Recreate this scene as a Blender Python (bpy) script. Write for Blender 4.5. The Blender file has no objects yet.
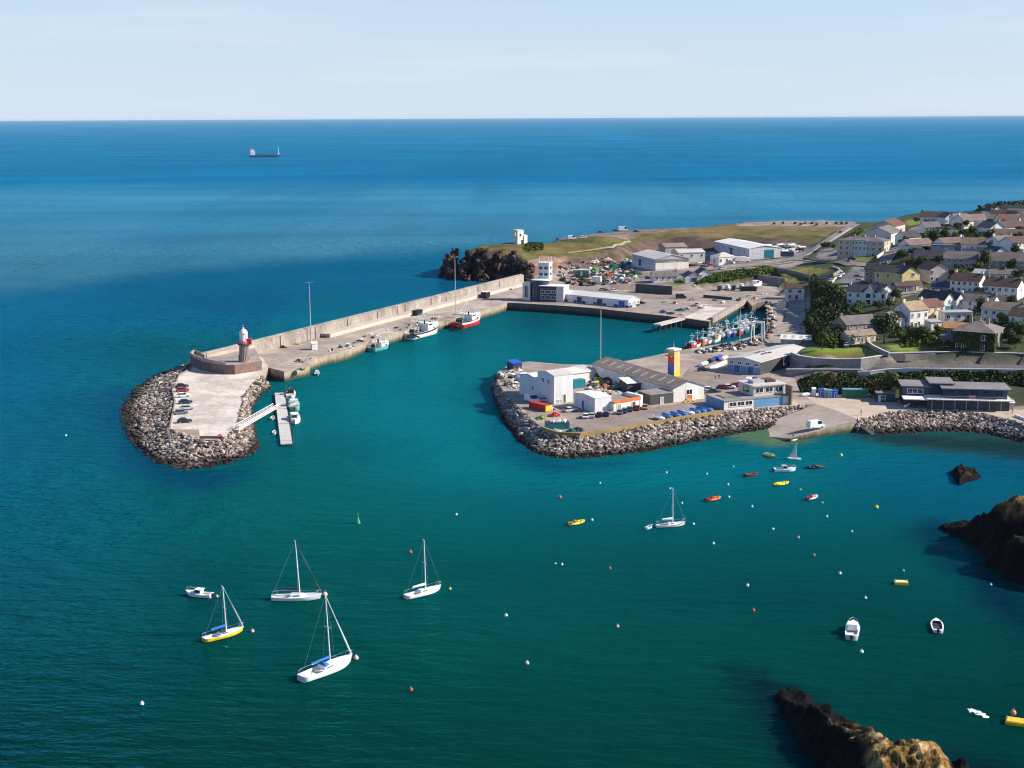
import bpy, math, random
import numpy as np
from mathutils import Vector, Matrix
rng = random.Random(11)
nrng = np.random.default_rng(5)
scene = bpy.context.scene
COL = scene.collection
PI = math.pi
R_ = math.radians
# ------------------------------------------------------------------ camera
F = 1365.0; CAMH = 90.0
PITCH = math.atan(267.5 / F); ROLL = math.atan(5 / 1024)
_c, _s = math.cos(PITCH), math.sin(PITCH)
FW = Vector((0, _c, -_s))
_u0 = Vector((0, _s, _c)); _r0 = Vector((1, 0, 0))
RT = _r0 * math.cos(ROLL) - _u0 * math.sin(ROLL)
UP = _u0 * math.cos(ROLL) + _r0 * math.sin(ROLL)
CAMP = Vector((0, 0, CAMH))
cam_d = bpy.data.cameras.new('camera'); cam = bpy.data.objects.new('camera', cam_d); COL.objects.link(cam)
cam_d.sensor_width = 36; cam_d.lens = F / 1024 * 36; cam_d.clip_start = 1; cam_d.clip_end = 90000
M = Matrix.Identity(4)
for i in range(3):
    M[i][0] = RT[i]; M[i][1] = UP[i]; M[i][2] = -FW[i]; M[i][3] = CAMP[i]
cam.matrix_world = M
scene.camera = cam

def ray(u, v):
    return FW + RT * ((u - 512) / F) + UP * ((384 - v) / F)
def P(u, v, z=0.0):
    d = ray(u, v); t = (z - CAMH) / d.z
    return Vector((d.x * t, d.y * t, z))
def proj(p):
    q = Vector(p) - CAMP; w = q.dot(FW)
    return 512 + F * q.dot(RT) / w, 384 - F * q.dot(UP) / w
def top_z(x, y, v):            # height above (x, y) that is seen at image row v
    lo, hi = -5.0, 80.0
    for _ in range(40):
        m = (lo + hi) / 2
        if proj((x, y, m))[1] > v: lo = m
        else: hi = m
    return lo

# ------------------------------------------------------------------ materials
def new_mat(name):
    m = bpy.data.materials.new(name); m.use_nodes = True
    return m, m.node_tree, m.node_tree.nodes['Principled BSDF']
def N(nt, typ, **kw):
    n = nt.nodes.new(typ)
    for k, v in kw.items():
        if k in n.inputs.keys(): n.inputs[k].default_value = v
        else: setattr(n, k, v)
    return n
def rgba(c): return (c[0], c[1], c[2], 1.0)
_mats = {}
def mat(name, col, rough=0.7, var=0.25, scale=1.0, metal=0.0, spec=0.4, var2=0.12, bump=0.0, stretch=None):
    """procedural paint/stone/metal: base colour broken up by two scales of noise"""
    if name in _mats: return _mats[name]
    m, nt, b = new_mat(name)
    tc = N(nt, 'ShaderNodeTexCoord')
    mp = N(nt, 'ShaderNodeMapping')
    if stretch: mp.inputs['Scale'].default_value = stretch
    nt.links.new(tc.outputs['Object'], mp.inputs[0])
    n1 = N(nt, 'ShaderNodeTexNoise', Scale=scale * 0.35, Detail=4.0, Roughness=0.6)
    n2 = N(nt, 'ShaderNodeTexNoise', Scale=scale * 2.5, Detail=3.0, Roughness=0.6)
    nt.links.new(mp.outputs[0], n1.inputs['Vector']); nt.links.new(mp.outputs[0], n2.inputs['Vector'])
    r1 = N(nt, 'ShaderNodeMapRange'); r1.inputs[1].default_value = 0.3; r1.inputs[2].default_value = 0.7
    r1.inputs[3].default_value = 1 - var; r1.inputs[4].default_value = 1 + var * 0.6
    r2 = N(nt, 'ShaderNodeMapRange'); r2.inputs[1].default_value = 0.3; r2.inputs[2].default_value = 0.7
    r2.inputs[3].default_value = 1 - var2; r2.inputs[4].default_value = 1 + var2
    nt.links.new(n1.outputs[0], r1.inputs[0]); nt.links.new(n2.outputs[0], r2.inputs[0])
    mu = N(nt, 'ShaderNodeMath', operation='MULTIPLY')
    nt.links.new(r1.outputs[0], mu.inputs[0]); nt.links.new(r2.outputs[0], mu.inputs[1])
    mx = N(nt, 'ShaderNodeVectorMath', operation='SCALE'); mx.inputs[0].default_value = col
    nt.links.new(mu.outputs[0], mx.inputs['Scale'])
    nt.links.new(mx.outputs[0], b.inputs['Base Color'])
    b.inputs['Roughness'].default_value = rough; b.inputs['Metallic'].default_value = metal
    b.inputs['Specular IOR Level'].default_value = spec
    if bump:
        bp = N(nt, 'ShaderNodeBump', Strength=bump, Distance=0.15)
        nt.links.new(n2.outputs[0], bp.inputs['Height']); nt.links.new(bp.outputs[0], b.inputs['Normal'])
    _mats[name] = m
    return m
def vmat(name, rough=0.9, scale=0.11, var=0.45, scale2=1.6, var2=0.3, spec=0.2):
    """ground material: per-vertex material colour broken up by noise"""
    m, nt, b = new_mat(name)
    at = N(nt, 'ShaderNodeAttribute', attribute_name='tint')
    ge = N(nt, 'ShaderNodeNewGeometry')
    n1 = N(nt, 'ShaderNodeTexNoise', Scale=scale, Detail=5.0, Roughness=0.65)
    n2 = N(nt, 'ShaderNodeTexNoise', Scale=scale2, Detail=4.0, Roughness=0.7)
    nt.links.new(ge.outputs['Position'], n1.inputs['Vector']); nt.links.new(ge.outputs['Position'], n2.inputs['Vector'])
    r1 = N(nt, 'ShaderNodeMapRange'); r1.inputs[1].default_value = 0.3; r1.inputs[2].default_value = 0.7
    r1.inputs[3].default_value = 1 - var; r1.inputs[4].default_value = 1 + var
    r2 = N(nt, 'ShaderNodeMapRange'); r2.inputs[1].default_value = 0.3; r2.inputs[2].default_value = 0.7
    r2.inputs[3].default_value = 1 - var2; r2.inputs[4].default_value = 1 + var2
    nt.links.new(n1.outputs[0], r1.inputs[0]); nt.links.new(n2.outputs[0], r2.inputs[0])
    mu = N(nt, 'ShaderNodeMath', operation='MULTIPLY')
    nt.links.new(r1.outputs[0], mu.inputs[0]); nt.links.new(r2.outputs[0], mu.inputs[1])
    mx = N(nt, 'ShaderNodeVectorMath', operation='SCALE')
    nt.links.new(at.outputs['Color'], mx.inputs[0]); nt.links.new(mu.outputs[0], mx.inputs['Scale'])
    nt.links.new(mx.outputs[0], b.inputs['Base Color'])
    b.inputs['Roughness'].default_value = rough; b.inputs['Specular IOR Level'].default_value = spec
    bp = N(nt, 'ShaderNodeBump', Strength=0.5, Distance=0.4)
    nt.links.new(n2.outputs[0], bp.inputs['Height']); nt.links.new(bp.outputs[0], b.inputs['Normal'])
    return m
def island_mat(name, cols, rough=0.9, noise=2.0, wet=True, spec=0.2):
    """many loose pieces in one mesh: each piece its own tone (random per island); dark weed below the tide line"""
    m, nt, b = new_mat(name)
    ge = N(nt, 'ShaderNodeNewGeometry')
    cr = N(nt, 'ShaderNodeValToRGB'); e = cr.color_ramp.elements
    while len(e) < len(cols): e.new(0.5)
    for i, c in enumerate(cols):
        e[i].position = i / (len(cols) - 1); e[i].color = rgba(c)
    nt.links.new(ge.outputs['Random Per Island'], cr.inputs[0])
    n1 = N(nt, 'ShaderNodeTexNoise', Scale=noise, Detail=3.0)
    nt.links.new(ge.outputs['Position'], n1.inputs['Vector'])
    r1 = N(nt, 'ShaderNodeMapRange'); r1.inputs[1].default_value = 0.3; r1.inputs[2].default_value = 0.7
    r1.inputs[3].default_value = 0.65; r1.inputs[4].default_value = 1.3
    nt.links.new(n1.outputs[0], r1.inputs[0])
    mx = N(nt, 'ShaderNodeVectorMath', operation='SCALE')
    nt.links.new(cr.outputs[0], mx.inputs[0]); nt.links.new(r1.outputs[0], mx.inputs['Scale'])
    out = mx.outputs[0]
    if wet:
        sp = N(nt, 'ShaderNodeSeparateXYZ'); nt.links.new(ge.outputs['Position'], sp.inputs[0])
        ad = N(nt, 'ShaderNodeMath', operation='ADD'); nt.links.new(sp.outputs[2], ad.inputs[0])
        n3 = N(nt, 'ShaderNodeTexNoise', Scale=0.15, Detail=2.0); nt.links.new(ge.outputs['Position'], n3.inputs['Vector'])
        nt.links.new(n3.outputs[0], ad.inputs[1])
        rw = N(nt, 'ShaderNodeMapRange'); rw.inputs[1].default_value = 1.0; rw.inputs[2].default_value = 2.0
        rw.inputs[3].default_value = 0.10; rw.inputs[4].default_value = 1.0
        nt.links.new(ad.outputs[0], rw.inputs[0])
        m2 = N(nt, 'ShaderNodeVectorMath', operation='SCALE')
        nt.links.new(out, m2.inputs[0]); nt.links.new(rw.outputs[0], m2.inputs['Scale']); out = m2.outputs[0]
    nt.links.new(out, b.inputs['Base Color'])
    b.inputs['Roughness'].default_value = rough; b.inputs['Specular IOR Level'].default_value = spec
    return m
def leaf_mat(name, cols):
    m = island_mat(name, cols, rough=0.7, noise=0.6, wet=False, spec=0.15)
    return m

# ------------------------------------------------------------------ mesh builder
class MB:
    def __init__(self): self.v = []; self.f = []; self.mi = []
    def poly(self, pts, m=0):
        i = len(self.v); self.v += [tuple(p) for p in pts]; self.f.append(tuple(range(i, i + len(pts)))); self.mi.append(m); return self
    def raw(self, vs, fs, m=0):
        i = len(self.v); self.v += [tuple(p) for p in vs]
        for f in fs: self.f.append(tuple(i + k for k in f)); self.mi.append(m)
        return self
    def box(self, x0, x1, y0, y1, z0, z1, m=0, rz=0.0, o=(0, 0, 0)):
        vs = []
        ca, sa = math.cos(rz), math.sin(rz)
        for z in (z0, z1):
            for x, y in ((x0, y0), (x1, y0), (x1, y1), (x0, y1)):
                vs.append((o[0] + x * ca - y * sa, o[1] + x * sa + y * ca, o[2] + z))
        return self.raw(vs, [(3, 2, 1, 0), (4, 5, 6, 7), (0, 1, 5, 4), (1, 2, 6, 5), (2, 3, 7, 6), (3, 0, 4, 7)], m)
    def prism(self, poly, z0, z1, m=0, mtop=None, bottom=True):
        n = len(poly)
        a = sum(poly[i][0] * poly[(i + 1) % n][1] - poly[(i + 1) % n][0] * poly[i][1] for i in range(n))
        if a < 0: poly = list(poly)[::-1]
        zz0 = z0 if callable(z0) else (lambda p: z0); zz1 = z1 if callable(z1) else (lambda p: z1)
        vs = [(p[0], p[1], zz0(p)) for p in poly] + [(p[0], p[1], zz1(p)) for p in poly]
        self.raw(vs, [(i, (i + 1) % n, n + (i + 1) % n, n + i) for i in range(n)], m)
        i = len(self.v) - 2 * n
        self.f.append(tuple(range(i + n, i + 2 * n))); self.mi.append(m if mtop is None else mtop)
        if bottom: self.f.append(tuple(range(i + n - 1, i - 1, -1))); self.mi.append(m)
        return self
    def tube(self, p0, p1, r0, r1=None, n=6, m=0, caps=True):
        p0, p1 = Vector(p0), Vector(p1); r1 = r0 if r1 is None else r1
        d = (p1 - p0).normalized()
        a = d.cross(Vector((0, 0, 1)) if abs(d.z) < 0.9 else Vector((1, 0, 0))).normalized(); b = d.cross(a)
        vs = []
        for p, r in ((p0, r0), (p1, r1)):
            for k in range(n):
                t = 2 * PI * k / n; vs.append(p + (a * math.cos(t) + b * math.sin(t)) * r)
        fs = [(k, n + k, n + (k + 1) % n, (k + 1) % n) for k in range(n)]
        if caps: fs += [tuple(range(n)), tuple(range(2 * n - 1, n - 1, -1))]
        return self.raw(vs, fs, m)
    def path(self, pts, r, n=6, m=0):
        for a, b in zip(pts[:-1], pts[1:]): self.tube(a, b, r, r, n, m)
        return self
    def lathe(self, prof, n=16, m=0, o=(0, 0, 0), mz=None):
        vs = []
        for r, z in prof:
            for k in range(n):
                t = 2 * PI * k / n; vs.append((o[0] + r * math.cos(t), o[1] + r * math.sin(t), o[2] + z))
        fs = []; i0 = len(self.v)
        self.raw(vs, [], m)
        for j in range(len(prof) - 1):
            for k in range(n):
                self.f.append((i0 + j * n + k, i0 + j * n + (k + 1) % n, i0 + (j + 1) * n + (k + 1) % n, i0 + (j + 1) * n + k))
                self.mi.append(mz(j) if mz else m)
        self.f.append(tuple(i0 + (len(prof) - 1) * n + k for k in range(n))); self.mi.append(mz(len(prof) - 2) if mz else m)
        self.f.append(tuple(i0 + k for k in range(n - 1, -1, -1))); self.mi.append(mz(0) if mz else m)
        return self
    def blob(self, c, r, sq=(1, 1, 1), jit=0.25, m=0, rnd=rng):
        """a rough lump: jittered low icosahedron"""
        t = (1 + 5 ** 0.5) / 2
        vs = [(-1, t, 0), (1, t, 0), (-1, -t, 0), (1, -t, 0), (0, -1, t), (0, 1, t), (0, -1, -t), (0, 1, -t), (t, 0, -1), (t, 0, 1), (-t, 0, -1), (-t, 0, 1)]
        fs = [(0, 11, 5), (0, 5, 1), (0, 1, 7), (0, 7, 10), (0, 10, 11), (1, 5, 9), (5, 11, 4), (11, 10, 2), (10, 7, 6), (7, 1, 8), (3, 9, 4), (3, 4, 2), (3, 2, 6), (3, 6, 8), (3, 8, 9), (4, 9, 5), (2, 4, 11), (6, 2, 10), (8, 6, 7), (9, 8, 1)]
        a = rnd.random() * 6.28; ca, sa = math.cos(a), math.sin(a)
        out = []
        for x, y, z in vs:
            k = r / 1.9 * (1 + jit * (rnd.random() * 2 - 1))
            x, y, z = x * k * sq[0], y * k * sq[1], z * k * sq[2]
            out.append((c[0] + x * ca - y * sa, c[1] + x * sa + y * ca, c[2] + z))
        return self.raw(out, fs, m)
    def mesh(self, name, mats, smooth=False):
        me = bpy.data.meshes.new(name); me.from_pydata(self.v, [], self.f)
        for x in (mats if isinstance(mats, (list, tuple)) else [mats]): me.materials.append(x)
        me.polygons.foreach_set('material_index', self.mi)
        if smooth: me.polygons.foreach_set('use_smooth', [True] * len(self.f))
        me.update(); return me
    def build(self, name, mats, parent=None, smooth=False, loc=None, rz=0.0):
        o = bpy.data.objects.new(name, self.mesh(name, mats, smooth)); COL.objects.link(o)
        if parent: o.parent = parent
        if loc is not None: o.location = loc
        if rz: o.rotation_euler.z = rz
        return o
def tag(o, label=None, cat=None, group=None, kind=None):
    if label: o['label'] = label
    if cat: o['category'] = cat
    if group: o['group'] = group
    if kind: o['kind'] = kind
    return o
def empty(name, loc, rz=0.0, label=None, cat=None, group=None):
    o = bpy.data.objects.new(name, None); COL.objects.link(o); o.location = loc; o.rotation_euler = (0, 0, rz)
    o.empty_display_size = 0.5
    return tag(o, label, cat, group)
def copy_tree(o, parent=None):
    c = o.copy(); COL.objects.link(c)
    if parent: c.parent = parent
    for ch in list(o.children): copy_tree(ch, c)
    return c
def set_tint(me, cols):
    a = me.color_attributes.new('tint', 'FLOAT_COLOR', 'POINT')
    arr = np.ones((len(cols), 4), np.float32); arr[:, :3] = cols
    a.data.foreach_set('color', arr.ravel())
def inpoly(x, y, poly):
    x = np.asarray(x, float); y = np.asarray(y, float); r = np.zeros(x.shape, bool); n = len(poly)
    for i in range(n):
        x0, y0 = poly[i][0], poly[i][1]; x1, y1 = poly[(i + 1) % n][0], poly[(i + 1) % n][1]
        c = ((y0 > y) != (y1 > y))
        with np.errstate(divide='ignore', invalid='ignore'):
            r ^= c & (x < (x1 - x0) * (y - y0) / ((y1 - y0) if y1 != y0 else 1e-9) + x0)
    return r
def polydist(x, y, poly, closed=True):
    d = np.full(np.shape(x), 1e9); n = len(poly)
    for i in range(n if closed else n - 1):
        ax, ay = poly[i][0], poly[i][1]; bx, by = poly[(i + 1) % n][0], poly[(i + 1) % n][1]
        L = (bx - ax) ** 2 + (by - ay) ** 2 + 1e-9
        t = np.clip(((x - ax) * (bx - ax) + (y - ay) * (by - ay)) / L, 0, 1)
        d = np.minimum(d, np.hypot(x - ax - t * (bx - ax), y - ay - t * (by - ay)))
    return d
def vnoise(x, y, s, seed=0):
    """smooth value noise, numpy"""
    x = np.asarray(x, float) / s + seed * 17.3; y = np.asarray(y, float) / s + seed * 9.1
    xi = np.floor(x).astype(np.int64); yi = np.floor(y).astype(np.int64); fx = x - xi; fy = y - yi
    fx = fx * fx * (3 - 2 * fx); fy = fy * fy * (3 - 2 * fy)
    def h(a, b):
        n = (a * 374761393 + b * 668265263 + seed * 1274126177) & 0x7fffffff
        n = ((n ^ (n >> 13)) * 1274126177) & 0x7fffffff
        return ((n ^ (n >> 16)) & 0xffff) / 65535.0
    return (h(xi, yi) * (1 - fx) + h(xi + 1, yi) * fx) * (1 - fy) + (h(xi, yi + 1) * (1 - fx) + h(xi + 1, yi + 1) * fx) * fy
def fbm(x, y, s, seed=0, o=4):
    r = 0; a = 0.5
    for k in range(o): r = r + a * vnoise(x, y, s / 2 ** k, seed + k); a *= 0.5
    return r / (1 - 0.5 ** o)
def sstep(a, b, x):
    t = np.clip((x - a) / (b - a), 0, 1); return t * t * (3 - 2 * t)

# ------------------------------------------------------------------ light
SUN_AZ, SUN_EL = 92.0, 33.0      # azimuth measured from the view direction (+Y) towards +X
world = bpy.data.worlds.new('World'); scene.world = world; world.use_nodes = True
nt = world.node_tree; bg = nt.nodes['Background']
sky = N(nt, 'ShaderNodeTexSky', sky_type='NISHITA', sun_disc=False)
sky.sun_elevation = R_(SUN_EL); sky.sun_rotation = R_(SUN_AZ)
sky.air_density = 1.0; sky.dust_density = 0.0; sky.ozone_density = 6.0; sky.altitude = 90
tcw = N(nt, 'ShaderNodeTexCoord')
mpw = N(nt, 'ShaderNodeMapping'); mpw.inputs['Scale'].default_value = (1.6, 1.6, 16); mpw.inputs['Rotation'].default_value = (0.02, 0.05, 0)
nt.links.new(tcw.outputs['Generated'], mpw.inputs[0])
cn = N(nt, 'ShaderNodeTexNoise', Scale=2.2, Detail=6.0, Roughness=0.62, Distortion=0.4); nt.links.new(mpw.outputs[0], cn.inputs['Vector'])
cr = N(nt, 'ShaderNodeMapRange'); cr.inputs[1].default_value = 0.52; cr.inputs[2].default_value = 0.74; cr.inputs[3].default_value = 0.0; cr.inputs[4].default_value = 0.32
nt.links.new(cn.outputs[0], cr.inputs[0])
hs = N(nt, 'ShaderNodeHueSaturation', Saturation=0.9, Value=1.0)
nt.links.new(sky.outputs[0], hs.inputs['Color'])
ts = N(nt, 'ShaderNodeVectorMath', operation='MULTIPLY'); ts.inputs[1].default_value = (0.86, 0.93, 1.05)
nt.links.new(hs.outputs[0], ts.inputs[0])
# pale summer haze low over the sea, thinning upwards
sz = N(nt, 'ShaderNodeSeparateXYZ'); nt.links.new(tcw.outputs['Generated'], sz.inputs[0])
hz = N(nt, 'ShaderNodeMapRange'); hz.inputs[1].default_value = -0.02; hz.inputs[2].default_value = 0.28; hz.inputs[3].default_value = 0.93; hz.inputs[4].default_value = 0.12
nt.links.new(sz.outputs[2], hz.inputs[0])
mixh = N(nt, 'ShaderNodeMixRGB', blend_type='MIX'); mixh.inputs[2].default_value = (4.85, 5.75, 6.85, 1)
nt.links.new(hz.outputs[0], mixh.inputs[0]); nt.links.new(ts.outputs[0], mixh.inputs[1])
mixw = N(nt, 'ShaderNodeMixRGB', blend_type='MIX'); mixw.inputs[2].default_value = (6.4, 6.75, 7.05, 1)
nt.links.new(cr.outputs[0], mixw.inputs[0]); zd = N(nt, 'ShaderNodeMapRange'); zd.inputs[1].default_value = 0.14; zd.inputs[2].default_value = 0.5; zd.inputs[3].default_value = 1.0; zd.inputs[4].default_value = 0.82
nt.links.new(sz.outputs[2], zd.inputs[0])
tz = N(nt, 'ShaderNodeMixRGB', blend_type='MULTIPLY'); tz.inputs[2].default_value = (0.56, 0.90, 1.26, 1)   # the deeper blue of the high sky
tzf = N(nt, 'ShaderNodeMapRange'); tzf.inputs[1].default_value = 0.10; tzf.inputs[2].default_value = 0.4; nt.links.new(sz.outputs[2], tzf.inputs[0]); nt.links.new(tzf.outputs[0], tz.inputs[0]); nt.links.new(mixh.outputs[0], tz.inputs[1])
zs = N(nt, 'ShaderNodeVectorMath', operation='SCALE'); nt.links.new(tz.outputs[0], zs.inputs[0]); nt.links.new(zd.outputs[0], zs.inputs['Scale'])
nt.links.new(zs.outputs[0], mixw.inputs[1])
nt.links.new(mixw.outputs[0], bg.inputs[0]); bg.inputs[1].default_value = 0.08
sd = bpy.data.lights.new('sun', 'SUN'); sd.energy = 5.0; sd.angle = R_(0.53); sd.color = (1, 0.91, 0.77)
so = bpy.data.objects.new('sun', sd); COL.objects.link(so)
sv = Vector((math.sin(R_(SUN_AZ)) * math.cos(R_(SUN_EL)), math.cos(R_(SUN_AZ)) * math.cos(R_(SUN_EL)), math.sin(R_(SUN_EL))))
so.rotation_euler = sv.to_track_quat('Z', 'Y').to_euler(); so.location = (0, 0, 200)
scene.view_settings.view_transform = 'Standard'; scene.view_settings.look = 'None'
scene.view_settings.exposure = 0.75; scene.view_settings.gamma = 1.0
scene.cycles.pixel_filter_type = 'BLACKMAN_HARRIS'; scene.cycles.filter_width = 1.15
scene.cycles.max_bounces = 6; scene.cycles.transparent_max_bounces = 8
try: scene.cycles.use_denoising = True
except Exception: pass
# ------------------------------------------------------------------ terrain
QZ = 3.6
CP = [ # headland and cliffs
(455,253,14.5),(475,250,15.5),(500,247,16.5),(520,244,17),(550,241,16.5),(580,237,16.5),(620,233,17),(660,230,17.5),(700,229,17.5),(740,225,17.5),(780,223,18),(820,223,18.5),(850,224,19),
(480,258,14),(510,258,13),(530,256,12.5),(545,256,12.5),
(566,257,11.5),(580,253.5,12.5),(600,250.5,13.5),(613,249,14),(630,242,15.5),(645,237.5,15.5),(660,236.5,15.5),(680,237,15.5),(700,236,16),(735,236,15.8),
(535,268,9),(552,266,9),(567,269,6.6),(585,267,6.6),(615,263,6.6),(640,268,5.5),(630,256,7.1),(657,248.5,9.5),(640,251,9),(690,249,9.5),(715,252,8.5),
(755,237,15.5),(790,237.5,15.5),(812,243,13.5),(770,252,9.5),(800,251,10),(745,264,8.5),(720,266,8),
(640,276,5.5),(690,272,7.1),(730,266.5,8.5),(770,262.5,9.5),(795,259,10.5),(815,247,13),(835,236,16),(850,228,18),
(800,262,11),(840,262,13),(830,267,12.5),(870,266,14),(860,275,14),(845,283,13.5),(880,285,14.8),
(770,270,9),(800,271,10),(800,280,7.1),(780,285,5.2),(700,290,4.2),(740,289,4.2),(700,280,6.6),(740,276,8),
(560,287,3.6),(600,290,3.6),(640,295,3.6),(690,300,3.6),(740,300,3.6),(600,276,5),(560,279,4.2),(540,285,3.6),
(825,284,13),(830,300,11),(812,310,6.6),(800,330,3.6),(830,330,7.1),(845,345,9),(815,350,9.3),(830,356,10),(880,355,10.3),(805,366,6.6),(845,367,6.6),(800,380,3.6),
(850,258,16.5),(880,256,17.5),(900,240,19.5),(905,225,20),(890,270,15.5),
(870,304,12.5),(890,286,15),(925,283,16),(940,285,16),(930,328,12),(915,336,11),(950,320,13),(960,298,15.5),(1000,303,16),(1024,310,16.2),(1024,335,13.5),(985,330,13),
(1000,352,11),(960,352,11),(925,348,10.5),(1024,368,8),(970,367,8),(930,367,8),(880,367,7.6),(862,368,6.6),
(800,400,3.6),(850,400,3.6),(905,402,3.6),(960,405,3.6),(1024,410,3.6),(900,388,5),(960,386,5.5),(1024,388,5.5),
(940,260,22),(980,262,22),(1024,265,22),(940,240,24.5),(985,240,26),(1024,240,26.5),(930,222,23.5),(980,216,27),(1010,212,29),(1024,220,28),
(1100,300,18),(1100,245,28),(1100,380,9),(1100,212,31),(1150,330,15)]
CW = np.array([[*P(u, v, z)[:2], z] for u, v, z in CP])
# thin-plate spline through the control heights (y squeezed: the slopes run mostly along it)
SX, SY = 1 / 100.0, 1 / 160.0
def _tps(a, b):
    d2 = ((a[:, None, 0] - b[None, :, 0]) * SX) ** 2 + ((a[:, None, 1] - b[None, :, 1]) * SY) ** 2
    return 0.5 * d2 * np.log(d2 + 1e-9)
_n = len(CW)
_A = np.zeros((_n + 3, _n + 3)); _A[:_n, :_n] = _tps(CW, CW) + np.eye(_n) * 0.0006
_A[:_n, _n] = 1; _A[:_n, _n + 1] = CW[:, 0] * SX; _A[:_n, _n + 2] = CW[:, 1] * SY
_A[_n:, :_n] = _A[:_n, _n:].T
_W = np.linalg.solve(_A, np.concatenate([CW[:, 2], [0, 0, 0]]))
def H0(x, y):
    x = np.atleast_1d(np.asarray(x, float)); y = np.atleast_1d(np.asarray(y, float)); out = np.empty(x.shape)
    p = np.stack([x.ravel(), y.ravel()], 1); o = np.empty(len(p))
    for i in range(0, len(p), 8000):
        q = p[i:i + 8000]; o[i:i + 8000] = _tps(q, CW) @ _W[:_n] + _W[_n] + _W[_n + 1] * q[:, 0] * SX + _W[_n + 2] * q[:, 1] * SY
    o = np.clip(o.reshape(x.shape), 2.6, 33)
    for poly, z in LEVEL:
        m = inpoly(x, y, poly); o = np.where(m, np.minimum(o, z), o)
    return o
LEVEL = [([P(*q) for q in [(884,363.5,7.8),(905,363,7.8),(930,362.4,7.8),(955,362,7.8),(990,362.9,7.8),(1024,363.9,7.8),(1090,366,7.8),(1090,375,7.8),(1024,372.6,7.8),(940,371.6,7.8),(905,371.3,7.8),(885,372.2,7.6),(864,374.2,7),(800,372,6.6),(792,366,6.3),(815,369,6.6),(835,369.5,7),(862,369,7.2)]], 7.6),
         ([P(*q) for q in [(764,296,3.6),(808,296,3.6),(811,318,3.6),(806,347,3.6),(764,347,3.6)]], 3.4),
         ([P(*q) for q in [(694,287.5,3.6),(740,285.5,3.6),(776,281,3.6),(784,291,3.6),(776,300,3.6),(690,300,3.6)]], 3.4)]
def G(u, v):
    """ground point seen at a pixel"""
    d = ray(u, v); t0 = (33 - CAMH) / d.z; t1 = (2 - CAMH) / d.z
    ts = np.linspace(t0, t1, 240)
    z = CAMH + d.z * ts; h = H0(d.x * ts, d.y * ts)
    k = int(np.argmax(z <= h)) if (z <= h).any() else len(ts) - 1
    if k == 0: t = ts[0]
    else:
        a = z[k - 1] - h[k - 1]; b = h[k] - z[k]; t = ts[k - 1] + (ts[k] - ts[k - 1]) * (a / (a + b + 1e-9))
    x, y = d.x * t, d.y * t
    return Vector((x, y, float(H0(x, y)[0])))
def gz(x, y): return float(H0(x, y)[0])
def PX(pts, z=None): return [(P(u, v, z) if z is not None else G(u, v)) for u, v in pts]

COAST = [P(*c) for c in [(446,270,0),(450,276,0),(458,274,0),(466,280,0),(476,277,0),(484,281,0),(494,277,0),(503,281,0),(512,279,0),(522,284,0),(527,286,0),(530,293,4),(560,300,4),(600,306,4),(645,312,4),(690,308,4),(720,303,4),(742,298,4),(763,302,4),(771,316,4),(774,333,4),(735,345,4),(780,400,4),(812,404,4),(850,404,4),(880,409,4),(930,407.5,4),(980,409.5,4),(1024,420,4),(1080,440,3),(1240,440,3),(1240,205,33),(1100,206,31),(1024,205,30),(1000,207,28),(985,209,27),(974,212,26),(968,216,25),(948,214.5,23.5),(925,214,23),(905,219,20),(880,221.5,20),(850,222,19),(820,221.3,18.5),(780,221,18),(752,221.5,17.5),(735,223.5,17),(700,228,17.5),(660,228.6,17.5),(640,230,17),(600,233,16.5),(560,238,16.5),(535,241.5,17),(510,243.5,17),(490,245,16.5),(474,246.5,15.8),(468,250,15),(455,251,14.8),(447,253,14.5),(444,258,10)]]
PIER = [(-105,0)] # placeholder, set below
A0 = P(262, 352.5, QZ); B0 = P(524, 283.5, QZ)           # foot of the sea wall along the pier
dv_ = (B0 - A0).normalized(); nv_ = Vector((-dv_.y, dv_.x, 0))   # nv_ points to the open sea
if nv_.x > 0: nv_ = -nv_
A1 = A0 - dv_ * 2 + nv_ * 3.0; B1 = B0 + nv_ * 3.0
PIER = [A1, P(263,358,QZ), P(268.5,367.5,QZ), P(284,371.5,QZ), P(310,365.5,QZ), P(307.5,361.5,QZ), P(324.5,355.6,QZ), P(348,350.5,QZ), P(363,343.5,QZ), P(401,331.5,QZ), P(442,321,QZ), P(483,310.5,QZ), P(500,305.5,QZ), P(507.5,302.5,QZ), P(545,284.5,QZ), B1]
INNER = [P(507.5,302.5,QZ), P(560,305.5,QZ), P(600,308.6,QZ), P(647,314,QZ), P(664,315.5,QZ), P(683,318,QZ), P(709,321.5,QZ), P(716,317,QZ), P(746,299,QZ), P(752,306,QZ), P(757,303,QZ),P(768,301,QZ), P(766.5,320,QZ), P(782,322,QZ), P(786,306,QZ), P(790,298,QZ), P(760,291,QZ), P(640,291,QZ), P(560,284,QZ), P(545,284.5,QZ)]
MID_T = [(495.6,378),(502,389),(512,401),(526,414),(543,429.5),(558,434.5),(580,435.5),(610,431.5),(640,426),(680,419),(720,412.5),(760,408),(790,406),(816,404)]
MID = [P(u,v,QZ) for u,v in MID_T] + [P(u,v,QZ) for u,v in [(800,392),(792,372),(800,345),(800,322),(782,322),(766.5,320),(770,330),(757,335),(735,341),(710,345.5),(681,350),(661,354),(640,358.5),(600,365),(560,364),(530,361.5),(513,362.5),(498,371.5)]]
FORE = [P(u,v,QZ) for u,v in [(816,404),(800,392),(862,396),(905,404),(960,408),(1024,410),(1075,415),(1085,436),(1040,427.5),(1010,419.5),(985,413.3),(960,410.8),(930,410),(905,410.5),(880,413),(858,419.5),(838,411)]]
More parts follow.
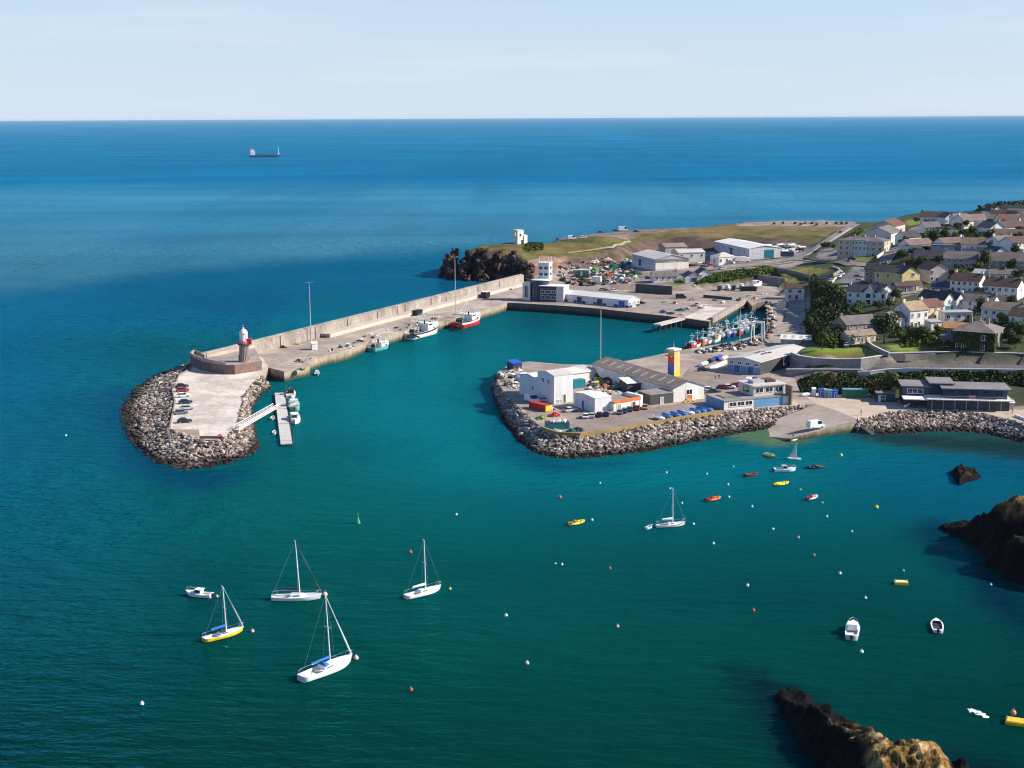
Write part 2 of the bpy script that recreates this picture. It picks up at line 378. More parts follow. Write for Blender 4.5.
def terrain():
    xs = np.arange(-70, 430, 2.5); ys = np.concatenate([np.arange(370, 700, 2.5), np.arange(700, 1100, 3.5)])
    X, Y = np.meshgrid(xs, ys)
    # ragged cliff edge
    wx = X + (fbm(X, Y, 14, 3) - .5) * 8 + (fbm(X, Y, 5, 71, 2) - .5) * 5; wy = Y + (fbm(X, Y, 14, 9) - .5) * np.where(X < 20, 13, 22)
    ins = inpoly(wx, wy, COAST); d = polydist(wx, wy, COAST); sd_ = np.where(ins, d, -d) + 3.0 * (X < 20) + 9.0 * ((Y > 780) & (X > 25))
    Hh = H0(X, Y)
    Hh = Hh + (fbm(X, Y, 12, 21) - .5) * 0.9 * sstep(4, 12, sd_) * sstep(6.5, 9, Hh)
    k = sstep(-2.5, 7.0, sd_ + (fbm(X, Y, 9, 31) - .5) * 4)
    Z = -4 + (Hh + 4) * k
    for q in (PIER, INNER, MID, FORE):
        m = inpoly(X, Y, q) & (polydist(X, Y, q) > 0.0); Z = np.where(m, np.minimum(Z, QZ - 0.6), Z)
    gy_ = np.gradient(Z, ys, axis=0); gx_ = np.gradient(Z, xs, axis=1); st = np.argwhere((np.hypot(gx_, gy_) > .8) & (X < 26) & (Y > 690) & (Z > -1.5) & (gy_ > -.15) & (Z < 15))
    mb = MB()
    for _ in range(900):
        i, j = st[rng.randrange(len(st))]; x = X[i, j] + rng.uniform(-1.5, 1.5); y = Y[i, j] + rng.uniform(-2, 2); r = rng.choice((.7, 1.0, 1.3, 1.9))
        mb.blob((x, y, Z[i, j] + rng.uniform(-.6, .4)), r, (rng.uniform(.6, 1.1), rng.uniform(.6, 1.2), rng.uniform(.7, 1.5)), .4)
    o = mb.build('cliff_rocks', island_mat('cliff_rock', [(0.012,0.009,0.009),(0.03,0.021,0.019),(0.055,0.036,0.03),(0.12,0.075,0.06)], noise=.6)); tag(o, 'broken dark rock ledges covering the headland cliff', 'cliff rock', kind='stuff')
    ny, nx = X.shape
    vs = np.stack([X.ravel(), Y.ravel(), Z.ravel()], 1)
    idx = np.arange(ny * nx).reshape(ny, nx)
    f = np.stack([idx[:-1, :-1].ravel(), idx[:-1, 1:].ravel(), idx[1:, 1:].ravel(), idx[1:, :-1].ravel()], 1)
    keep = (Z.ravel()[f] > -3.9).any(1); f = f[keep]
    me = bpy.data.meshes.new('terrain'); me.from_pydata(vs.tolist(), [], f.tolist()); 
    gy = np.gradient(Z, ys, axis=0); gx = np.gradient(Z, xs, axis=1); slope = np.hypot(gx, gy)
    C = np.zeros((ny, nx, 3)); C[:] = (0.045, 0.055, 0.022)
    n1 = fbm(X, Y, 30, 50); n2 = fbm(X, Y, 9, 60)
    def paint(poly, col, col2=None, soft=0.0, z=None):
        w = PX(poly, z); m = inpoly(X + (n2 - .5) * soft, Y + (n1 - .5) * soft * 2, w)
        c = np.array(col)[None, None, :] * np.ones_like(C)
        if col2 is not None: c = c + (np.array(col2) - np.array(col)) * sstep(.42, .6, .5 * n1 + .5 * n2)[..., None]
        C[m] = c[m]
    # headland turf: tan dry grass with green
    paint([(440,240),(440,262),(520,270),(545,270),(570,262),(600,252),(632,244),(650,237),(700,240),(760,238),(815,243),(850,226),(850,215),(700,215),(560,232)], (0.135,0.100,0.040), (0.075,0.088,0.020), 6)
    paint([(520,246),(560,243),(600,241),(640,236),(640,239),(600,247),(566,254),(545,256),(525,262)], (0.085,0.105,0.018), (0.14,0.105,0.033), 6)
    paint([(655,230),(740,226),(820,227),(812,238),(760,236),(700,235),(660,235)], (0.165,0.115,0.045), (0.095,0.095,0.026), 5)
    paint([(555,234),(600,231),(640,227),(700,224),(700,228.5),(650,233),(600,236.5),(555,241)], (0.20,0.155,0.13), (0.15,0.12,0.10), 2)       # coast car park
    paint([(735,220),(860,218),(852,226),(810,226.5),(770,226),(738,226)], (0.27,0.21,0.17), (0.2,0.16,0.14), 2)
    paint([(522,262),(545,256),(566,257),(568,270),(555,276),(530,276)], (0.23,0.13,0.09), (0.30,0.19,0.14), 4)             # pink bank
    # yards
    yard = (0.30,0.25,0.22); yard2 = (0.22,0.18,0.16)
    paint([(500,286),(535,277),(567,270),(585,267),(616,263),(634,260),(640,252),(660,250),(715,252),(740,262),(800,256),(812,262),(790,268),(735,270),(700,276),(690,284),(700,294),(770,296),(800,300),(800,400),(770,400),(700,320),(500,310)], yard, yard2, 3)
    paint([(758,240),(800,241),(812,246),(806,258),(770,256),(752,250)], (0.20,0.16,0.145), (0.28,0.24,0.22), 2)
    paint([(855,266),(882,268),(896,272),(892,285),(880,290),(850,288),(836,282),(848,272)], (0.17,0.155,0.155), (0.20,0.185,0.18), 1)  # car park
    paint([(820,250),(842,246),(842,258),(815,258)], (0.20,0.18,0.175), None, 1)
    paint([(820,258),(880,260),(884,264),(830,264)], (0.17,0.15,0.06), (0.13,0.13,0.04), 2)
    paint([(838,245),(830,252),(846,245),(872,230),(858,230)], (0.07,0.09,0.025), None, 2)
    # grass
    paint([(690,284),(705,274),(735,270),(772,266),(790,272),(762,280),(745,290),(705,292)], (0.060,0.105,0.014), (0.045,0.075,0.014), 3)
    paint([(765,268),(810,267),(834,270),(812,277),(780,276)], (0.15,0.14,0.035), (0.10,0.11,0.03), 2)
    paint([(760,280),(785,276),(800,282),(788,288),(762,290)], (0.15,0.14,0.035), (0.10,0.11,0.03), 2)
    paint([(668,279),(690,277),(690,283),(672,286)], (0.11,0.15,0.03), None, 1)
    paint([(810,283),(842,282),(850,292),(842,296),(816,294)], (0.10,0.16,0.016), (0.07,0.10,0.02), 3)
    paint([(800,352),(812,347),(862,347),(892,357),(888,361),(830,361),(802,360)], (0.13,0.20,0.02), (0.17,0.15,0.04), 2)
    paint([(884,346),(905,342),(935,350),(930,356),(898,356)], (0.15,0.19,0.025), (0.11,0.15,0.025), 2)
    paint([(905,220),(930,218),(930,226),(908,228)], (0.20,0.21,0.04), None, 1)
    paint([(958,228),(986,228),(992,234),(962,234)], (0.20,0.20,0.045), (0.14,0.15,0.03), 1)
    paint([(960,236),(985,235),(985,240),(960,239)], (0.12,0.14,0.03), None, 1)
    paint([(990,268),(1000,268),(1000,274),(990,274)], (0.10,0.16,0.03), None, 1)
    # lanes among the houses
    paint([(880,290),(915,287),(960,292),(958,298),(915,294),(890,300)], (0.25,0.21,0.19), (0.19,0.16,0.15), 2)
    paint([(800,364),(862,364),(930,361.5),(1024,362),(1100,364),(1100,374),(1024,371.5),(930,371),(862,371),(800,370)], (0.26,0.22,0.19), None, 1)
    paint([(850,396),(900,398),(960,402),(1100,404),(1100,416),(800,416),(800,394)], (0.34,0.27,0.22), (0.28,0.22,0.18), 2)
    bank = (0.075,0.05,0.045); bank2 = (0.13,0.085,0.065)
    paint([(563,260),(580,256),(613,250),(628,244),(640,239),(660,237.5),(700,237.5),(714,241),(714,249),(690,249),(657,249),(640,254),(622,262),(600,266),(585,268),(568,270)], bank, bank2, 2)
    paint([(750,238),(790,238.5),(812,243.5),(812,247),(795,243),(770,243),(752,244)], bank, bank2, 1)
    for (q, z), c in zip(LEVEL, ((0.12, 0.105, 0.10), yard, yard)):
        m = inpoly(X, Y, q); C[m] = np.array(c) * (.8 + .4 * n2[m])[:, None]
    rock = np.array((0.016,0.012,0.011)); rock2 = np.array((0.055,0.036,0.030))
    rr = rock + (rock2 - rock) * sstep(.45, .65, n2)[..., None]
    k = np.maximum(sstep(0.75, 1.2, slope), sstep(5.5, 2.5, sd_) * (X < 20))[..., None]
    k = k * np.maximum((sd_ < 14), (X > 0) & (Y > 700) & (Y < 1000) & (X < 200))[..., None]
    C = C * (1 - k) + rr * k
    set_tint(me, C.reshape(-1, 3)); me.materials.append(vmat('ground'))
    me.polygons.foreach_set('use_smooth', [True] * len(f)); me.update()
    o = bpy.data.objects.new('terrain', me); COL.objects.link(o); tag(o, kind='structure')
terrain()

# ------------------------------------------------------------------ sea
def sea():
    xs = np.concatenate([[-60000,-25000,-10000,-5000,-2600,-1500,-1000,-700,-500], np.arange(-340, 400, 4.0), [450,600,900,1500,3000,7000,20000,60000]])
    ys = np.concatenate([[-60000,-5000,-500,0,80], np.arange(130, 800, 4.0), [820,860,920,1000,1150,1350,1600,2000,2600,3500,5000,8000,14000,25000,45000,70000]])
    X, Y = np.meshgrid(xs, ys); ny, nx = X.shape
    idx = np.arange(ny * nx).reshape(ny, nx)
    f = np.stack([idx[:-1, :-1].ravel(), idx[:-1, 1:].ravel(), idx[1:, 1:].ravel(), idx[1:, :-1].ravel()], 1)
    me = bpy.data.meshes.new('sea'); me.from_pydata(np.stack([X.ravel(), Y.ravel(), 0 * X.ravel()], 1).tolist(), [], f.tolist())
    near = np.array(SEA_NEAR); mid = np.array(SEA_MID); bay = np.array(SEA_BAY); blue = np.array(SEA_BLUE); deep = np.array(SEA_DEEP)
    C = near + (mid - near) * sstep(150, 345, Y)[..., None]
    openk = sstep(-40, -170, X + (Y - 300) * 0.25)          # out past the pier head the water is deeper and bluer
    openk = np.maximum(openk, sstep(500, 640, Y))
    C = C + (blue - C) * (openk * sstep(160, 420, Y))[..., None]
    C = C + (np.array((0.0018, 0.128, 0.25)) - C) * sstep(700, 1450, Y)[..., None]
    C = C + (deep - C) * sstep(2200, 6000, Y)[..., None]
    harb = [P(*q) for q in [(310,366,0),(500,308,0),(770,300,0),(775,332,0),(640,360,0),(498,372,0),(492,392,0),(510,440,0),(560,462,0),(830,425,0),(1100,440,0),(1100,520,0),(800,500,0),(560,500,0),(400,450,0),(300,420,0)]]
    ins = inpoly(X, Y, harb); d = polydist(X, Y, harb); sd_ = np.where(ins, d, -d)
    C = C + (bay - C) * sstep(-60, 45, sd_)[..., None]
    toe = [P(*q) for q in [(735,431,0),(800,428,0),(800,439,0),(775,444,0),(745,438,0)]]
    kk = np.where(inpoly(X, Y, toe), 1.0, sstep(6, 0, polydist(X, Y, toe)))
    C = C + (np.array((0.10,0.15,0.055)) - C) * (kk * .75)[..., None]
    shal = [P(*q) for q in [(880,436,0),(1100,440,0),(1100,470,0),(1000,452,0),(940,446,0)]]
    kk = np.where(inpoly(X, Y, shal), 1.0, sstep(14, 0, polydist(X, Y, shal)))
    C = C + (np.array((0.03,0.035,0.022)) - C) * (kk * .55)[..., None]
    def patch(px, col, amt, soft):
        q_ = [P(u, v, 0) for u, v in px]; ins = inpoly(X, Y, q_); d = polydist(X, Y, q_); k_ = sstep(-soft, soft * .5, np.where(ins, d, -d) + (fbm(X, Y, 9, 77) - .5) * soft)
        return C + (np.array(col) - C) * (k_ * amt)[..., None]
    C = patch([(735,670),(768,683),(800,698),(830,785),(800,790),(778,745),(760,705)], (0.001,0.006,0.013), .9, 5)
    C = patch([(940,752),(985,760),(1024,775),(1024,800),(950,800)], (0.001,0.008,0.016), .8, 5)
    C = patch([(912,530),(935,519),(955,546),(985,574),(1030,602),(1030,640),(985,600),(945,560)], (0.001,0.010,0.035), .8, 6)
    C = patch([(855,468),(940,456),(1060,462),(1060,520),(960,518),(890,505)], (0.001,0.070,0.150), .55, 14)
    C = patch([(860,436),(880,434),(1060,446),(1060,462),(990,452),(900,444)], (0.006,0.020,0.018), .7, 6)
    C = patch([(480,384),(492,380),(520,448),(560,464),(620,462),(560,470),(510,458)], (0.001,0.030,0.085), .6, 8)
    C = patch([(105,400),(118,390),(140,452),(190,475),(250,470),(190,490),(125,465)], (0.001,0.030,0.095), .6, 9)
    # a paler, milky band of water across the mouth of the bay, and a deeper blue one beyond it
    pale = [P(*q) for q in [(-300,186,0),(700,186,0),(1200,190,0),(1200,222,0),(700,236,0),(520,246,0),(440,254,0),(330,259,0),(200,272,0),(0,297,0),(-300,332,0)]]
    ins = inpoly(X, Y, pale); d = polydist(X, Y, pale); sd_ = np.where(ins, d, -d) + (fbm(X, Y, 60, 15) - .5) * 50
    kp = sstep(-30, 60, sd_) * (.6 + .8 * (fbm(X, Y * .5, 130, 23) - .2))
    C = C * (1 - kp * .1)[..., None] + np.array((0.045, 0.090, 0.085)) * kp[..., None]
    C = C * (0.74 + 0.30 * fbm(X, Y * .6, 110, 4) + .22 * fbm(X + Y * .3, Y, 24, 41))[..., None]
    set_tint(me, C.reshape(-1, 3))
    opn = np.maximum(sstep(-30, -120, X + (Y - 300) * .2), sstep(640, 760, Y)); opn = np.maximum(opn, sstep(420, 520, Y) * (X < -110))
    sh = np.array((0.02, 0.44, 0.42)) + (np.array((0.05, 0.47, 0.74)) - np.array((0.02, 0.44, 0.42))) * opn[..., None]
    arr = np.ones((ny * nx, 4), np.float32); arr[:, :3] = sh.reshape(-1, 3); a2 = me.color_attributes.new('sheen', 'FLOAT_COLOR', 'POINT'); a2.data.foreach_set('color', arr.ravel())
    ch = (.38 + .75 * opn) * (.7 + .6 * fbm(X, Y, 70, 91)); a3 = me.attributes.new('chop', 'FLOAT', 'POINT'); a3.data.foreach_set('value', ch.astype(np.float32).ravel())
    m, nt, b = new_mat('sea_water')
    at = N(nt, 'ShaderNodeAttribute', attribute_name='tint')
    ge = N(nt, 'ShaderNodeNewGeometry')
    def noise(sc, rot, st, det, w=None):
        mp = N(nt, 'ShaderNodeMapping'); mp.inputs['Scale'].default_value = (sc * st[0], sc * st[1], 1); mp.inputs['Rotation'].default_value = (0, 0, rot)
        nt.links.new(ge.outputs['Position'], mp.inputs[0])
        n = N(nt, 'ShaderNodeTexNoise', Scale=1.0, Detail=det, Roughness=0.6); n.noise_dimensions = '2D'; nt.links.new(mp.outputs[0], n.inputs['Vector'])
        return n.outputs[0]
    w1 = noise(0.30, 0.25, (0.35, 1.0), 3.0); w2 = noise(1.3, -0.15, (0.5, 1.0), 2.0); w3 = noise(0.006, 0.1, (0.35, 1.0), 3.0)
    # wind patches: rougher and calmer water
    mr = N(nt, 'ShaderNodeMapRange'); mr.inputs[1].default_value = 0.38; mr.inputs[2].default_value = 0.62; mr.inputs[3].default_value = 0.55; mr.inputs[4].default_value = 1.25
    nt.links.new(w3, mr.inputs[0])
    b1 = N(nt, 'ShaderNodeBump', Distance=SEA_B1); b2 = N(nt, 'ShaderNodeBump', Distance=SEA_B2)
    at3 = N(nt, 'ShaderNodeAttribute', attribute_name='chop'); cm = N(nt, 'ShaderNodeMath', operation='MULTIPLY'); nt.links.new(mr.outputs[0], cm.inputs[0]); nt.links.new(at3.outputs['Fac'], cm.inputs[1]); mr = cm
    nt.links.new(w1, b1.inputs['Height']); nt.links.new(mr.outputs[0], b1.inputs['Strength'])
    nt.links.new(w2, b2.inputs['Height']); nt.links.new(mr.outputs[0], b2.inputs['Strength']); nt.links.new(b1.outputs[0], b2.inputs['Normal'])
    mx = N(nt, 'ShaderNodeMapRange'); mx.inputs[1].default_value = 0.35; mx.inputs[2].default_value = 0.65; mx.inputs[3].default_value = 0.78; mx.inputs[4].default_value = 1.2
    nt.links.new(w3, mx.inputs[0])
    sc_ = N(nt, 'ShaderNodeVectorMath', operation='SCALE'); nt.links.new(at.outputs['Color'], sc_.inputs[0]); nt.links.new(mx.outputs[0], sc_.inputs['Scale'])
    df = N(nt, 'ShaderNodeBsdfDiffuse'); gl = N(nt, 'ShaderNodeBsdfGlossy', Roughness=SEA_R); at2 = N(nt, 'ShaderNodeAttribute', attribute_name='sheen'); nt.links.new(at2.outputs['Color'], gl.inputs['Color'])
    nt.links.new(sc_.outputs[0], df.inputs['Color']); nt.links.new(b2.outputs[0], df.inputs['Normal']); nt.links.new(b2.outputs[0], gl.inputs['Normal'])
    fr = N(nt, 'ShaderNodeFresnel', IOR=1.333); nt.links.new(b2.outputs[0], fr.inputs['Normal'])
    fm = N(nt, 'ShaderNodeMath', operation='MULTIPLY'); fm.inputs[1].default_value = SEA_S; nt.links.new(fr.outputs[0], fm.inputs[0])
    ms = N(nt, 'ShaderNodeMixShader'); nt.links.new(fm.outputs[0], ms.inputs[0]); nt.links.new(df.outputs[0], ms.inputs[1]); nt.links.new(gl.outputs[0], ms.inputs[2])
    nt.nodes.remove(b); nt.links.new(ms.outputs[0], nt.nodes['Material Output'].inputs[0])
    me.materials.append(m); me.update()
    o = bpy.data.objects.new('sea', me); COL.objects.link(o); tag(o, kind='structure')
SEA_NEAR = (0.0004,0.022,0.0155); SEA_MID = (0.0006,0.062,0.062); SEA_BAY = (0.0006,0.098,0.128); SEA_BLUE = (0.0008,0.076,0.142); SEA_DEEP = (0.003,0.150,0.275)
SEA_B1 = 1.9; SEA_B2 = 0.34; SEA_R = 0.16; SEA_S = 0.55; SEA_GLOSS = (0.03, 0.42, 0.70, 1)
sea()

# ------------------------------------------------------------------ quays
def slab_mat(name, col, var, rot, size, dark=.8):
    m = mat(name, col, 0.9, var, 0.22, var2=0.14); nt = m.node_tree; b = nt.nodes['Principled BSDF']
    ge = N(nt, 'ShaderNodeNewGeometry'); mp = N(nt, 'ShaderNodeMapping'); mp.inputs['Rotation'].default_value = (0, 0, rot); nt.links.new(ge.outputs['Position'], mp.inputs[0])
    br = N(nt, 'ShaderNodeTexBrick', Scale=1.0); br.inputs['Color1'].default_value = (1, 1, 1, 1); br.inputs['Color2'].default_value = (.90, .91, .92, 1); br.inputs['Mortar'].default_value = (dark * .8, dark * .8, dark * .8, 1)
    br.inputs['Mortar Size'].default_value = .10; br.inputs['Brick Width'].default_value = size; br.inputs['Row Height'].default_value = size * .8; nt.links.new(mp.outputs[0], br.inputs['Vector'])
    n3 = N(nt, 'ShaderNodeTexNoise', Scale=0.09, Detail=6.0, Roughness=0.7); nt.links.new(ge.outputs['Position'], n3.inputs['Vector'])
    r3 = N(nt, 'ShaderNodeMapRange'); r3.inputs[1].default_value = .42; r3.inputs[2].default_value = .62; r3.inputs[3].default_value = .72; r3.inputs[4].default_value = 1.06; nt.links.new(n3.outputs[0], r3.inputs[0])
    v = N(nt, 'ShaderNodeVectorMath', operation='MULTIPLY'); src = b.inputs['Base Color'].links[0].from_socket; nt.links.new(src, v.inputs[0]); nt.links.new(br.outputs['Color'], v.inputs[1])
    v2 = N(nt, 'ShaderNodeVectorMath', operation='SCALE'); nt.links.new(v.outputs[0], v2.inputs[0]); nt.links.new(r3.outputs[0], v2.inputs['Scale']); nt.links.new(v2.outputs[0], b.inputs['Base Color'])
    return m
conc = slab_mat('quay_concrete', (0.45,0.37,0.305), 0.25, -R_(65), 6.0)
conc2 = slab_mat('yard_concrete', (0.39,0.315,0.26), 0.3, -R_(30), 7.0)
apron_m = slab_mat('apron_concrete', (0.66,0.585,0.50), 0.12, -R_(20), 8.0, .92)
def wall_stone(name, base, wetc):
    m, nt, b = new_mat(name)
    ge = N(nt, 'ShaderNodeNewGeometry'); sp = N(nt, 'ShaderNodeSeparateXYZ'); nt.links.new(ge.outputs['Position'], sp.inputs[0])
    n1 = N(nt, 'ShaderNodeTexNoise', Scale=0.5, Detail=5.0, Roughness=0.7); nt.links.new(ge.outputs['Position'], n1.inputs['Vector'])
    mp = N(nt, 'ShaderNodeMapping'); mp.inputs['Scale'].default_value = (1, 1, 0.12); nt.links.new(ge.outputs['Position'], mp.inputs[0])
    n2 = N(nt, 'ShaderNodeTexNoise', Scale=0.8, Detail=4.0); nt.links.new(mp.outputs[0], n2.inputs['Vector'])
    ad = N(nt, 'ShaderNodeMath', operation='MULTIPLY_ADD'); ad.inputs[1].default_value = 2.0; nt.links.new(n2.outputs[0], ad.inputs[0]); nt.links.new(sp.outputs[2], ad.inputs[2])
    rw = N(nt, 'ShaderNodeMapRange'); rw.inputs[1].default_value = 1.5; rw.inputs[2].default_value = 3.2; nt.links.new(ad.outputs[0], rw.inputs[0])
    mx = N(nt, 'ShaderNodeMixRGB'); mx.inputs[1].default_value = rgba(wetc); mx.inputs[2].default_value = rgba(base); nt.links.new(rw.outputs[0], mx.inputs[0])
    r1 = N(nt, 'ShaderNodeMapRange'); r1.inputs[1].default_value = .3; r1.inputs[2].default_value = .7; r1.inputs[3].default_value = .6; r1.inputs[4].default_value = 1.3; nt.links.new(n1.outputs[0], r1.inputs[0])
    s = N(nt, 'ShaderNodeVectorMath', operation='SCALE'); nt.links.new(mx.outputs[0], s.inputs[0]); nt.links.new(r1.outputs[0], s.inputs['Scale'])
    nt.links.new(s.outputs[0], b.inputs['Base Color']); b.inputs['Roughness'].default_value = 0.9
    return m
qwall = wall_stone('quay_wall_stone', (0.33,0.26,0.20), (0.035,0.045,0.018))
dwall = wall_stone('shaded_weedy_wall', (0.11,0.09,0.075), (0.015,0.018,0.010))  # darker copy of the quay stone: shade painted in, weed low down
def slab(name, poly, mtop, z=QZ, zb=-4, qwall=qwall):
    mb = MB(); mb.prism([(p.x, p.y) for p in poly], zb, z, 0, 1, bottom=False)
    o = mb.build(name, [qwall, mtop]); tag(o, kind='structure'); return o
slab('pier', PIER, conc)
slab('inner_quay', INNER, conc2, qwall=dwall)
slab('middle_quay', MID, conc2)
slab('forecourt', FORE, mat('forecourt_sand', (0.46,0.37,0.29), 0.95, 0.15, 0.12))
APRON = [A1] + [P(u,v,QZ) for u,v in [(222,352),(200,360),(190,369),(178,375),(171,391),(173.5,403),(168.5,428),(184,434),(200,439.5),(223,439.5),(236,424),(240,408),(243,395),(250,385),(260,376),(268.5,367.5),(263,358)]]
slab('pier_head_apron', APRON, apron_m)
# slipway: sloping slab with a real side wall
sl = [P(816,404,QZ), P(838,411,QZ), P(858,419.5,QZ), P(790,438.5,.9), P(776,444,-1.5), P(738,434,-1.5)]
mb = MB(); mb.poly([sl[0], sl[5], sl[4], sl[3], sl[2], sl[1]], 1)
for a, b in ((2, 3), (3, 4), (4, 5), (5, 0)):
    p, q = sl[a], sl[b]; mb.poly([(p.x, p.y, -4), (q.x, q.y, -4), q, p], 0)
o = mb.build('slipway', [qwall, mat('slip_concrete', (0.38,0.31,0.25), 0.9, 0.25, 0.2)]); tag(o, kind='structure')

# ------------------------------------------------------------------ rock armour
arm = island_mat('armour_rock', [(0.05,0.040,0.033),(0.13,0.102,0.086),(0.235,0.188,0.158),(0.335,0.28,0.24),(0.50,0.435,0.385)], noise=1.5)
core = mat('armour_core', (0.05,0.04,0.037), 0.95, 0.4, 0.5)
def armour(name, pairs, n, rmin, rmax, label=None, zb=-1.2, zt=3.3, sag=0.6):
    T = [P(t[0], t[1], zt) for t, _ in pairs]; B = [P(b[0], b[1], 0.0) for _, b in pairs]
    B = [b + (b - t) * .17 for t, b in zip(T, B)]
    for b in B: b.z = zb
    mb = MB()
    for i in range(len(T) - 1): mb.raw([T[i] - Vector((0,0,1)), T[i+1] - Vector((0,0,1)), B[i+1], B[i]], [(0,1,2,3)], 1)
    L = [(T[i+1] + B[i+1] - T[i] - B[i]).length for i in range(len(T) - 1)]
    W = [(T[i] - B[i]).length + (T[i+1] - B[i+1]).length for i in range(len(T) - 1)]
    wts = [a * b for a, b in zip(L, W)]
    for _ in range(n):
        i = rng.choices(range(len(L)), wts)[0]; s = rng.random(); t = rng.random() ** 0.95
        p = (T[i] * (1 - s) + T[i+1] * s) * (1 - t) + (B[i] * (1 - s) + B[i+1] * s) * t
        p.z += -sag * math.sin(t * PI) * 0.3 + rng.uniform(-0.35, 0.35)
        r = rng.uniform(rmin, rmax) * (1.25 if rng.random() < .12 else 1)
        mb.blob(p, r, (rng.uniform(.75, 1.25), rng.uniform(.75, 1.25), rng.uniform(.55, .95)), 0.3)
    o = mb.build(name, [arm, core]); tag(o, label, 'rock armour', kind='stuff')
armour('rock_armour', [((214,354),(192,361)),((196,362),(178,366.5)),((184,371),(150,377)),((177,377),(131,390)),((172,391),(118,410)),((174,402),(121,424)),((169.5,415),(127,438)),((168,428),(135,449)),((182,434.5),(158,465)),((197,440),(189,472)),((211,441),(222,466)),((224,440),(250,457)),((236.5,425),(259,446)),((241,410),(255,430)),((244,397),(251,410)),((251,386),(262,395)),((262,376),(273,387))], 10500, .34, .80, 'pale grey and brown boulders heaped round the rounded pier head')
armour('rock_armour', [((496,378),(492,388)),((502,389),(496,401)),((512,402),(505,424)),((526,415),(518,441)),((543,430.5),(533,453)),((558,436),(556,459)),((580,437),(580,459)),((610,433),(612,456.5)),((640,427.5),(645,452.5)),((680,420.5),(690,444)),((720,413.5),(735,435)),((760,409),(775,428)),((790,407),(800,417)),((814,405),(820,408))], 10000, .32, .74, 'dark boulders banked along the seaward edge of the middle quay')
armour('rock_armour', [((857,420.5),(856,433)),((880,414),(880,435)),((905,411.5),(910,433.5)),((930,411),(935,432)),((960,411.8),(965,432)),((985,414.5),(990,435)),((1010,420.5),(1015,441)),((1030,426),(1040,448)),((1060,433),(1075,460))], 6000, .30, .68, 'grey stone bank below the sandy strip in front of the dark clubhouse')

# ------------------------------------------------------------------ sea rocks
def rock_mat(name, cols, green=0.0, wet=(3.6, 6.2)):
    m, nt, b = new_mat(name)
    ge = N(nt, 'ShaderNodeNewGeometry'); sp = N(nt, 'ShaderNodeSeparateXYZ'); nt.links.new(ge.outputs['Position'], sp.inputs[0])
    n1 = N(nt, 'ShaderNodeTexNoise', Scale=0.35, Detail=7.0, Roughness=0.72); nt.links.new(ge.outputs['Position'], n1.inputs['Vector'])
    cr = N(nt, 'ShaderNodeValToRGB'); e = cr.color_ramp.elements; e.new(.5)
    for k, (p, c) in enumerate(zip((.35, .5, .66), cols)): e[k].position = p; e[k].color = rgba(c)
    nt.links.new(n1.outputs[0], cr.inputs[0])
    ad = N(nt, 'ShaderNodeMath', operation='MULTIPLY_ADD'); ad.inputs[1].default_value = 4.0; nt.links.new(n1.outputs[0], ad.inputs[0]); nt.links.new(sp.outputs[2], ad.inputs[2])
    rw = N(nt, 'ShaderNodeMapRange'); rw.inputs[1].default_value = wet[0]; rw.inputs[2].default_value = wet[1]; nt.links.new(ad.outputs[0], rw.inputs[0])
    mx = N(nt, 'ShaderNodeMixRGB'); mx.inputs[1].default_value = (0.007, 0.006, 0.006, 1); nt.links.new(cr.outputs[0], mx.inputs[2]); nt.links.new(rw.outputs[0], mx.inputs[0])  # near-black lower rock: wet weed, plus the shaded faces painted in
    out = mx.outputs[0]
    if green:
        rg = N(nt, 'ShaderNodeMapRange'); rg.inputs[1].default_value = green + 1.5; rg.inputs[2].default_value = green + 3.0; nt.links.new(ad.outputs[0], rg.inputs[0])
        m2 = N(nt, 'ShaderNodeMixRGB'); m2.inputs[2].default_value = (0.13, 0.15, 0.025, 1); nt.links.new(out, m2.inputs[1]); nt.links.new(rg.outputs[0], m2.inputs[0]); out = m2.outputs[0]
    nt.links.new(out, b.inputs['Base Color']); b.inputs['Roughness'].default_value = 0.95; b.inputs['Specular IOR Level'].default_value = 0.08
    bp = N(nt, 'ShaderNodeBump', Strength=0.9, Distance=0.6); nt.links.new(n1.outputs[0], bp.inputs['Height']); nt.links.new(bp.outputs[0], b.inputs['Normal'])
    return m
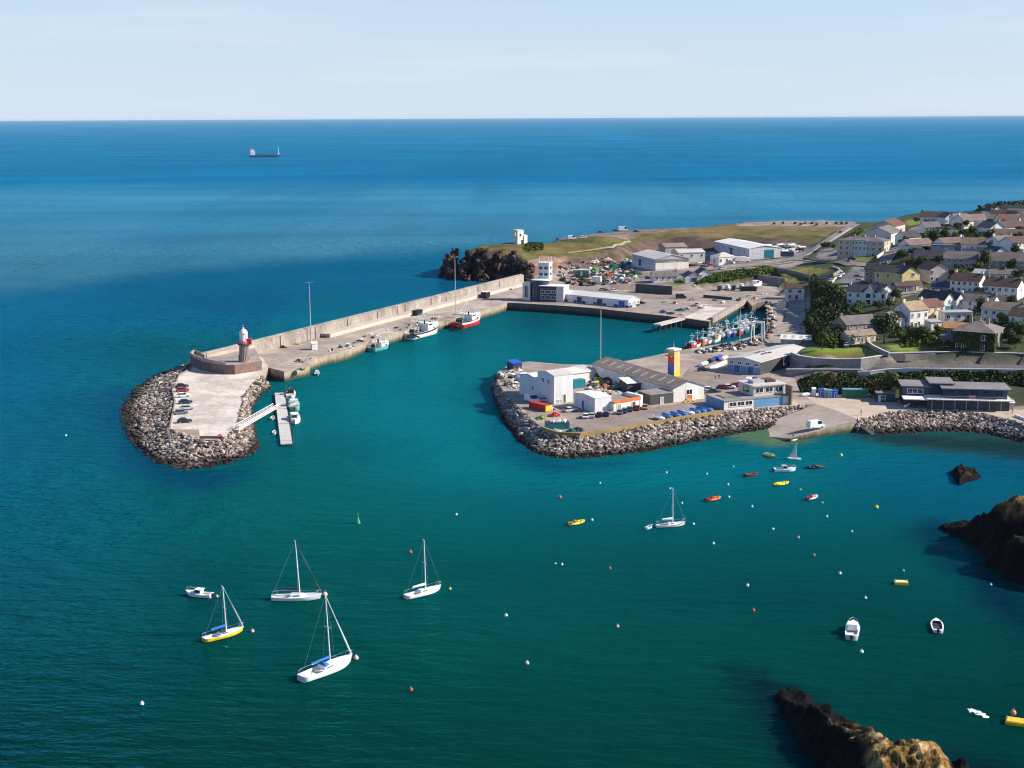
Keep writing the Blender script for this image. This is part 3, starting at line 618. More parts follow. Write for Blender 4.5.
def mound(name, outline, peaks, m, label, res=0.7, rough=2.2, seed=1):
    O = [P(*(q if len(q) == 3 else (*q, 0))) for q in outline]; K = np.array([[*P(u, v, z)[:2], z] for u, v, z in peaks])
    xs = np.arange(min(p.x for p in O) - 3, max(p.x for p in O) + 3, res); ys = np.arange(min(p.y for p in O) - 3, max(p.y for p in O) + 3, res)
    X, Y = np.meshgrid(xs, ys); wx = X + (fbm(X, Y, 6, seed) - .5) * 4; wy = Y + (fbm(X, Y, 6, seed + 5) - .5) * 4
    ins = inpoly(wx, wy, O); d = polydist(wx, wy, O); sd_ = np.where(ins, d, -d)
    w = 0; h = 0
    for x, y, z in K:
        q = 1 / (((X - x) ** 2 + (Y - y) ** 2) + 4) ** 1.6; w = w + q; h = h + q * z
    h = h / w
    rid = 1 - np.abs(2 * fbm(X * .8 + Y * .3, Y * .5, 7, seed + 9, 5) - 1)
    Z = -1.5 + (h + 1.5) * np.clip(sd_ / (1.5 + h * .55), -.6, 1) + (rid - .75) * rough * sstep(0, 4, sd_) + (fbm(X, Y, 2.5, seed + 2) - .5) * 1.5 * sstep(0, 3, sd_) + (np.abs(fbm(X, Y, 1.4, seed + 4, 2) - .5) - .12) * 1.4 * sstep(.5, 3, sd_)
    ny, nx = X.shape; idx = np.arange(ny * nx).reshape(ny, nx)
    f = np.stack([idx[:-1, :-1].ravel(), idx[:-1, 1:].ravel(), idx[1:, 1:].ravel(), idx[1:, :-1].ravel()], 1)
    f = f[(Z.ravel()[f] > -1.6).any(1)]
    c = Vector((float(X.mean()), float(Y.mean()), 0))
    me = bpy.data.meshes.new(name); me.from_pydata(np.stack([X.ravel() - c.x, Y.ravel() - c.y, Z.ravel()], 1).tolist(), [], f.tolist()); me.materials.append(m); me.update()
    o = bpy.data.objects.new(name, me); o.location = c; COL.objects.link(o); tag(o, label, 'rock')
rk = rock_mat('sea_rock_stone', [(0.02,0.014,0.012),(0.06,0.04,0.032),(0.20,0.12,0.09)], wet=(3.4, 6.0))
rk2 = rock_mat('crag_stone', [(0.04,0.022,0.012),(0.22,0.11,0.04),(0.50,0.28,0.12)], 12.6, (9.5, 13.0))  # black raised almost to the top, painting the shade of the camera side
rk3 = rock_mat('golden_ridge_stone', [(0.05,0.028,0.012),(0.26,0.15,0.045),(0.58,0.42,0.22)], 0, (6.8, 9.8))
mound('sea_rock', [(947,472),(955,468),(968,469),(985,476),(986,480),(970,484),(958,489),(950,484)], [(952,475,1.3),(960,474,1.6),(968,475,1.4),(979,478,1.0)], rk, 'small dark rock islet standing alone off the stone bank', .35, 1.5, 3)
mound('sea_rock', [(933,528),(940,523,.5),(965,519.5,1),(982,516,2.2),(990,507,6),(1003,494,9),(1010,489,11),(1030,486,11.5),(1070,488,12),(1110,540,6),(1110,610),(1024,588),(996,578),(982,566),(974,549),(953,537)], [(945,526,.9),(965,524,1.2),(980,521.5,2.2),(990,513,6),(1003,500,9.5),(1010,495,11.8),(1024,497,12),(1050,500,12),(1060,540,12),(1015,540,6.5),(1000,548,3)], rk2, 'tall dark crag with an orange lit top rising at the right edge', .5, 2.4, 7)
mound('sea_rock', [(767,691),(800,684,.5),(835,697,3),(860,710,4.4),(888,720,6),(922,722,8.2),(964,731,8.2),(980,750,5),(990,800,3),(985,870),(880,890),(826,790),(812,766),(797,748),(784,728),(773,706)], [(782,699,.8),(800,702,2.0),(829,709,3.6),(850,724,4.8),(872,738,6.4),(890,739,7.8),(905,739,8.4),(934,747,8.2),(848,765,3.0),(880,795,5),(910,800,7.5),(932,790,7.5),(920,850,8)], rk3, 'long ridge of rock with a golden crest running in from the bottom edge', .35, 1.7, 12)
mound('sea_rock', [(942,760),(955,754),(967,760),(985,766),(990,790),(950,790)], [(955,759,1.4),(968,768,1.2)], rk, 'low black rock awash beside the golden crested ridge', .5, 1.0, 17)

def sheet(name, pts, m, lift=.02):
    o0 = P(*pts[0], QZ + lift); mb = MB(); q = [P(u, v, QZ + lift) - o0 for u, v in pts]
    a = sum(q[i].x * q[(i+1) % len(q)].y - q[(i+1) % len(q)].x * q[i].y for i in range(len(q)))
    mb.poly([(p.x, p.y, 0) for p in (q if a > 0 else q[::-1])]); o = mb.build(name, m, loc=o0); tag(o, kind='structure')
tarm = mat('worn_tarmac', (0.25,0.20,0.172), .9, .3, .25, var2=.15)
sheet('car_park', [(566,434),(580,434.5),(610,430.5),(640,425),(680,418),(722,411.5),(716,407),(703,397.5),(676,404),(645,409),(613,414),(596,418),(570,424)], tarm)
sheet('quay_road', [(690,366),(712,372),(757,377.5),(745,384),(720,390),(706,394.5),(690,386),(681,378)], tarm)
sheet('quay_road', [(644,299),(690,302.5),(697,306.5),(672,313),(648,311),(630,304)], mat('worn_concrete', (0.28,0.235,0.21), .9, .3, .25, var2=.15))
sheet('quay_road', [(566,285.5),(640,293),(700,296),(756,292.5),(700,300.5),(640,298),(600,293.5)], tarm)
# ------------------------------------------------------------------ palette
W_ = lambda n, c, **k: mat(n, c, **k)
white = mat('white_render', (0.720,0.693,0.657), 0.8, 0.16, 0.9, var2=.08, stretch=(1, 1, .2))
offwhite = mat('offwhite_render', (0.581,0.546,0.502), 0.85, 0.14, 0.3, var2=.06)
cream = mat('cream_render', (0.629,0.527,0.340), 0.85, 0.12, 0.3)
yellow = mat('yellow_render', (0.646,0.518,0.230), 0.85, 0.12, 0.3)
stone = mat('rubble_stone', (0.27,0.235,0.20), 0.95, 0.3, 0.6, var2=.3)
granite = mat('red_granite', (0.18,0.118,0.102), 0.9, 0.25, 0.5, var2=.25)
greyr = mat('grey_render', (0.368,0.344,0.336), 0.85, 0.15, 0.3)
pinkr = mat('pale_pink_render', (0.527,0.442,0.416), 0.85, 0.12, 0.3)
slate = mat('dark_slate', (0.044,0.040,0.046), 0.6, 0.3, 0.8, var2=.25)
brownt = mat('brown_tile', (0.081,0.046,0.036), 0.75, 0.3, 0.8, var2=.25)
redt = mat('red_tile', (0.124,0.053,0.037), 0.75, 0.3, 0.8, var2=.25)
tant = mat('tan_tile', (0.306,0.208,0.136), 0.8, 0.3, 0.7, var2=.25)
greyt = mat('grey_tile', (0.149,0.130,0.124), 0.75, 0.3, 0.7, var2=.25)
metalr = mat('pale_sheet_roof', (0.527,0.493,0.451), 0.55, 0.15, 0.25, var2=.06)
whiter = mat('white_sheet_roof', (0.736,0.708,0.662), 0.5, 0.12, 0.3, var2=.05)
asb = mat('weathered_sheet_roof', (0.240,0.188,0.148), 0.85, 0.35, 0.25, var2=.2)
flatr = mat('felt_roof', (0.255,0.225,0.206), 0.9, 0.25, 0.35, var2=.15)
cladb = mat('pale_blue_cladding', (0.400,0.464,0.528), 0.5, 0.08, 0.4, stretch=(3, 3, .2))
cladw = mat('white_cladding', (0.636,0.636,0.636), 0.5, 0.08, 0.4, stretch=(3, 3, .2))
navy = mat('navy_cladding', (0.03,0.05,0.10), 0.4, 0.15, 0.4)
teal = mat('teal_paint', (0.02,0.20,0.24), 0.4, 0.15, 0.5)
tealc = mat('faded_teal_paint', (0.10,0.34,0.36), 0.5, 0.2, 0.5)
bluep = mat('blue_paint', (0.02,0.09,0.42), 0.4, 0.15, 0.5)
bluec = mat('blue_canvas', (0.02,0.14,0.50), 0.8, 0.2, 0.8)
skyb = mat('light_blue_paint', (0.11,0.27,0.48), 0.5, 0.15, 0.5)
redp = mat('red_paint', (0.50,0.03,0.03), 0.45, 0.2, 0.6)
orangep = mat('orange_paint', (0.62,0.16,0.035), 0.55, 0.2, 0.6)
yellowp = mat('yellow_paint', (0.80,0.52,0.03), 0.45, 0.15, 0.6)
greenp = mat('green_paint', (0.03,0.16,0.08), 0.5, 0.2, 0.6)
lgreen = mat('pale_green_paint', (0.22,0.52,0.36), 0.5, 0.15, 0.6)
black = mat('black_paint', (0.015,0.015,0.018), 0.5, 0.3, 0.6)
dark = mat('dark_grey_paint', (0.06,0.06,0.065), 0.6, 0.3, 0.6)
steel = mat('galvanised_steel', (0.42,0.42,0.42), 0.5, 0.15, 0.8)
gel = mat('white_gelcoat', (0.82,0.82,0.81), 0.25, 0.06, 0.5, var2=.03, spec=.5)
gelc = mat('cream_deck', (0.70,0.66,0.58), 0.5, 0.10, 0.8)
alu = mat('mast_alloy', (0.74,0.74,0.74), 0.45, 0.05, 0.5)
wood = mat('weathered_timber', (0.24,0.165,0.11), 0.85, 0.3, 1.0, var2=.25)
rubber = mat('tyre_rubber', (0.02,0.02,0.02), 0.8, 0.2, 2)
glass = mat('window_glass', (0.018,0.022,0.028), 0.08, 0.3, 0.6, spec=.6)
glassb = mat('tinted_blue_glass', (0.015,0.045,0.09), 0.08, 0.2, 0.6, spec=.6)
frame_w = mat('white_frame', (0.78,0.77,0.75), 0.5, 0.05, 1)
frame_d = mat('dark_frame', (0.05,0.05,0.05), 0.5, 0.05, 1)
ivy = leaf_mat('ivy_leaves', [(0.018,0.030,0.008),(0.035,0.055,0.012),(0.055,0.075,0.015)])
leafA = leaf_mat('leaf_dark', [(0.014,0.026,0.007),(0.030,0.050,0.012),(0.050,0.075,0.016),(0.022,0.036,0.010)])
leafB = leaf_mat('leaf_mid', [(0.030,0.055,0.010),(0.060,0.095,0.016),(0.085,0.12,0.02),(0.04,0.065,0.012)])
leafC = leaf_mat('leaf_olive', [(0.06,0.06,0.015),(0.10,0.095,0.022),(0.14,0.11,0.03),(0.05,0.055,0.012)])
leafG = leaf_mat('leaf_bright', [(0.045,0.085,0.010),(0.075,0.13,0.014),(0.10,0.16,0.02),(0.05,0.07,0.012)])
bark = mat('bark', (0.09,0.065,0.045), 0.9, 0.3, 2)

# ------------------------------------------------------------------ buildings
_win = {}
def win_mesh(w, h, fm, gm, name='window', bars=1):
    k = (round(w, 2), round(h, 2), fm.name, gm.name, name, bars)
    if k not in _win:
        mb = MB(); t = min(.14, w * .12)
        mb.box(-w/2, w/2, -.05, .06, -h/2, h/2, 1)                      # pane body
        mb.box(-w/2 - t, w/2 + t, -.12, .06, h/2, h/2 + t, 0); mb.box(-w/2 - t, w/2 + t, -.18, .06, -h/2 - t, -h/2, 0)
        mb.box(-w/2 - t, -w/2, -.12, .06, -h/2, h/2, 0); mb.box(w/2, w/2 + t, -.12, .06, -h/2, h/2, 0)
        for i in range(bars):
            x = -w/2 + w * (i + 1) / (bars + 1); mb.box(x - .045, x + .045, -.09, -.05, -h/2, h/2, 0)
        _win[k] = mb.mesh(name, [fm, gm])
    return _win[k]
def put(mesh, name, parent, loc, rz=0.0):
    o = bpy.data.objects.new(name, mesh); COL.objects.link(o); o.parent = parent; o.location = loc; o.rotation_euler = (0, 0, rz); return o
FACE = {'F': 0.0, 'R': PI / 2, 'B': PI, 'L': -PI / 2}
def on_face(face, w, d, u):
    """local point on a wall; u runs 0..1 left to right seen from outside"""
    if face == 'F': return (-w/2 + u * w, -d/2)
    if face == 'B': return (w/2 - u * w, d/2)
    if face == 'R': return (w/2, -d/2 + u * d)
    return (-w/2, d/2 - u * d)
def building(name, label, cat, at, th, w, d, h, roof='gable', rh=2.0, wm=None, rm=None, wins=(), doors=(), chim=0, anchor='FC', z=None, group=None,
             axis='w', over=.35, fm=None, gm=None, sink=2.0, sky=0, base=None, ridge=0.5):
    wm = wm or white; rm = rm or slate; fm = fm or frame_w; gm = gm or glass
    t = R_(th); ca, sa = math.cos(t), math.sin(t)
    p = at if isinstance(at, Vector) else (P(*at, z) if z is not None else G(*at))
    ax = {'FC': (0, -d/2), 'FL': (-w/2, -d/2), 'FR': (w/2, -d/2), 'C': (0, 0), 'BR': (w/2, d/2), 'BL': (-w/2, d/2)}[anchor]
    loc = (p.x - ax[0] * ca + ax[1] * sa, p.y - ax[0] * sa - ax[1] * ca, p.z)
    e = empty(name, loc, t, label, cat, group)
    # walls
    mb = MB(); x0, x1, y0, y1 = -w/2, w/2, -d/2, d/2
    if roof == 'gable' and axis == 'w':
        rp = y0 + d * ridge
        prof = [(y0, -sink), (y1, -sink), (y1, h), (rp, h + rh), (y0, h)]
        vs = [(x0, a, b) for a, b in prof] + [(x1, a, b) for a, b in prof]
        mb.raw(vs, [(4,3,2,1,0), (5,6,7,8,9), (0,1,6,5), (1,2,7,6), (2,3,8,7), (3,4,9,8), (4,0,5,9)])
    elif roof == 'gable':
        prof = [(x0, -sink), (x1, -sink), (x1, h), (0, h + rh), (x0, h)]
        vs = [(a, y0, b) for a, b in prof] + [(a, y1, b) for a, b in prof]
        mb.raw(vs, [(0,1,2,3,4), (9,8,7,6,5), (1,0,5,6), (2,1,6,7), (3,2,7,8), (4,3,8,9), (0,4,9,5)])
    elif roof == 'mono':
        prof = [(y0, -sink), (y1, -sink), (y1, h + rh), (y0, h)]
        vs = [(x0, a, b) for a, b in prof] + [(x1, a, b) for a, b in prof]
        mb.raw(vs, [(3,2,1,0), (4,5,6,7), (0,1,5,4), (1,2,6,5), (2,3,7,6), (3,0,4,7)])
    else:
        mb.box(x0, x1, y0, y1, -sink, h)
    mb.build('wall', wm, e)
    if base:
        MB().box(x0 - .04, x1 + .04, y0 - .04, y1 + .04, -sink, base[1]).build('plinth', base[0], e)
    # roof
    mb = MB(); tk = .16; o = over
    def slope(a, b, c, dd):     # quad a b (eaves) c d (ridge), thickened upwards
        up = Vector((0, 0, tk)); q = [Vector(x) for x in (a, b, c, dd)]
        mb.raw([x + Vector((0, 0, .03)) for x in q] + [x + up for x in q], [(3,2,1,0), (4,5,6,7), (0,1,5,4), (1,2,6,5), (2,3,7,6), (3,0,4,7)])
    if roof == 'gable' and axis == 'w':
        rp = y0 + d * ridge; k1 = rh / (rp - y0); k2 = rh / (y1 - rp)
        slope((x0 - o, y0 - o, h - k1 * o), (x1 + o, y0 - o, h - k1 * o), (x1 + o, rp, h + rh), (x0 - o, rp, h + rh))
        slope((x1 + o, y1 + o, h - k2 * o), (x0 - o, y1 + o, h - k2 * o), (x0 - o, rp, h + rh), (x1 + o, rp, h + rh))
    elif roof == 'gable':
        k1 = rh / (w / 2)
        slope((x0 - o, y1 + o, h - k1 * o), (x0 - o, y0 - o, h - k1 * o), (0, y0 - o, h + rh), (0, y1 + o, h + rh))
        slope((x1 + o, y0 - o, h - k1 * o), (x1 + o, y1 + o, h - k1 * o), (0, y1 + o, h + rh), (0, y0 - o, h + rh))
    elif roof == 'mono':
        k = rh / d
        slope((x0 - o, y0 - o, h - k * o), (x1 + o, y0 - o, h - k * o), (x1 + o, y1 + o, h + rh + k * o), (x0 - o, y1 + o, h + rh + k * o))
    elif roof == 'hip':
        r = min(w, d) / 2; c = [(x0 - o, y0 - o, h), (x1 + o, y0 - o, h), (x1 + o, y1 + o, h), (x0 - o, y1 + o, h)]
        if w >= d: a, b = (x0 + r, 0, h + rh), (x1 - r, 0, h + rh)
        else: a, b = (0, y0 + r, h + rh), (0, y1 - r, h + rh)
        if w - d > .2: mb.raw(c + [a, b], [(0,1,5,4), (1,2,5), (2,3,4,5), (3,0,4), (3,2,1,0)])
        elif d - w > .2: mb.raw(c + [a, b], [(0,1,4), (1,2,5,4), (2,3,5), (3,0,4,5), (3,2,1,0)])
        else: mb.raw(c + [(0, 0, h + rh)], [(0,1,4), (1,2,4), (2,3,4), (3,0,4), (3,2,1,0)])
        for v in range(len(mb.v)): mb.v[v] = (mb.v[v][0], mb.v[v][1], mb.v[v][2] + .02)
    else:
        mb.box(x0 - o, x1 + o, y0 - o, y1 + o, h + .01, h + .25)
        if rh > 0:
            for a in ((x0 - o, x1 + o, y0 - o, y0 - o + .25), (x0 - o, x1 + o, y1 + o - .25, y1 + o), (x0 - o, x0 - o + .25, y0 - o + .25, y1 + o - .25), (x1 + o - .25, x1 + o, y0 - o + .25, y1 + o - .25)):
                mb.box(*a, h + .25, h + .25 + rh)
    ro = mb.build('roof', rm, e)
    if chim:
        cs = [(-1,), (1,), (-1, 1), (-1, 0, 1)][0 if chim == 1 else 1 if chim == -1 else 2 if chim == 2 else 3]
        for s in cs:
            m2 = MB(); zt = h + rh + 1.1
            if axis == 'w': cx, cy = s * (w/2 - .55), 0
            else: cx, cy = 0, s * (d/2 - .6)
            if roof == 'hip': cx *= .45; zt = h + rh + .9
            m2.box(cx - .5, cx + .5, cy - .4, cy + .4, h + rh * .4, zt, 0)
            for q in (-.22, .22): m2.tube((cx + q, cy, zt), (cx + q, cy, zt + .4), .13, .11, 6, 1)
            m2.build('chimney', [wm if rng.random() < .6 else stone, redt], ro)
    for k in range(sky):
        u = (k + .5) / sky; y = -d * .25; zz = h + rh * .5 + tk
        a = math.atan2(rh, d / 2)
        m2 = MB(); m2.box(-.6, .6, -d * .16, d * .16, -.02, .05)
        so_ = m2.build('skylight', glass if rm not in (metalr, asb, whiter) else mat('rooflight', (0.62,0.60,0.55), .4, .1), e); so_.location = (x0 + u * w, y, zz); so_.rotation_euler = (a, 0, 0)
    for spec in wins:
        f, n, zc, ww, hh = spec[:5]; u0, u1 = spec[5:7] if len(spec) > 6 else (.12, .88)
        me = win_mesh(ww, hh, fm, gm, 'window', 1 if ww < 2.2 else int(ww / 1.3))
        for i in range(n):
            u = (u0 + u1) / 2 if n == 1 else u0 + (u1 - u0) * i / (n - 1)
            x, y = on_face(f, w, d, u); put(me, 'window', e, (x, y, zc), FACE[f])
    for spec in doors:
        f, u, ww, hh, dm = spec; x, y = on_face(f, w, d, u)
        put(win_mesh(ww, hh, fm, dm, 'door', 0), 'door', e, (x, y, hh / 2 + .05), FACE[f])
    return e
def add_part(e, name, m, mb): return mb.build(name, m, e)

# ------------------------------------------------------------------ boats
def hull_mesh(L, B, fb, bow=1.5, tr=.75, stripe=None, mats=(gel, gel, gelc), full=.62, rake=.10, n=12, well=None, deckdrop=.06):
    """lofted hull, bow at +x; materials: side, stripe, deck; well = (x0, x1, depth) open cockpit"""
    mb = MB(); S = []
    for i in range(n + 1):
        t = i / n
        b = B / 2 * (tr + (1 - tr) * math.sin(min(t / full, 1) * PI / 2)) * (1 - max(0, (t - full) / (1 - full)) ** 2.2)
        b = max(b, .03)
        zs = fb * (1.08 - .25 * math.sin(t * PI) ** 1.0 + (bow - 1) * t ** 2)
        x = -L/2 + L * t; xo = -rake * L * max(0, t - .6) / .4
        S.append((x, b, zs, xo))
    cols = []
    for x, b, zs, xo in S:
        k = zs * .72
        cols.append([(x + xo, 0, -.35), (x + xo * .8, b * .80, -.12), (x + xo * .45, b * .93, .12), (x + xo * .2, b * .985, k), (x, b, zs)])
    base = len(mb.v)
    for c in cols: mb.v += c + [(p[0], -p[1], p[2]) for p in c]
    def add(f, m): mb.f.append(f); mb.mi.append(m)
    for i in range(n):
        a, b = base + i * 10, base + (i + 1) * 10
        for j in range(4):
            m = 3 if j < 2 else (1 if (stripe and j == 3) else 0)
            add((a + j, b + j, b + j + 1, a + j + 1), m)
            add((a + 5 + j + 1, b + 5 + j + 1, b + 5 + j, a + 5 + j), m)
    add((base, base + 1, base + 2, base + 3, base + 4, base + 9, base + 8, base + 7, base + 6), 0)
    dk = MB()
    for i in range(n):
        (x, b, z, _), (x2, b2, z2, _) = S[i], S[i + 1]
        if well and x >= well[0] - 1e-3 and x2 <= well[1] + L / n * .6:
            q = .78; fz = well[2]
            dk.poly([(x, -b, z), (x2, -b2, z2), (x2, -b2 * q, z2), (x, -b * q, z)], 0); dk.poly([(x, b * q, z), (x2, b2 * q, z2), (x2, b2, z2), (x, b, z)], 0)
            dk.poly([(x, -b * q, z), (x2, -b2 * q, z2), (x2, -b2 * q, fz), (x, -b * q, fz)], 1); dk.poly([(x, b * q, fz), (x2, b2 * q, fz), (x2, b2 * q, z2), (x, b * q, z)], 1)
            dk.poly([(x, -b * q, fz), (x2, -b2 * q, fz), (x2, b2 * q, fz), (x, b * q, fz)], 1)
            if i == 0 or S[i - 1][0] < well[0] - 1e-3: dk.poly([(x, -b * q, fz), (x, b * q, fz), (x, b * q, z), (x, -b * q, z)], 1)
            if i + 1 == n or not (S[i + 1][0] >= well[0] - 1e-3 and (S[i + 2][0] if i + 2 <= n else 1e9) <= well[1] + L / n * .6):
                dk.poly([(x2, b2 * q, fz), (x2, -b2 * q, fz), (x2, -b2 * q, z2), (x2, b2 * q, z2)], 1)
        else:
            dk.poly([(x, -b, z), (x2, -b2, z2), (x2, b2, z2), (x, b, z)], 0)
    return mb, dk, S
weed = mat('antifouling', (0.06,0.03,0.03), 0.7, .2, 1)
def place(e, stern, bow, z=0.0, L=None):
    a, b = P(*stern, z), P(*bow, z); c = (a + b) / 2; e.location = c; e.rotation_euler = (0, 0, math.atan2(b.y - a.y, b.x - a.x)); return (b - a).length
def yacht(label, stern, bow, mast_v, L, hullm=gel, cover=bluec, stripe=None, furl=True, hood=None, boom_up=0.0, cabin_m=gel, mast_at=.06, rake=.35, spread=1):
    e = empty('sailing_yacht', (0, 0, 0), 0, label, 'yacht'); place(e, stern, bow); B = L * .29; fb = L * .085
    h, dk, S = hull_mesh(L, B, fb, 1.35, .62, stripe, full=.55, well=(-L * .42, -L * .14, fb * .35))
    h.build('hull', [hullm, stripe or hullm, gelc, weed], e, True); dk.build('deck', [gel, gelc], e)
    # coach roof with dark side windows
    x0, x1 = -L * .12, L * .22; zb = fb * .88; zt = fb + L * .045; w0, w1 = B * .30, B * .20
    mb = MB(); mb.raw([(x0, -w0, zb), (x1, -w1, zb), (x1, w1, zb), (x0, w0, zb), (x0 + .1, -w0 * .85, zt), (x1 - .9, -w1 * .8, zt - .05), (x1 - .9, w1 * .8, zt - .05), (x0 + .1, w0 * .85, zt)],
           [(4,5,6,7), (0,1,5,4), (1,2,6,5), (2,3,7,6), (3,0,4,7)])
    cab = mb.build('cabin', [cabin_m], e)
    for s in (-1, 1):
        mb = MB(); ya, yb = w0 * .96, (w0 + (w1 - w0) * .55) * .96
        pts = [(x0 + .4, ya, zb + .16), (x0 + (x1 - x0) * .55, yb, zb + .16), (x0 + (x1 - x0) * .52, yb * .93, zb + .34), (x0 + .45, ya * .93, zb + .34)]
        pts = [(p[0], s * (p[1] + .03), p[2]) for p in pts]
        mb.poly(pts if s < 0 else pts[::-1]); mb.build('window', glass, cab)
    mx = L * mast_at
    bx = Matrix.Rotation(e.rotation_euler.z, 3, 'Z') @ Vector((mx - rake, 0, 0)) + e.location
    hm = top_z(bx.x, bx.y, mast_v)
    mb = MB(); mb.tube((mx, 0, zt - .1), (mx - rake, 0, hm), .115, .075, 8, 0)
    for q in ([.45, .72] if spread > 1 else [.52]):
        zz = zt + (hm - zt) * q; xx = mx - rake * q; mb.tube((xx, -B * .27, zz), (xx, B * .27, zz), .04, .04, 5)
    mb.tube((mx - rake, 0, hm), (mx - rake - .3, 0, hm + .25), .03, .03, 4)
    mb.build('mast', alu, e)
    bl = L * .36; zb2 = zt + .75
    MB().tube((mx - .1, 0, zb2), (mx - bl, 0, zb2 + boom_up), .08, .07, 6).build('boom', alu, e)
    mb = MB(); n = 7
    for i in range(n): 
        u, v = i / n, (i + 1) / n
        mb.tube((mx - .15 - bl * u * .96, 0, zb2 + .16 + boom_up * u), (mx - .15 - bl * v * .96, 0, zb2 + .16 + boom_up * v), .27 - .12 * u, .27 - .12 * v, 7)
    mb.build('sail_cover', cover, e)
    bowz = S[-1][2]
    if furl:
        mb = MB(); a = Vector((L * .47, 0, bowz + .1)); b = Vector((mx - rake * .98 + .05, 0, hm * .985)); k = 8
        for i in range(k):
            u, v = i / k, (i + 1) / k; f = lambda q: .05 + .10 * math.sin(min(1, q * 1.35 + .18) * PI) * (1 - q * .5)
            mb.tube(a.lerp(b, u), a.lerp(b, v), f(u), f(v), 6)
        mb.build('furled_sail', furl if not isinstance(furl, bool) else gel, e)
    mb = MB(); r = .012
    for s in (-1, 1): mb.path([(mx - .2, s * B * .46, fb * .95), (mx - rake * .5, s * B * .27, zt + (hm - zt) * .52), (mx - rake, 0, hm)], r, 4)
    mb.tube((mx - rake, 0, hm), (-L * .49, 0, fb), r, r, 4)
    mb.tube((L * .49, 0, bowz), (mx - rake, 0, hm), r, r, 4)
    mb.build('rigging', steel, e)
    mb = MB()
    for s in (-1, 1):
        mb.path([(L * .40, s * B * .17, bowz * .97), (L * .41, s * B * .16, bowz + .6), (L * .495, 0, bowz + .65)], .03, 4)
        mb.path([(-L * .40, s * B * .40, fb), (-L * .40, s * B * .40, fb + .65), (-L * .49, s * B * .22, fb + .65), (-L * .49, s * B * .22, fb)], .03, 4)
        mb.path([(-L * .40, s * B * .40, fb + .6), (0, s * B * .49, fb + .55), (L * .25, s * B * .36, fb + .62), (L * .41, s * B * .16, bowz + .6)], .016, 4)
    mb.build('guard_rail', steel, e)
    if hood:
        mb = MB(); xh = -L * .10; k = 7
        A = [(xh, w0 * 1.05 * math.cos(PI * i / k), zt - .1 + .62 * math.sin(PI * i / k)) for i in range(k + 1)]
        Bq = [(xh + 1.0, w0 * .8 * math.cos(PI * i / k), zt + .12 * math.sin(PI * i / k)) for i in range(k + 1)]
        for i in range(k): mb.poly([A[i], A[i+1], Bq[i+1], Bq[i]])
        mb.build('spray_hood', hood, e)
    return e
def engine(e, x, z, m=black):
    mb = MB(); mb.box(x - .45, x - .02, -.2, .2, z, z + .45); mb.box(x - .35, x - .12, -.1, .1, z - .8, z)
    mb.build('outboard_motor', m, e)
def motor_boat(label, stern, bow, L, hullm=gel, stripe=None, cab=(-.1, .25), cabm=gel, top=True, outboard=True, name='motor_boat', canopy=None, deckm=None):
    e = empty(name, (0, 0, 0), 0, label, 'boat'); place(e, stern, bow); B = L * .36; fb = L * .13
    h, dk, S = hull_mesh(L, B, fb, 1.35, .85, stripe, full=.6, well=(-L * .42, L * cab[0], fb * .4))
    h.build('hull', [hullm, stripe or hullm, gelc, weed], e, True); dk.build('deck', [deckm or gel, gelc], e)
    x0, x1 = L * cab[0], L * cab[1]; zb = fb * .8; zt = fb + L * .13; w0 = B * .36
    mb = MB(); mb.raw([(x0, -w0, zb), (x1, -w0 * .75, zb), (x1, w0 * .75, zb), (x0, w0, zb), (x0, -w0 * .85, zt), (x1 - L * .12, -w0 * .62, zt), (x1 - L * .12, w0 * .62, zt), (x0, w0 * .85, zt)], [(4,5,6,7), (0,1,5,4), (1,2,6,5), (2,3,7,6), (3,0,4,7)])
    c = mb.build('cabin', cabm, e)
    mb = MB(); m = .55; xa, xb = x1 - L * .12 * .30, x1 - L * .12 * .85; za, zc = zb + (zt - zb) * .35, zb + (zt - zb) * .88
    mb.poly([(xa + .03, -w0 * .66, za), (xa + .03, w0 * .66, za), (xb + .03, w0 * .58, zc), (xb + .03, -w0 * .58, zc)]); mb.build('windscreen', glass, c)
    for s in (-1, 1):
        mb = MB(); q = [(x0 + .15, s * (w0 * .95 + .02), za), (x1 - L * .1, s * (w0 * .80 + .03), za), (x1 - L * .13, s * (w0 * .69 + .04), zc), (x0 + .15, s * (w0 * .87 + .03), zc)]
        mb.poly(q if s < 0 else q[::-1]); mb.build('side_window', glass, c)
    if top:
        MB().box(x0 - L * .06, x1 - L * .11, -w0 * .95, w0 * .95, zt, zt + .08).build('cabin_roof', cabm, c)
    if canopy: MB().box(-L * .34, x0, -B * .36, B * .36, zt - .25, zt - .12).build('canopy', canopy, e)
    mb = MB(); bz = S[-1][2]
    for s in (-1, 1): mb.path([(L * .12, s * B * .44, fb * 1.05), (L * .15, s * B * .42, fb + .55), (L * .36, s * B * .22, bz + .5), (L * .48, 0, bz + .5)], .03, 4)
    mb.build('bow_rail', steel, e)
    if outboard: engine(e, -L / 2, fb * .55)
    return e
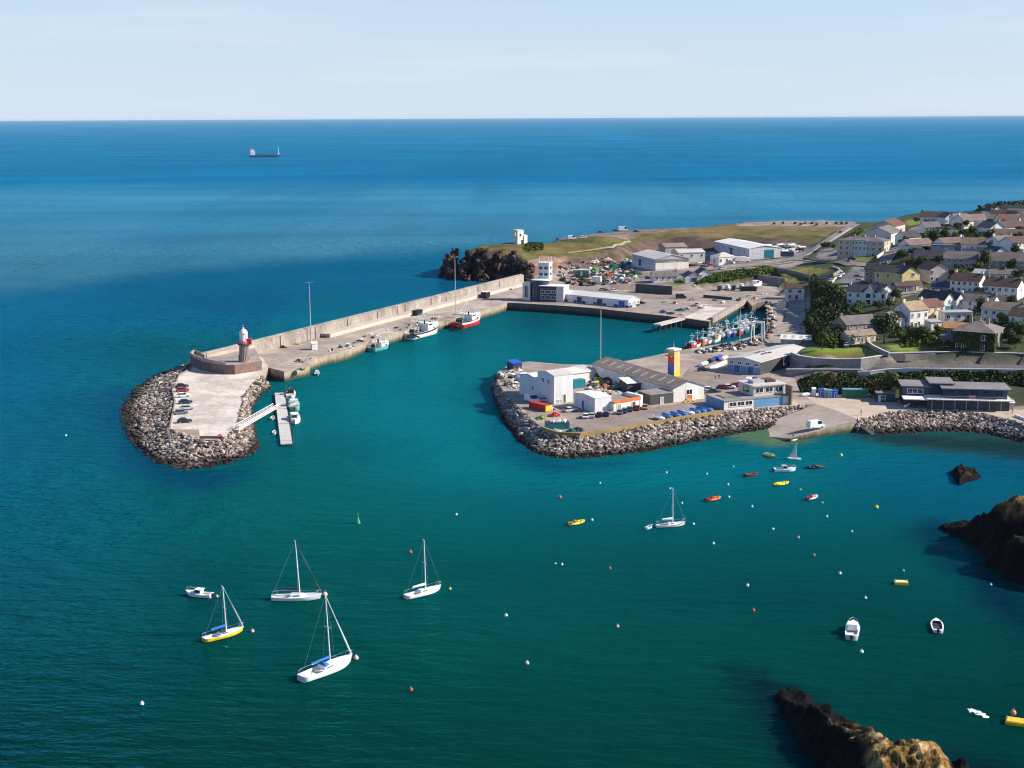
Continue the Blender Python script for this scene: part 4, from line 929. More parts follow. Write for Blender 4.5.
def dinghy(label, stern, bow, L, hullm, inside=gelc, outboard=True, name='dinghy', cat='boat', group=None, cover=None, z=0.0, B=None):
    e = empty(name, (0, 0, 0), 0, label, cat, group); place(e, stern, bow, z); B = B or L * .38; fb = .55
    h, dk, S = hull_mesh(L, B, fb, 1.3, .8, None, full=.55, n=10, well=(-L * .42, L * .30, .18))
    h.build('hull', [hullm, hullm, hullm, weed], e, True); dk.build('gunwale', [hullm, inside], e)
    mb = MB()
    for x in (-.22, .10): MB().box(x * L - .14, x * L + .14, -B * .37, B * .37, fb * .62, fb * .70).build('thwart', wood if inside is not dark else dark, e)
    if cover: 
        mb = MB(); mb.raw([(-L*.46, -B*.42, fb+.03), (L*.30, -B*.36, fb+.03), (L*.49, 0, fb*1.3), (L*.30, B*.36, fb+.03), (-L*.46, B*.42, fb+.03), (-L*.4, 0, fb+.4), (L*.25, 0, fb+.5)], [(0,1,6,5), (1,2,6), (2,3,6), (3,4,5,6), (4,0,5)]); mb.build('cover', cover, e)
    if outboard: engine(e, -L / 2, fb * .75)
    return e
def rib(label, stern, bow, L, tubem, inside=dark, z=0.0, console=True, outboard=True):
    e = empty('inflatable_boat', (0, 0, 0), 0, label, 'boat'); place(e, stern, bow, z); B = L * .40; r = B * .14
    mb = MB(); mb.box(-L * .46, L * .2, -B * .36, B * .36, .02, .22); mb.raw([(L*.2,-B*.36,.02),(L*.44,0,.1),(L*.2,B*.36,.02),(L*.2,-B*.36,.22),(L*.44,0,.25),(L*.2,B*.36,.22)], [(3,4,5),(0,1,4,3),(1,2,5,4)]); mb.build('floor', inside, e)
    pts = [(-L/2, -B*.40, .3), (L*.12, -B*.40, .33), (L*.32, -B*.30, .40), (L*.45, -B*.12, .48), (L*.48, 0, .5), (L*.45, B*.12, .48), (L*.32, B*.30, .40), (L*.12, B*.40, .33), (-L/2, B*.40, .3)]
    MB().path(pts, r, 8).build('tube', tubem, e, True)
    if console: MB().box(-L*.12, L*.0, -.35, .35, .2, .95).box(-L*.3, -L*.18, -.3, .3, .2, .6).build('console', inside if inside is not dark else black, e)
    if outboard: engine(e, -L / 2, .35)
    return e
def trawler(label, stern, bow, L, B, fb, side, stripe, house=gel, mast_v=None, name='trawler', house_at=(-.05, .22), whale=True, gantry=True, deckm=None, z=0.0, th=None, center=None):
    e = empty(name, (0, 0, 0), 0, label, 'fishing boat'); place(e, stern, bow, z)
    if th is not None: e.rotation_euler.z = R_(th)
    h, dk, S = hull_mesh(L, B, fb, 1.6, .86, stripe, full=.62, well=(-L * .44, L * (house_at[0] - .02), fb * .55))
    h.build('hull', [side, stripe or side, gelc, weed], e, True); dk.build('deck', [side, deckm or gelc], e)
    x0, x1 = L * house_at[0], L * house_at[1]; w = B * .36; zb = fb * .9; z1 = zb + L * .085 + .8
    mb = MB(); mb.box(x0 - (L * .10 if name != 'trawler' else L * .02), x1, -w, w, zb, z1 * .45 + zb * .55)
    mb.raw([(x0, -w * .9, zb), (x1 - .2, -w * .8, zb), (x1 - .2, w * .8, zb), (x0, w * .9, zb), (x0, -w * .85, z1), (x1 - .5, -w * .72, z1), (x1 - .5, w * .72, z1), (x0, w * .85, z1)], [(4,5,6,7), (0,1,5,4), (1,2,6,5), (2,3,7,6), (3,0,4,7)])
    c = mb.build('wheelhouse', house, e)
    mb = MB(); zz0, zz1 = z1 - (z1 - zb) * .34, z1 - (z1 - zb) * .12; g = .04
    mb.poly([(x1 - .38 + g, -w * .70, zz0), (x1 - .38 + g, w * .70, zz0), (x1 - .44 + g, w * .66, zz1), (x1 - .44 + g, -w * .66, zz1)])
    for s in (-1, 1):
        q = [(x0 + .3, s * (w * .865 + g), zz0), (x1 - .6, s * (w * .755 + g), zz0), (x1 - .65, s * (w * .735 + g), zz1), (x0 + .3, s * (w * .855 + g), zz1)]; mb.poly(q if s < 0 else q[::-1])
    mb.build('wheelhouse_window', glass, c)
    hm = z1 + L * (.22 if name == 'trawler' else .42)
    if mast_v: hm = top_z(e.location.x, e.location.y, mast_v)
    xm = x0 - L * .02
    mb = MB(); mb.tube((xm, 0, z1 - .3), (xm, 0, hm), .14, .08, 6); mb.tube((xm, -w * .7, z1 + (hm - z1) * .45), (xm, w * .7, z1 + (hm - z1) * .45), .06, .06, 5); mb.box(xm - .1, xm + .5, -.9, .9, z1 + (hm - z1) * .62, z1 + (hm - z1) * .62 + .2); mb.build('mast', alu, e)
    if gantry:
        mb = MB(); xg = -L * .42; zg = fb + L * .16
        for s in (-1, 1): mb.tube((xg, s * B * .36, fb * .6), (xg, s * B * .33, zg), .16, .14, 6)
        mb.tube((xg, -B * .36, zg), (xg, B * .36, zg), .16, .16, 6); mb.tube((xg, 0, zg), (xm, 0, zg + 1.0), .05, .05, 5); mb.build('gantry', yellowp if side is black else steel, e)
        mb = MB(); mb.tube((-L * .30, -B * .28, fb + .5), (-L * .30, B * .28, fb + .5), .75, .75, 12); mb.build('net_drum', mat('net_green', (0.02,0.07,0.05), .95, .4, 3), e)
    if whale:
        mb = MB(); n = len(S)
        for i in range(int(n * .68), n - 1):
            (xa, ba, za, _), (xb, bb, zb_, _) = S[i], S[i + 1]
            mb.poly([(xa, -ba, za), (xb, -bb, zb_), (xb, -bb, zb_ + .55), (xa, -ba, za + .55)]); mb.poly([(xa, ba, za + .55), (xb, bb, zb_ + .55), (xb, bb, zb_), (xa, ba, za)])
            mb.poly([(xa, -ba, za + .55), (xb, -bb, zb_ + .55), (xb, bb, zb_ + .55), (xa, ba, za + .55)])
        mb.build('foredeck', house, e)
    if name == 'trawler':
        mb = MB(); xf = L * .36; zf = fb * 1.5
        mb.tube((xf, 0, zf), (xf - .3, 0, zf + L * .16), .10, .06, 6); mb.tube((xm, 0, z1 + .5), (-L * .36, 0, fb + L * .20), .09, .06, 5); mb.tube((xm, 0, hm - .5), (-L * .36, 0, fb + L * .20), .03, .03, 4); mb.tube((xm, 0, hm - .5), (xf - .3, 0, zf + L * .16), .03, .03, 4)
        for s in (-1, 1): mb.tube((xm, 0, hm - 1), (xm - L * .05, s * B * .45, fb), .03, .03, 4); mb.tube((-L * .44, s * B * .3, fb), (xm, 0, hm - 1), .03, .03, 4)
        mb.build('derrick', alu, e)
        MB().tube((xm - 1.2, -w * .5, z1 + .02), (xm - 1.2, -w * .5, z1 + 1.5), .35, .3, 8).build('exhaust', black, e)
    mb = MB()
    for i in range(1, len(S) - 3):
        (xa, ba, za, _), (xb, bb, zb_, _) = S[i], S[i + 1]
        for s in (-1, 1): mb.tube((xa, s * ba * .97, za + .7), (xb, s * bb * .97, zb_ + .7), .04, .04, 4); mb.tube((xa, s * ba * .97, za), (xa, s * ba * .97, za + .7), .035, .035, 4)
    mb.build('rail', steel if house is gel else house, e)
    return e

# ------------------------------------------------------------------ cars
_car = {}
paint = {}
def cpaint(name, c):
    if name not in paint: paint[name] = mat('car_paint_' + name, c, 0.3, .05, .5, spec=.6)
    return paint[name]
CC = {'white': (0.78,0.78,0.77), 'silver': (0.48,0.49,0.51), 'grey': (0.16,0.165,0.175), 'black': (0.018,0.018,0.02), 'blue': (0.02,0.07,0.30), 'navy': (0.015,0.025,0.07), 'red': (0.42,0.015,0.03), 'maroon': (0.20,0.015,0.03), 'green': (0.02,0.08,0.05), 'tan': (0.42,0.32,0.20), 'yellow': (0.75,0.50,0.04), 'pink': (0.55,0.10,0.16)}
def car_meshes(kind, col):
    if (kind, col) in _car: return _car[(kind, col)]
    pm = cpaint(col, CC[col])
    if kind == 'van': L, Wd, zb, zs, zr = 5.2, 1.95, .35, 1.25, 2.3; low = [(-2.6, zb), (2.5, zb), (2.6, .75), (2.3, 1.15), (1.75, 1.25), (-2.6, 1.25)]; cab = (-2.58, 1.75, -2.5, 1.0)
    elif kind == 'camper': L, Wd, zb, zs, zr = 6.2, 2.2, .4, 1.3, 2.8; low = [(-3.1, zb), (3.0, zb), (3.1, .8), (2.7, 1.2), (2.3, 1.3), (-3.1, 1.3)]; cab = (-3.08, 2.2, -3.05, 1.7)
    else: L, Wd, zb, zs, zr = 4.3, 1.78, .32, .88, 1.45; low = [(-2.1, zb), (2.05, zb), (2.15, .55), (2.0, .78), (.95, .90), (-1.9, .92), (-2.15, .80)]; cab = (-1.85, .95, -1.35, .25)
    body = MB(); n = len(low); i = len(body.v)
    ys = (-Wd/2, Wd/2)
    vs = [(x, y * (1 if z < .8 else .96), z) for y in ys for x, z in low]
    body.raw(vs, [tuple(range(n))] + [tuple(range(2*n-1, n-1, -1))] + [(k, n + k, n + (k + 1) % n, (k + 1) % n) for k in range(n)])
    zt = zr; x0, x1, x2, x3 = cab; h = Wd / 2 * .94; g = Wd / 2 * (.78 if kind == 'car' else .90)
    body.raw([(x2, -g, zt - .06), (x3, -g, zt - .06), (x3, g, zt - .06), (x2, g, zt - .06), (x2 + .1, -g + .05, zt), (x3 - .1, -g + .05, zt), (x3 - .1, g - .05, zt), (x2 + .1, g - .05, zt)], [(4,5,6,7), (0,1,5,4), (1,2,6,5), (2,3,7,6), (3,0,4,7)])
    gl = MB(); zl = zs
    if kind == 'car':
        gl.raw([(x0, -h, zl), (x1, -h, zl), (x1, h, zl), (x0, h, zl), (x2, -g, zt - .06), (x3, -g, zt - .06), (x3, g, zt - .06), (x2, g, zt - .06)], [(0,1,5,4), (1,2,6,5), (2,3,7,6), (3,0,4,7)])
    else:
        xm = x3 - .9
        body.raw([(x0, -h, zl), (xm, -h, zl), (xm, h, zl), (x0, h, zl), (x2, -g, zt - .06), (xm, -g, zt - .06), (xm, g, zt - .06), (x2, g, zt - .06)], [(0,1,5,4), (2,3,7,6), (3,0,4,7)])
        gl.raw([(xm, -h, zl), (x1, -h, zl), (x1, h, zl), (xm, h, zl), (xm, -g, zt - .06), (x3, -g, zt - .06), (x3, g, zt - .06), (xm, g, zt - .06)], [(0,1,5,4), (1,2,6,5), (2,3,7,6)])
    wh = MB(); wh.tube((0, -.11, 0), (0, .11, 0), .33, .33, 12, 0); wh.tube((0, -.12, 0), (0, .12, 0), .17, .17, 8, 1)
    _car[(kind, col)] = (body.mesh('body', pm), gl.mesh('windows', glass), wh.mesh('wheel', [rubber, steel]), L, Wd)
    return _car[(kind, col)]
def car(label, at, th, col, kind='car', z=None, group=None, parts=True, name=None, cat=None):
    p = P(*at, z) if z is not None else G(*at)
    b, g, w, L, Wd = car_meshes(kind, col)
    nm = name or {'car': 'parked_car', 'van': 'van', 'camper': 'camper_van'}[kind]
    if z is None: p.z += .12
    e = empty(nm, p, R_(th), label, cat or {'car': 'car', 'van': 'van', 'camper': 'van'}[kind], group)
    put(b, 'body', e, (0, 0, 0)); put(g, 'windows', e, (0, 0, 0))
    if parts:
        for x in (-L * .30, L * .31):
            for y in (-Wd/2 + .08, Wd/2 - .08): put(w, 'wheel', e, (x, y, .33))
    return e

# ------------------------------------------------------------------ plants
def crown_mesh(name, m, n, rx, rz, lumps, seed, q=(.35, .7), z0=0.0, leafy=True):
    r = random.Random(seed); mb = MB()
    L = [(r.uniform(-.55, .55) * rx, r.uniform(-.55, .55) * rx, z0 + rz * (.75 + r.uniform(-.15, .75)), r.uniform(.38, .62)) for _ in range(lumps)] + [(0, 0, z0 + rz, .7)]
    for _ in range(n):
        c = r.choice(L); 
        while True:
            d = Vector((r.gauss(0, 1), r.gauss(0, 1), r.gauss(0, 1)))
            if d.length > .1: break
        d.normalize(); k = c[3] * (r.random() ** .35) * (1 + .12 * r.gauss(0, 1))
        p = Vector((c[0] + d.x * k * rx, c[1] + d.y * k * rx, c[2] + d.z * k * rz * .8))
        a = Vector((r.gauss(0, 1), r.gauss(0, 1), r.gauss(0, .6))).normalized(); nn = (d + Vector((r.gauss(0, .5), r.gauss(0, .5), r.gauss(0, .5) + .3))).normalized()
        a = (a - nn * a.dot(nn)).normalized(); b = nn.cross(a); s = r.uniform(*q) / 2
        mb.poly([p - a * s - b * s * .7, p + a * s - b * s * .5, p + a * s * .8 + b * s * .8, p - a * s * .7 + b * s])
    return mb.mesh(name, m)
TREES = {}
for i, m in enumerate((leafA, leafB, leafC, leafG)):
    for j in range(3): TREES[(i, j)] = crown_mesh('crown', m, 1000, 1.0, 1.0, 6 + j, 100 + i * 10 + j, q=(.10, .22), z0=.45)
def trunk_mesh():
    mb = MB(); mb.tube((0, 0, -.3), (.03, 0, .55), .075, .05, 7)
    for a in (0.3, 2.3, 4.4): mb.tube((.02, 0, .45), (.35 * math.cos(a), .35 * math.sin(a), 1.0), .04, .015, 5)
    return mb.mesh('trunk', bark)
TRUNK = trunk_mesh()
def tree(label, at, size, h=None, kind=0, group=None, name='tree', cat='tree', z=None):
    p = P(*at, z) if z is not None else G(*at)
    e = empty(name, p, rng.random() * 6.28, label, cat, group); h = h or size
    t = put(TRUNK, 'trunk', e, (0, 0, 0)); t.scale = (size * .5, size * .5, h * .5)
    c = put(TREES[(kind, rng.randrange(3))], 'crown', e, (0, 0, 0)); c.scale = (size * .5, size * .5, h * .5)
    return e
def foliage(name, polys, n, hh, m, label, cat, q=(.5, 1.0), zfix=None, sgroup=None, lump=3.0, seed=3):
    """a mass of leaf clumps standing on the ground inside pixel polygons"""
    r = random.Random(seed); mb = MB()
    for poly in polys:
        W = PX(poly, zfix); xs = [p.x for p in W]; ys = [p.y for p in W]; pts = []
        while len(pts) < n // len(polys):
            X = np.array([r.uniform(min(xs), max(xs)) for _ in range(4000)]); Y = np.array([r.uniform(min(ys), max(ys)) for _ in range(4000)])
            k = inpoly(X, Y, W); pts += list(zip(X[k], Y[k]))
        pts = pts[:n // len(polys)]; X = np.array([p[0] for p in pts]); Y = np.array([p[1] for p in pts]); Z = H0(X, Y)
        ed = np.clip(polydist(X, Y, W) / 3.0, .25, 1)
        hm = hh * (.35 + .9 * fbm(X, Y, lump, seed, 2)) * ed
        for x, y, z, h in zip(X, Y, Z, hm):
            t = r.random() ** .5; p = Vector((x, y, z + h * t))
            nn = Vector((r.gauss(0, .7), r.gauss(0, .7), r.gauss(.5, .6))).normalized(); a = nn.orthogonal().normalized(); a.rotate(Matrix.Rotation(r.random() * 6.28, 3, nn)); b = nn.cross(a); s = r.uniform(*q) / 2
            mb.poly([p - a * s - b * s * .7, p + a * s - b * s * .5, p + a * s * .8 + b * s * .8, p - a * s * .7 + b * s])
    o = mb.build(name, m); tag(o, label, cat, kind='stuff'); return o
# ------------------------------------------------------------------ small harbour things
def heap(name, label, cat, at, r, h, mats, n=26, z=QZ, group=None, stretch=1.0, th=0.0, piece=.45):
    p = P(*at, z) if z is not None else G(*at)
    mb = MB(); k = len(mats)
    for i in range(n):
        a = rng.random() * 6.28; q = rng.random() ** .6; hh = h * (1 - q) * rng.uniform(.3, 1)
        mb.blob((math.cos(a) * q * r * stretch, math.sin(a) * q * r, hh * .8), piece * rng.uniform(.7, 1.3) * max(1, r / 2), (1.2, 1, .7), .35, rng.randrange(k))
    o = mb.build(name, mats, None, False, p, R_(th)); tag(o, label, cat, group); return o
netg = mat('green_net', (0.03,0.13,0.10), .95, .4, 3); netb = mat('blue_net', (0.03,0.10,0.35), .95, .4, 3); netk = mat('dark_net', (0.035,0.03,0.03), .95, .4, 3); neto = mat('orange_net', (0.42,0.12,0.05), .95, .4, 3); nett = mat('tan_net', (0.36,0.25,0.15), .95, .3, 3); netw = mat('pale_net', (0.60,0.56,0.50), .95, .3, 3); netr = mat('red_net', (0.22,0.06,0.05), .95, .3, 3)
def container(label, at, th, L, Wd, Hh, m, z=QZ, name='shipping_container', cat='container', doorm=None, roofm=None, anchor='C'):
    p = P(*at, z) if z is not None else G(*at)
    e = empty(name, p, R_(th), label, cat)
    mb = MB(); mb.box(-L/2, L/2, -Wd/2, Wd/2, .05, Hh)
    n = int(L / .6)
    for i in range(n):
        x = -L/2 + (i + .5) * L / n
        for s in (-1, 1): mb.box(x - .12, x + .12, min(s * Wd/2, s * (Wd/2 + .06)), max(s * Wd/2, s * (Wd/2 + .06)), .15, Hh - .1)
    mb.build('body', m, e)
    MB().box(-L/2 - .05, L/2 + .05, -Wd/2 - .08, Wd/2 + .08, Hh, Hh + .08).build('roof', roofm or m, e)
    for s in (-1, 1): MB().box(L/2, L/2 + .07, min(0.02 * s, s * Wd * .47), max(.02 * s, s * Wd * .47), .15, Hh - .1).build('door', doorm or m, e)
    return e
def pole(label, at, top_v, r=.12, z=QZ, head=True, name='light_mast', cat='lamp post', m=None, arms=1, group=None):
    p = P(*at, z) if z is not None else G(*at)
    h = top_z(p.x, p.y, top_v) - p.z; e = empty(name, p, 0, label, cat, group); m = m or steel
    mb = MB(); mb.tube((0, 0, -.3), (0, 0, h), r * 1.3, r * .7, 8); mb.tube((0, 0, -.2), (0, 0, .4), r * 2.2, r * 2, 8); mb.build('pole', m, e)
    if head:
        mb = MB()
        for s in ([1] if arms == 1 else [-1, 1]): mb.tube((0, 0, h - .1), (s * 1.0, 0, h + .1), r * .5, r * .4, 5); mb.box(min(s * .7, s * 1.5), max(s * .7, s * 1.5), -.2, .2, h + .02, h + .18)
        mb.build('lamp_head', m, e)
    return e
def wall_run(name, label, cat, pts, h, tk, m, cap=None, z=None, sink=1.5):
    """free wall along ground pixels; pts = (u, v[, z])"""
    W = [P(*q) if len(q) == 3 else (P(*q, z) if z is not None else G(*q)) for q in pts]
    o0 = W[0].copy(); e = empty(name, o0, 0, label, cat); mb = MB(); mc = MB()
    off = []
    for i, p in enumerate(W):
        d = ((W[min(i + 1, len(W) - 1)] - W[max(i - 1, 0)])); d.z = 0; d.normalize(); nn = Vector((-d.y, d.x, 0))
        off.append((p - o0 + nn * tk / 2, p - o0 - nn * tk / 2, nn))
    def strip(mb, ex, za, zb):
        for i in range(len(W) - 1):
            a, b, n1 = off[i]; c, d, n2 = off[i + 1]; a = a + n1 * ex; b = b - n1 * ex; c = c + n2 * ex; d = d - n2 * ex
            vs = [a + Vector((0,0,za)), b + Vector((0,0,za)), d + Vector((0,0,za)), c + Vector((0,0,za)), a + Vector((0,0,zb)), b + Vector((0,0,zb)), d + Vector((0,0,zb)), c + Vector((0,0,zb))]
            fs = [(4,5,6,7), (1,2,6,5), (3,0,4,7)]
            if i == 0: fs.append((0,1,5,4))
            if i == len(W) - 2: fs.append((2,3,7,6))
            mb.raw(vs, fs)
    strip(mb, 0, -sink, h); mb.build('wall_body', m, e)
    if cap: strip(mc, .08, h + .005, h + .18); mc.build('coping', cap, e)
    return e
def buoy(label, at, r, m, group=None, cone=False, name='mooring_buoy'):
    mb = MB(); 
    if cone: mb.lathe([(r * .9, -.3), (r, .3), (r * .8, .5), (r * .18, r * 3.2), (.12, r * 3.3), (.12, r * 4.4), (.05, r * 4.5)], 12)
    else: mb.lathe([(r * math.cos(a), r * .45 + r * math.sin(a)) for a in [(-80 + 20 * i) * PI / 180 for i in range(9)]], 12); mb.tube((0, 0, r * 1.4), (0, 0, r * 1.75), .05, .05, 5, 1); mb.lathe([(.12, r * 1.75), (.12, r * 1.85)], 8, 1)
    o = mb.build(name, [m, steel], None, True, P(*at, 0)); tag(o, label, 'buoy', group); return o
# ================================================================== pier and lighthouse
def dirpt(p, along, out=0.0): return p + dv_ * along + nv_ * out
e = empty('sea_wall', dirpt(A0, -34), 0, 'long tan concrete sea wall running along the outer side of the pier', 'wall')
def rel(p, e): q = Vector(p) - e.location; return q
mb = MB(); a0, b0 = dirpt(A0, -34, 1.4), dirpt(B0, 0, 1.4)
def strip3(mb, a, b, w, z0, z1, e, m=0):
    n = nv_ * (w / 2); v = [rel(a - n, e), rel(b - n, e), rel(b + n, e), rel(a + n, e)]
    vs = [(p.x, p.y, z0 - e.location.z) for p in v] + [(p.x, p.y, z1 - e.location.z) for p in v]
    mb.raw(vs, [(4,5,6,7), (0,1,5,4), (1,2,6,5), (2,3,7,6), (3,0,4,7)], m)
swm = mat('sea_wall_concrete', (0.30,0.26,0.23), .9, .4, .5, var2=.25, stretch=(1, 1, .5))
strip3(mb, a0, b0, 2.6, -3, QZ + 4.6, e); mb.build('wall_body', swm, e)
mb = MB(); strip3(mb, dirpt(A0, 40, -2.2), dirpt(B0, -4, -2.2), 4.4, QZ - .5, QZ + 1.5, e); mb.build('walkway', mat('walkway_concrete', (0.47,0.405,0.355), .9, .15, .2), e)
mb = MB(); strip3(mb, a0 + nv_ * .1, b0 + nv_ * .1, 1.2, QZ + 4.6, QZ + 5.0, e); mb.build('coping', swm, e)
for k in range(9):
    mb = MB(); c = dirpt(A0, 12 + k * 24, -.02); strip3(mb, c, c + dv_ * .5, .5, QZ, QZ + 4.62, e); mb.build('buttress', swm, e)
# round platform under the lighthouse
pf = [P(u,v,QZ) for u,v in [(190.5,364.5),(195,367.5),(203,370.5),(214,372.8),(226,374.4),(235,374.6),(262,370.3)]] + [dirpt(A0, -8, -2.5), dirpt(A0, -33, .2)] + [P(194,361.5,QZ)]
c0 = sum((p for p in pf), Vector()) / len(pf); PT = QZ + 3.3
e = empty('lighthouse_platform', (c0.x, c0.y, QZ), 0, 'rounded red granite platform carrying the lighthouse', 'platform')
lp = [(p.x - c0.x, p.y - c0.y) for p in pf]
MB().prism(lp, -.8, PT - QZ, 0, 1).build('platform_wall', [granite, mat('platform_paving', (0.30,0.25,0.22), .9, .3, .4)], e)
inn = [(x * .93, y * .93) for x, y in lp]; mb = MB()
for i in [7, 8, 9, 0, 1, 2, 3]:
    j = (i + 1) % len(lp); q = [lp[i], lp[j], inn[j], inn[i]]
    mb.prism(q, PT - QZ - .02, PT - QZ + 1.1, 0)
mb.build('parapet', mat('parapet_stone', (0.42,0.33,0.27), .9, .25, .5), e)
# lighthouse
lb = P(244.6, 361.5, PT)
e = empty('lighthouse', lb, 0, 'fluted dark stone lighthouse with white lantern and red gallery on the pier head', 'lighthouse')
fl = MB(); n = 40; vs = []; prof = [(0, 2.05), (.5, 2.05), (.5, 1.85), (5.6, 1.62), (5.6, 1.8), (6.0, 1.95)]
for z, r in prof:
    for k in range(n): t = 2 * PI * k / n; rr = r * ((1 if k % 2 else .90) if .5 <= z <= 5.6 and r < 1.9 or (z == .5 and r < 2) else 1); vs.append((rr * math.cos(t), rr * math.sin(t), z))
fl.raw(vs, [(j * n + k, j * n + (k + 1) % n, (j + 1) * n + (k + 1) % n, (j + 1) * n + k) for j in range(len(prof) - 1) for k in range(n)]); fl.poly([(1.95 * math.cos(2 * PI * k / n), 1.95 * math.sin(2 * PI * k / n), 6.0) for k in range(n)])
fl.build('tower', mat('lighthouse_stone', (0.27,0.21,0.185), .9, .25, .6, var2=.2), e)
MB().lathe([(2.15, 6.0), (2.2, 6.3)], 24).build('gallery_floor', dark, e)
mb = MB()
for z in (6.6, 7.0, 7.3): mb.path([(2.1 * math.cos(2*PI*k/20), 2.1 * math.sin(2*PI*k/20), z) for k in range(21)], .05, 5)
for k in range(20): mb.tube((2.1 * math.cos(2*PI*k/20), 2.1 * math.sin(2*PI*k/20), 6.3), (2.1 * math.cos(2*PI*k/20), 2.1 * math.sin(2*PI*k/20), 7.3), .05, .05, 5)
mb.build('gallery_railing', redp, e)
MB().box(1.2, 2.7, -.9, .8, 6.1, 8.1).build('service_box', redp, e)
lan = MB().lathe([(1.5, 6.3), (1.5, 7.4), (1.4, 7.45)], 20).build('lantern_base', mat('pink_paint', (0.72,0.42,0.42), .6, .1, .5), e)
MB().lathe([(1.32, 7.4), (1.32, 9.9)], 16, 0).build('lantern', white, e)
mb = MB()
for k in range(8):
    t = 2 * PI * k / 8; mb.tube((1.35 * math.cos(t), 1.35 * math.sin(t), 7.45), (1.35 * math.cos(t), 1.35 * math.sin(t), 9.9), .07, .07, 5)
mb.build('glazing_bars', white, e)
d = MB().lathe([(1.5, 9.9), (1.48, 10.1), (1.2, 10.8), (.7, 11.3), (.3, 11.5), (.3, 11.9), (.1, 12.0)], 20).build('dome', white, e, True)
MB().tube((0, 0, 12), (0, 0, 13.0), .04, .03, 5).tube((-.8, 0, 12.5), (.5, 0, 12.5), .06, .03, 5).build('weather_vane', white, e)
MB().box(-1.97, -1.7, -.5, .5, .2, 2.3).build('door', dark, e)

# pontoon and gangway
pa, pb = P(279.5, 393, .6), P(286.5, 444, .6); dd = (pb - pa); L = dd.length; th = math.atan2(dd.y, dd.x)
e = empty('floating_pontoon', (pa + pb) / 2, th, 'white decked floating pontoon beside the pier head', 'pontoon')
for k in range(4):
    x0 = -L/2 + k * L/4; MB().box(x0 + .05, x0 + L/4 - .05, -1.6, 1.6, -.15, .12).build('deck_panel', mat('pontoon_deck', (0.50,0.475,0.45), .8, .1, .5), e)
    MB().box(x0 + .3, x0 + L/4 - .3, -1.75, 1.75, -.8, -.17).build('float', dark, e)
for x in (-L*.45, -L*.15, L*.15, L*.45): MB().tube((x, 1.9, -3), (x, 1.9, 3.2), .25, .25, 8).build('pile', dark, e)
ga, gb = P(236, 430, QZ + .1), P(276, 407, 1.0); gd = gb - ga
e = empty('gangway', ga, math.atan2(gd.y, gd.x), 'white metal gangway sloping from the pier head down to the pontoon', 'gangway')
Lh = math.hypot(gd.x, gd.y); dz = gd.z; mb = MB(); mb.raw([(0,-.9,0),(Lh,-.9,dz),(Lh,.9,dz),(0,.9,0),(0,-.9,-.18),(Lh,-.9,dz-.18),(Lh,.9,dz-.18),(0,.9,-.18)], [(0,1,2,3),(7,6,5,4),(0,4,5,1),(2,6,7,3),(1,5,6,2),(3,7,4,0)]); mb.build('walkway', mat('gangway_deck', (0.55,0.52,0.50), .7, .1, .5), e)
for s in (-.9, .9):
    mb = MB(); mb.tube((0, s, 1.1), (Lh, s, dz + 1.1), .10, .10, 5); mb.tube((0, s, .55), (Lh, s, dz + .55), .05, .05, 5); n = int(Lh / 1.6)
    for i in range(n + 1): mb.tube((Lh * i / n, s, dz * i / n), (Lh * i / n, s, dz * i / n + 1.1), .05, .05, 5)
    mb.build('handrail', frame_w, e)
motor_boat('black and white cabin boat berthed at the landward end of the pontoon', (290,402), (291.5,391), 9.0, gel, None, (-.05,.25), black, outboard=True)
motor_boat('pale green cabin boat in the middle berth of the pontoon', (295.5,414.5), (292.5,401), 10, lgreen, None, (-.1,.22), gel, deckm=lgreen)
motor_boat('white cabin boat at the seaward berth of the pontoon', (294,415.5), (295.5,428), 9.6, gel, None, (-.15,.22), gel)
dinghy('tiny white tender tied to the inner side of the pontoon', (273.5,437), (275,430), 3.0, gel, outboard=False)
dinghy('small grey dinghy under the foot of the gangway', (270,422), (275,416), 3.6, steel, outboard=False)
motor_boat('little blue and white boat tied below the block at the pier elbow', (316,378), (318,371), 5.0, skyb, None, (0,.28), gel)
# cars on the pier head
for lab, u, v, c in [('black car at the top of the parking row on the pier head', 182, 387.5, 'black'), ('red car second from the top of the parking row on the pier head', 182.5, 391.5, 'red'), ('white car below the red car on the pier head', 183.5, 397, 'white'),
                     ('dark blue car in the middle of the parking row on the pier head', 185.5, 403.5, 'navy'), ('silver car just below the dark blue car on the pier head', 187, 409.5, 'silver'), ('grey car at the left below the silver car on the pier head', 181, 414, 'grey'), ('black car alone at the bottom of the pier head parking row', 184.5, 422.5, 'black')]:
    car(lab, (u, v), 14 + rng.uniform(-5, 5), c, z=QZ, group='cars parked on the pier head')
wall_run('kerb_wall', 'low dark kerb wall edging the pier head parking', 'wall', [(191,369.5),(179.5,375.5),(172.5,391),(175,403),(170,428)], .55, .4, stone, z=QZ)
wall_run('kerb_wall', 'low pinkish wall across the outer end of the pier head', 'wall', [(200,438.5),(223,438.7)], .7, .5, granite, z=QZ)
heap('fish_box_heap', 'small heap of red boxes at the outer end of the pier head', 'heap', (219,436.5), 1.0, .8, [redp], 9)
mb = MB(); o0 = P(187,434.3,QZ); q = [((p - o0).x, (p - o0).y) for p in (P(u, v, QZ) for u, v in [(170,429.5),(199,429.5),(200,438.3),(184,433.3)])]; mb.prism(q, -.01, .02); o = mb.build('brick_paving', mat('brown_paving', (0.33,0.24,0.18), .95, .3, .6), loc=P(187,434.3,QZ+.004)); tag(o, kind='structure')

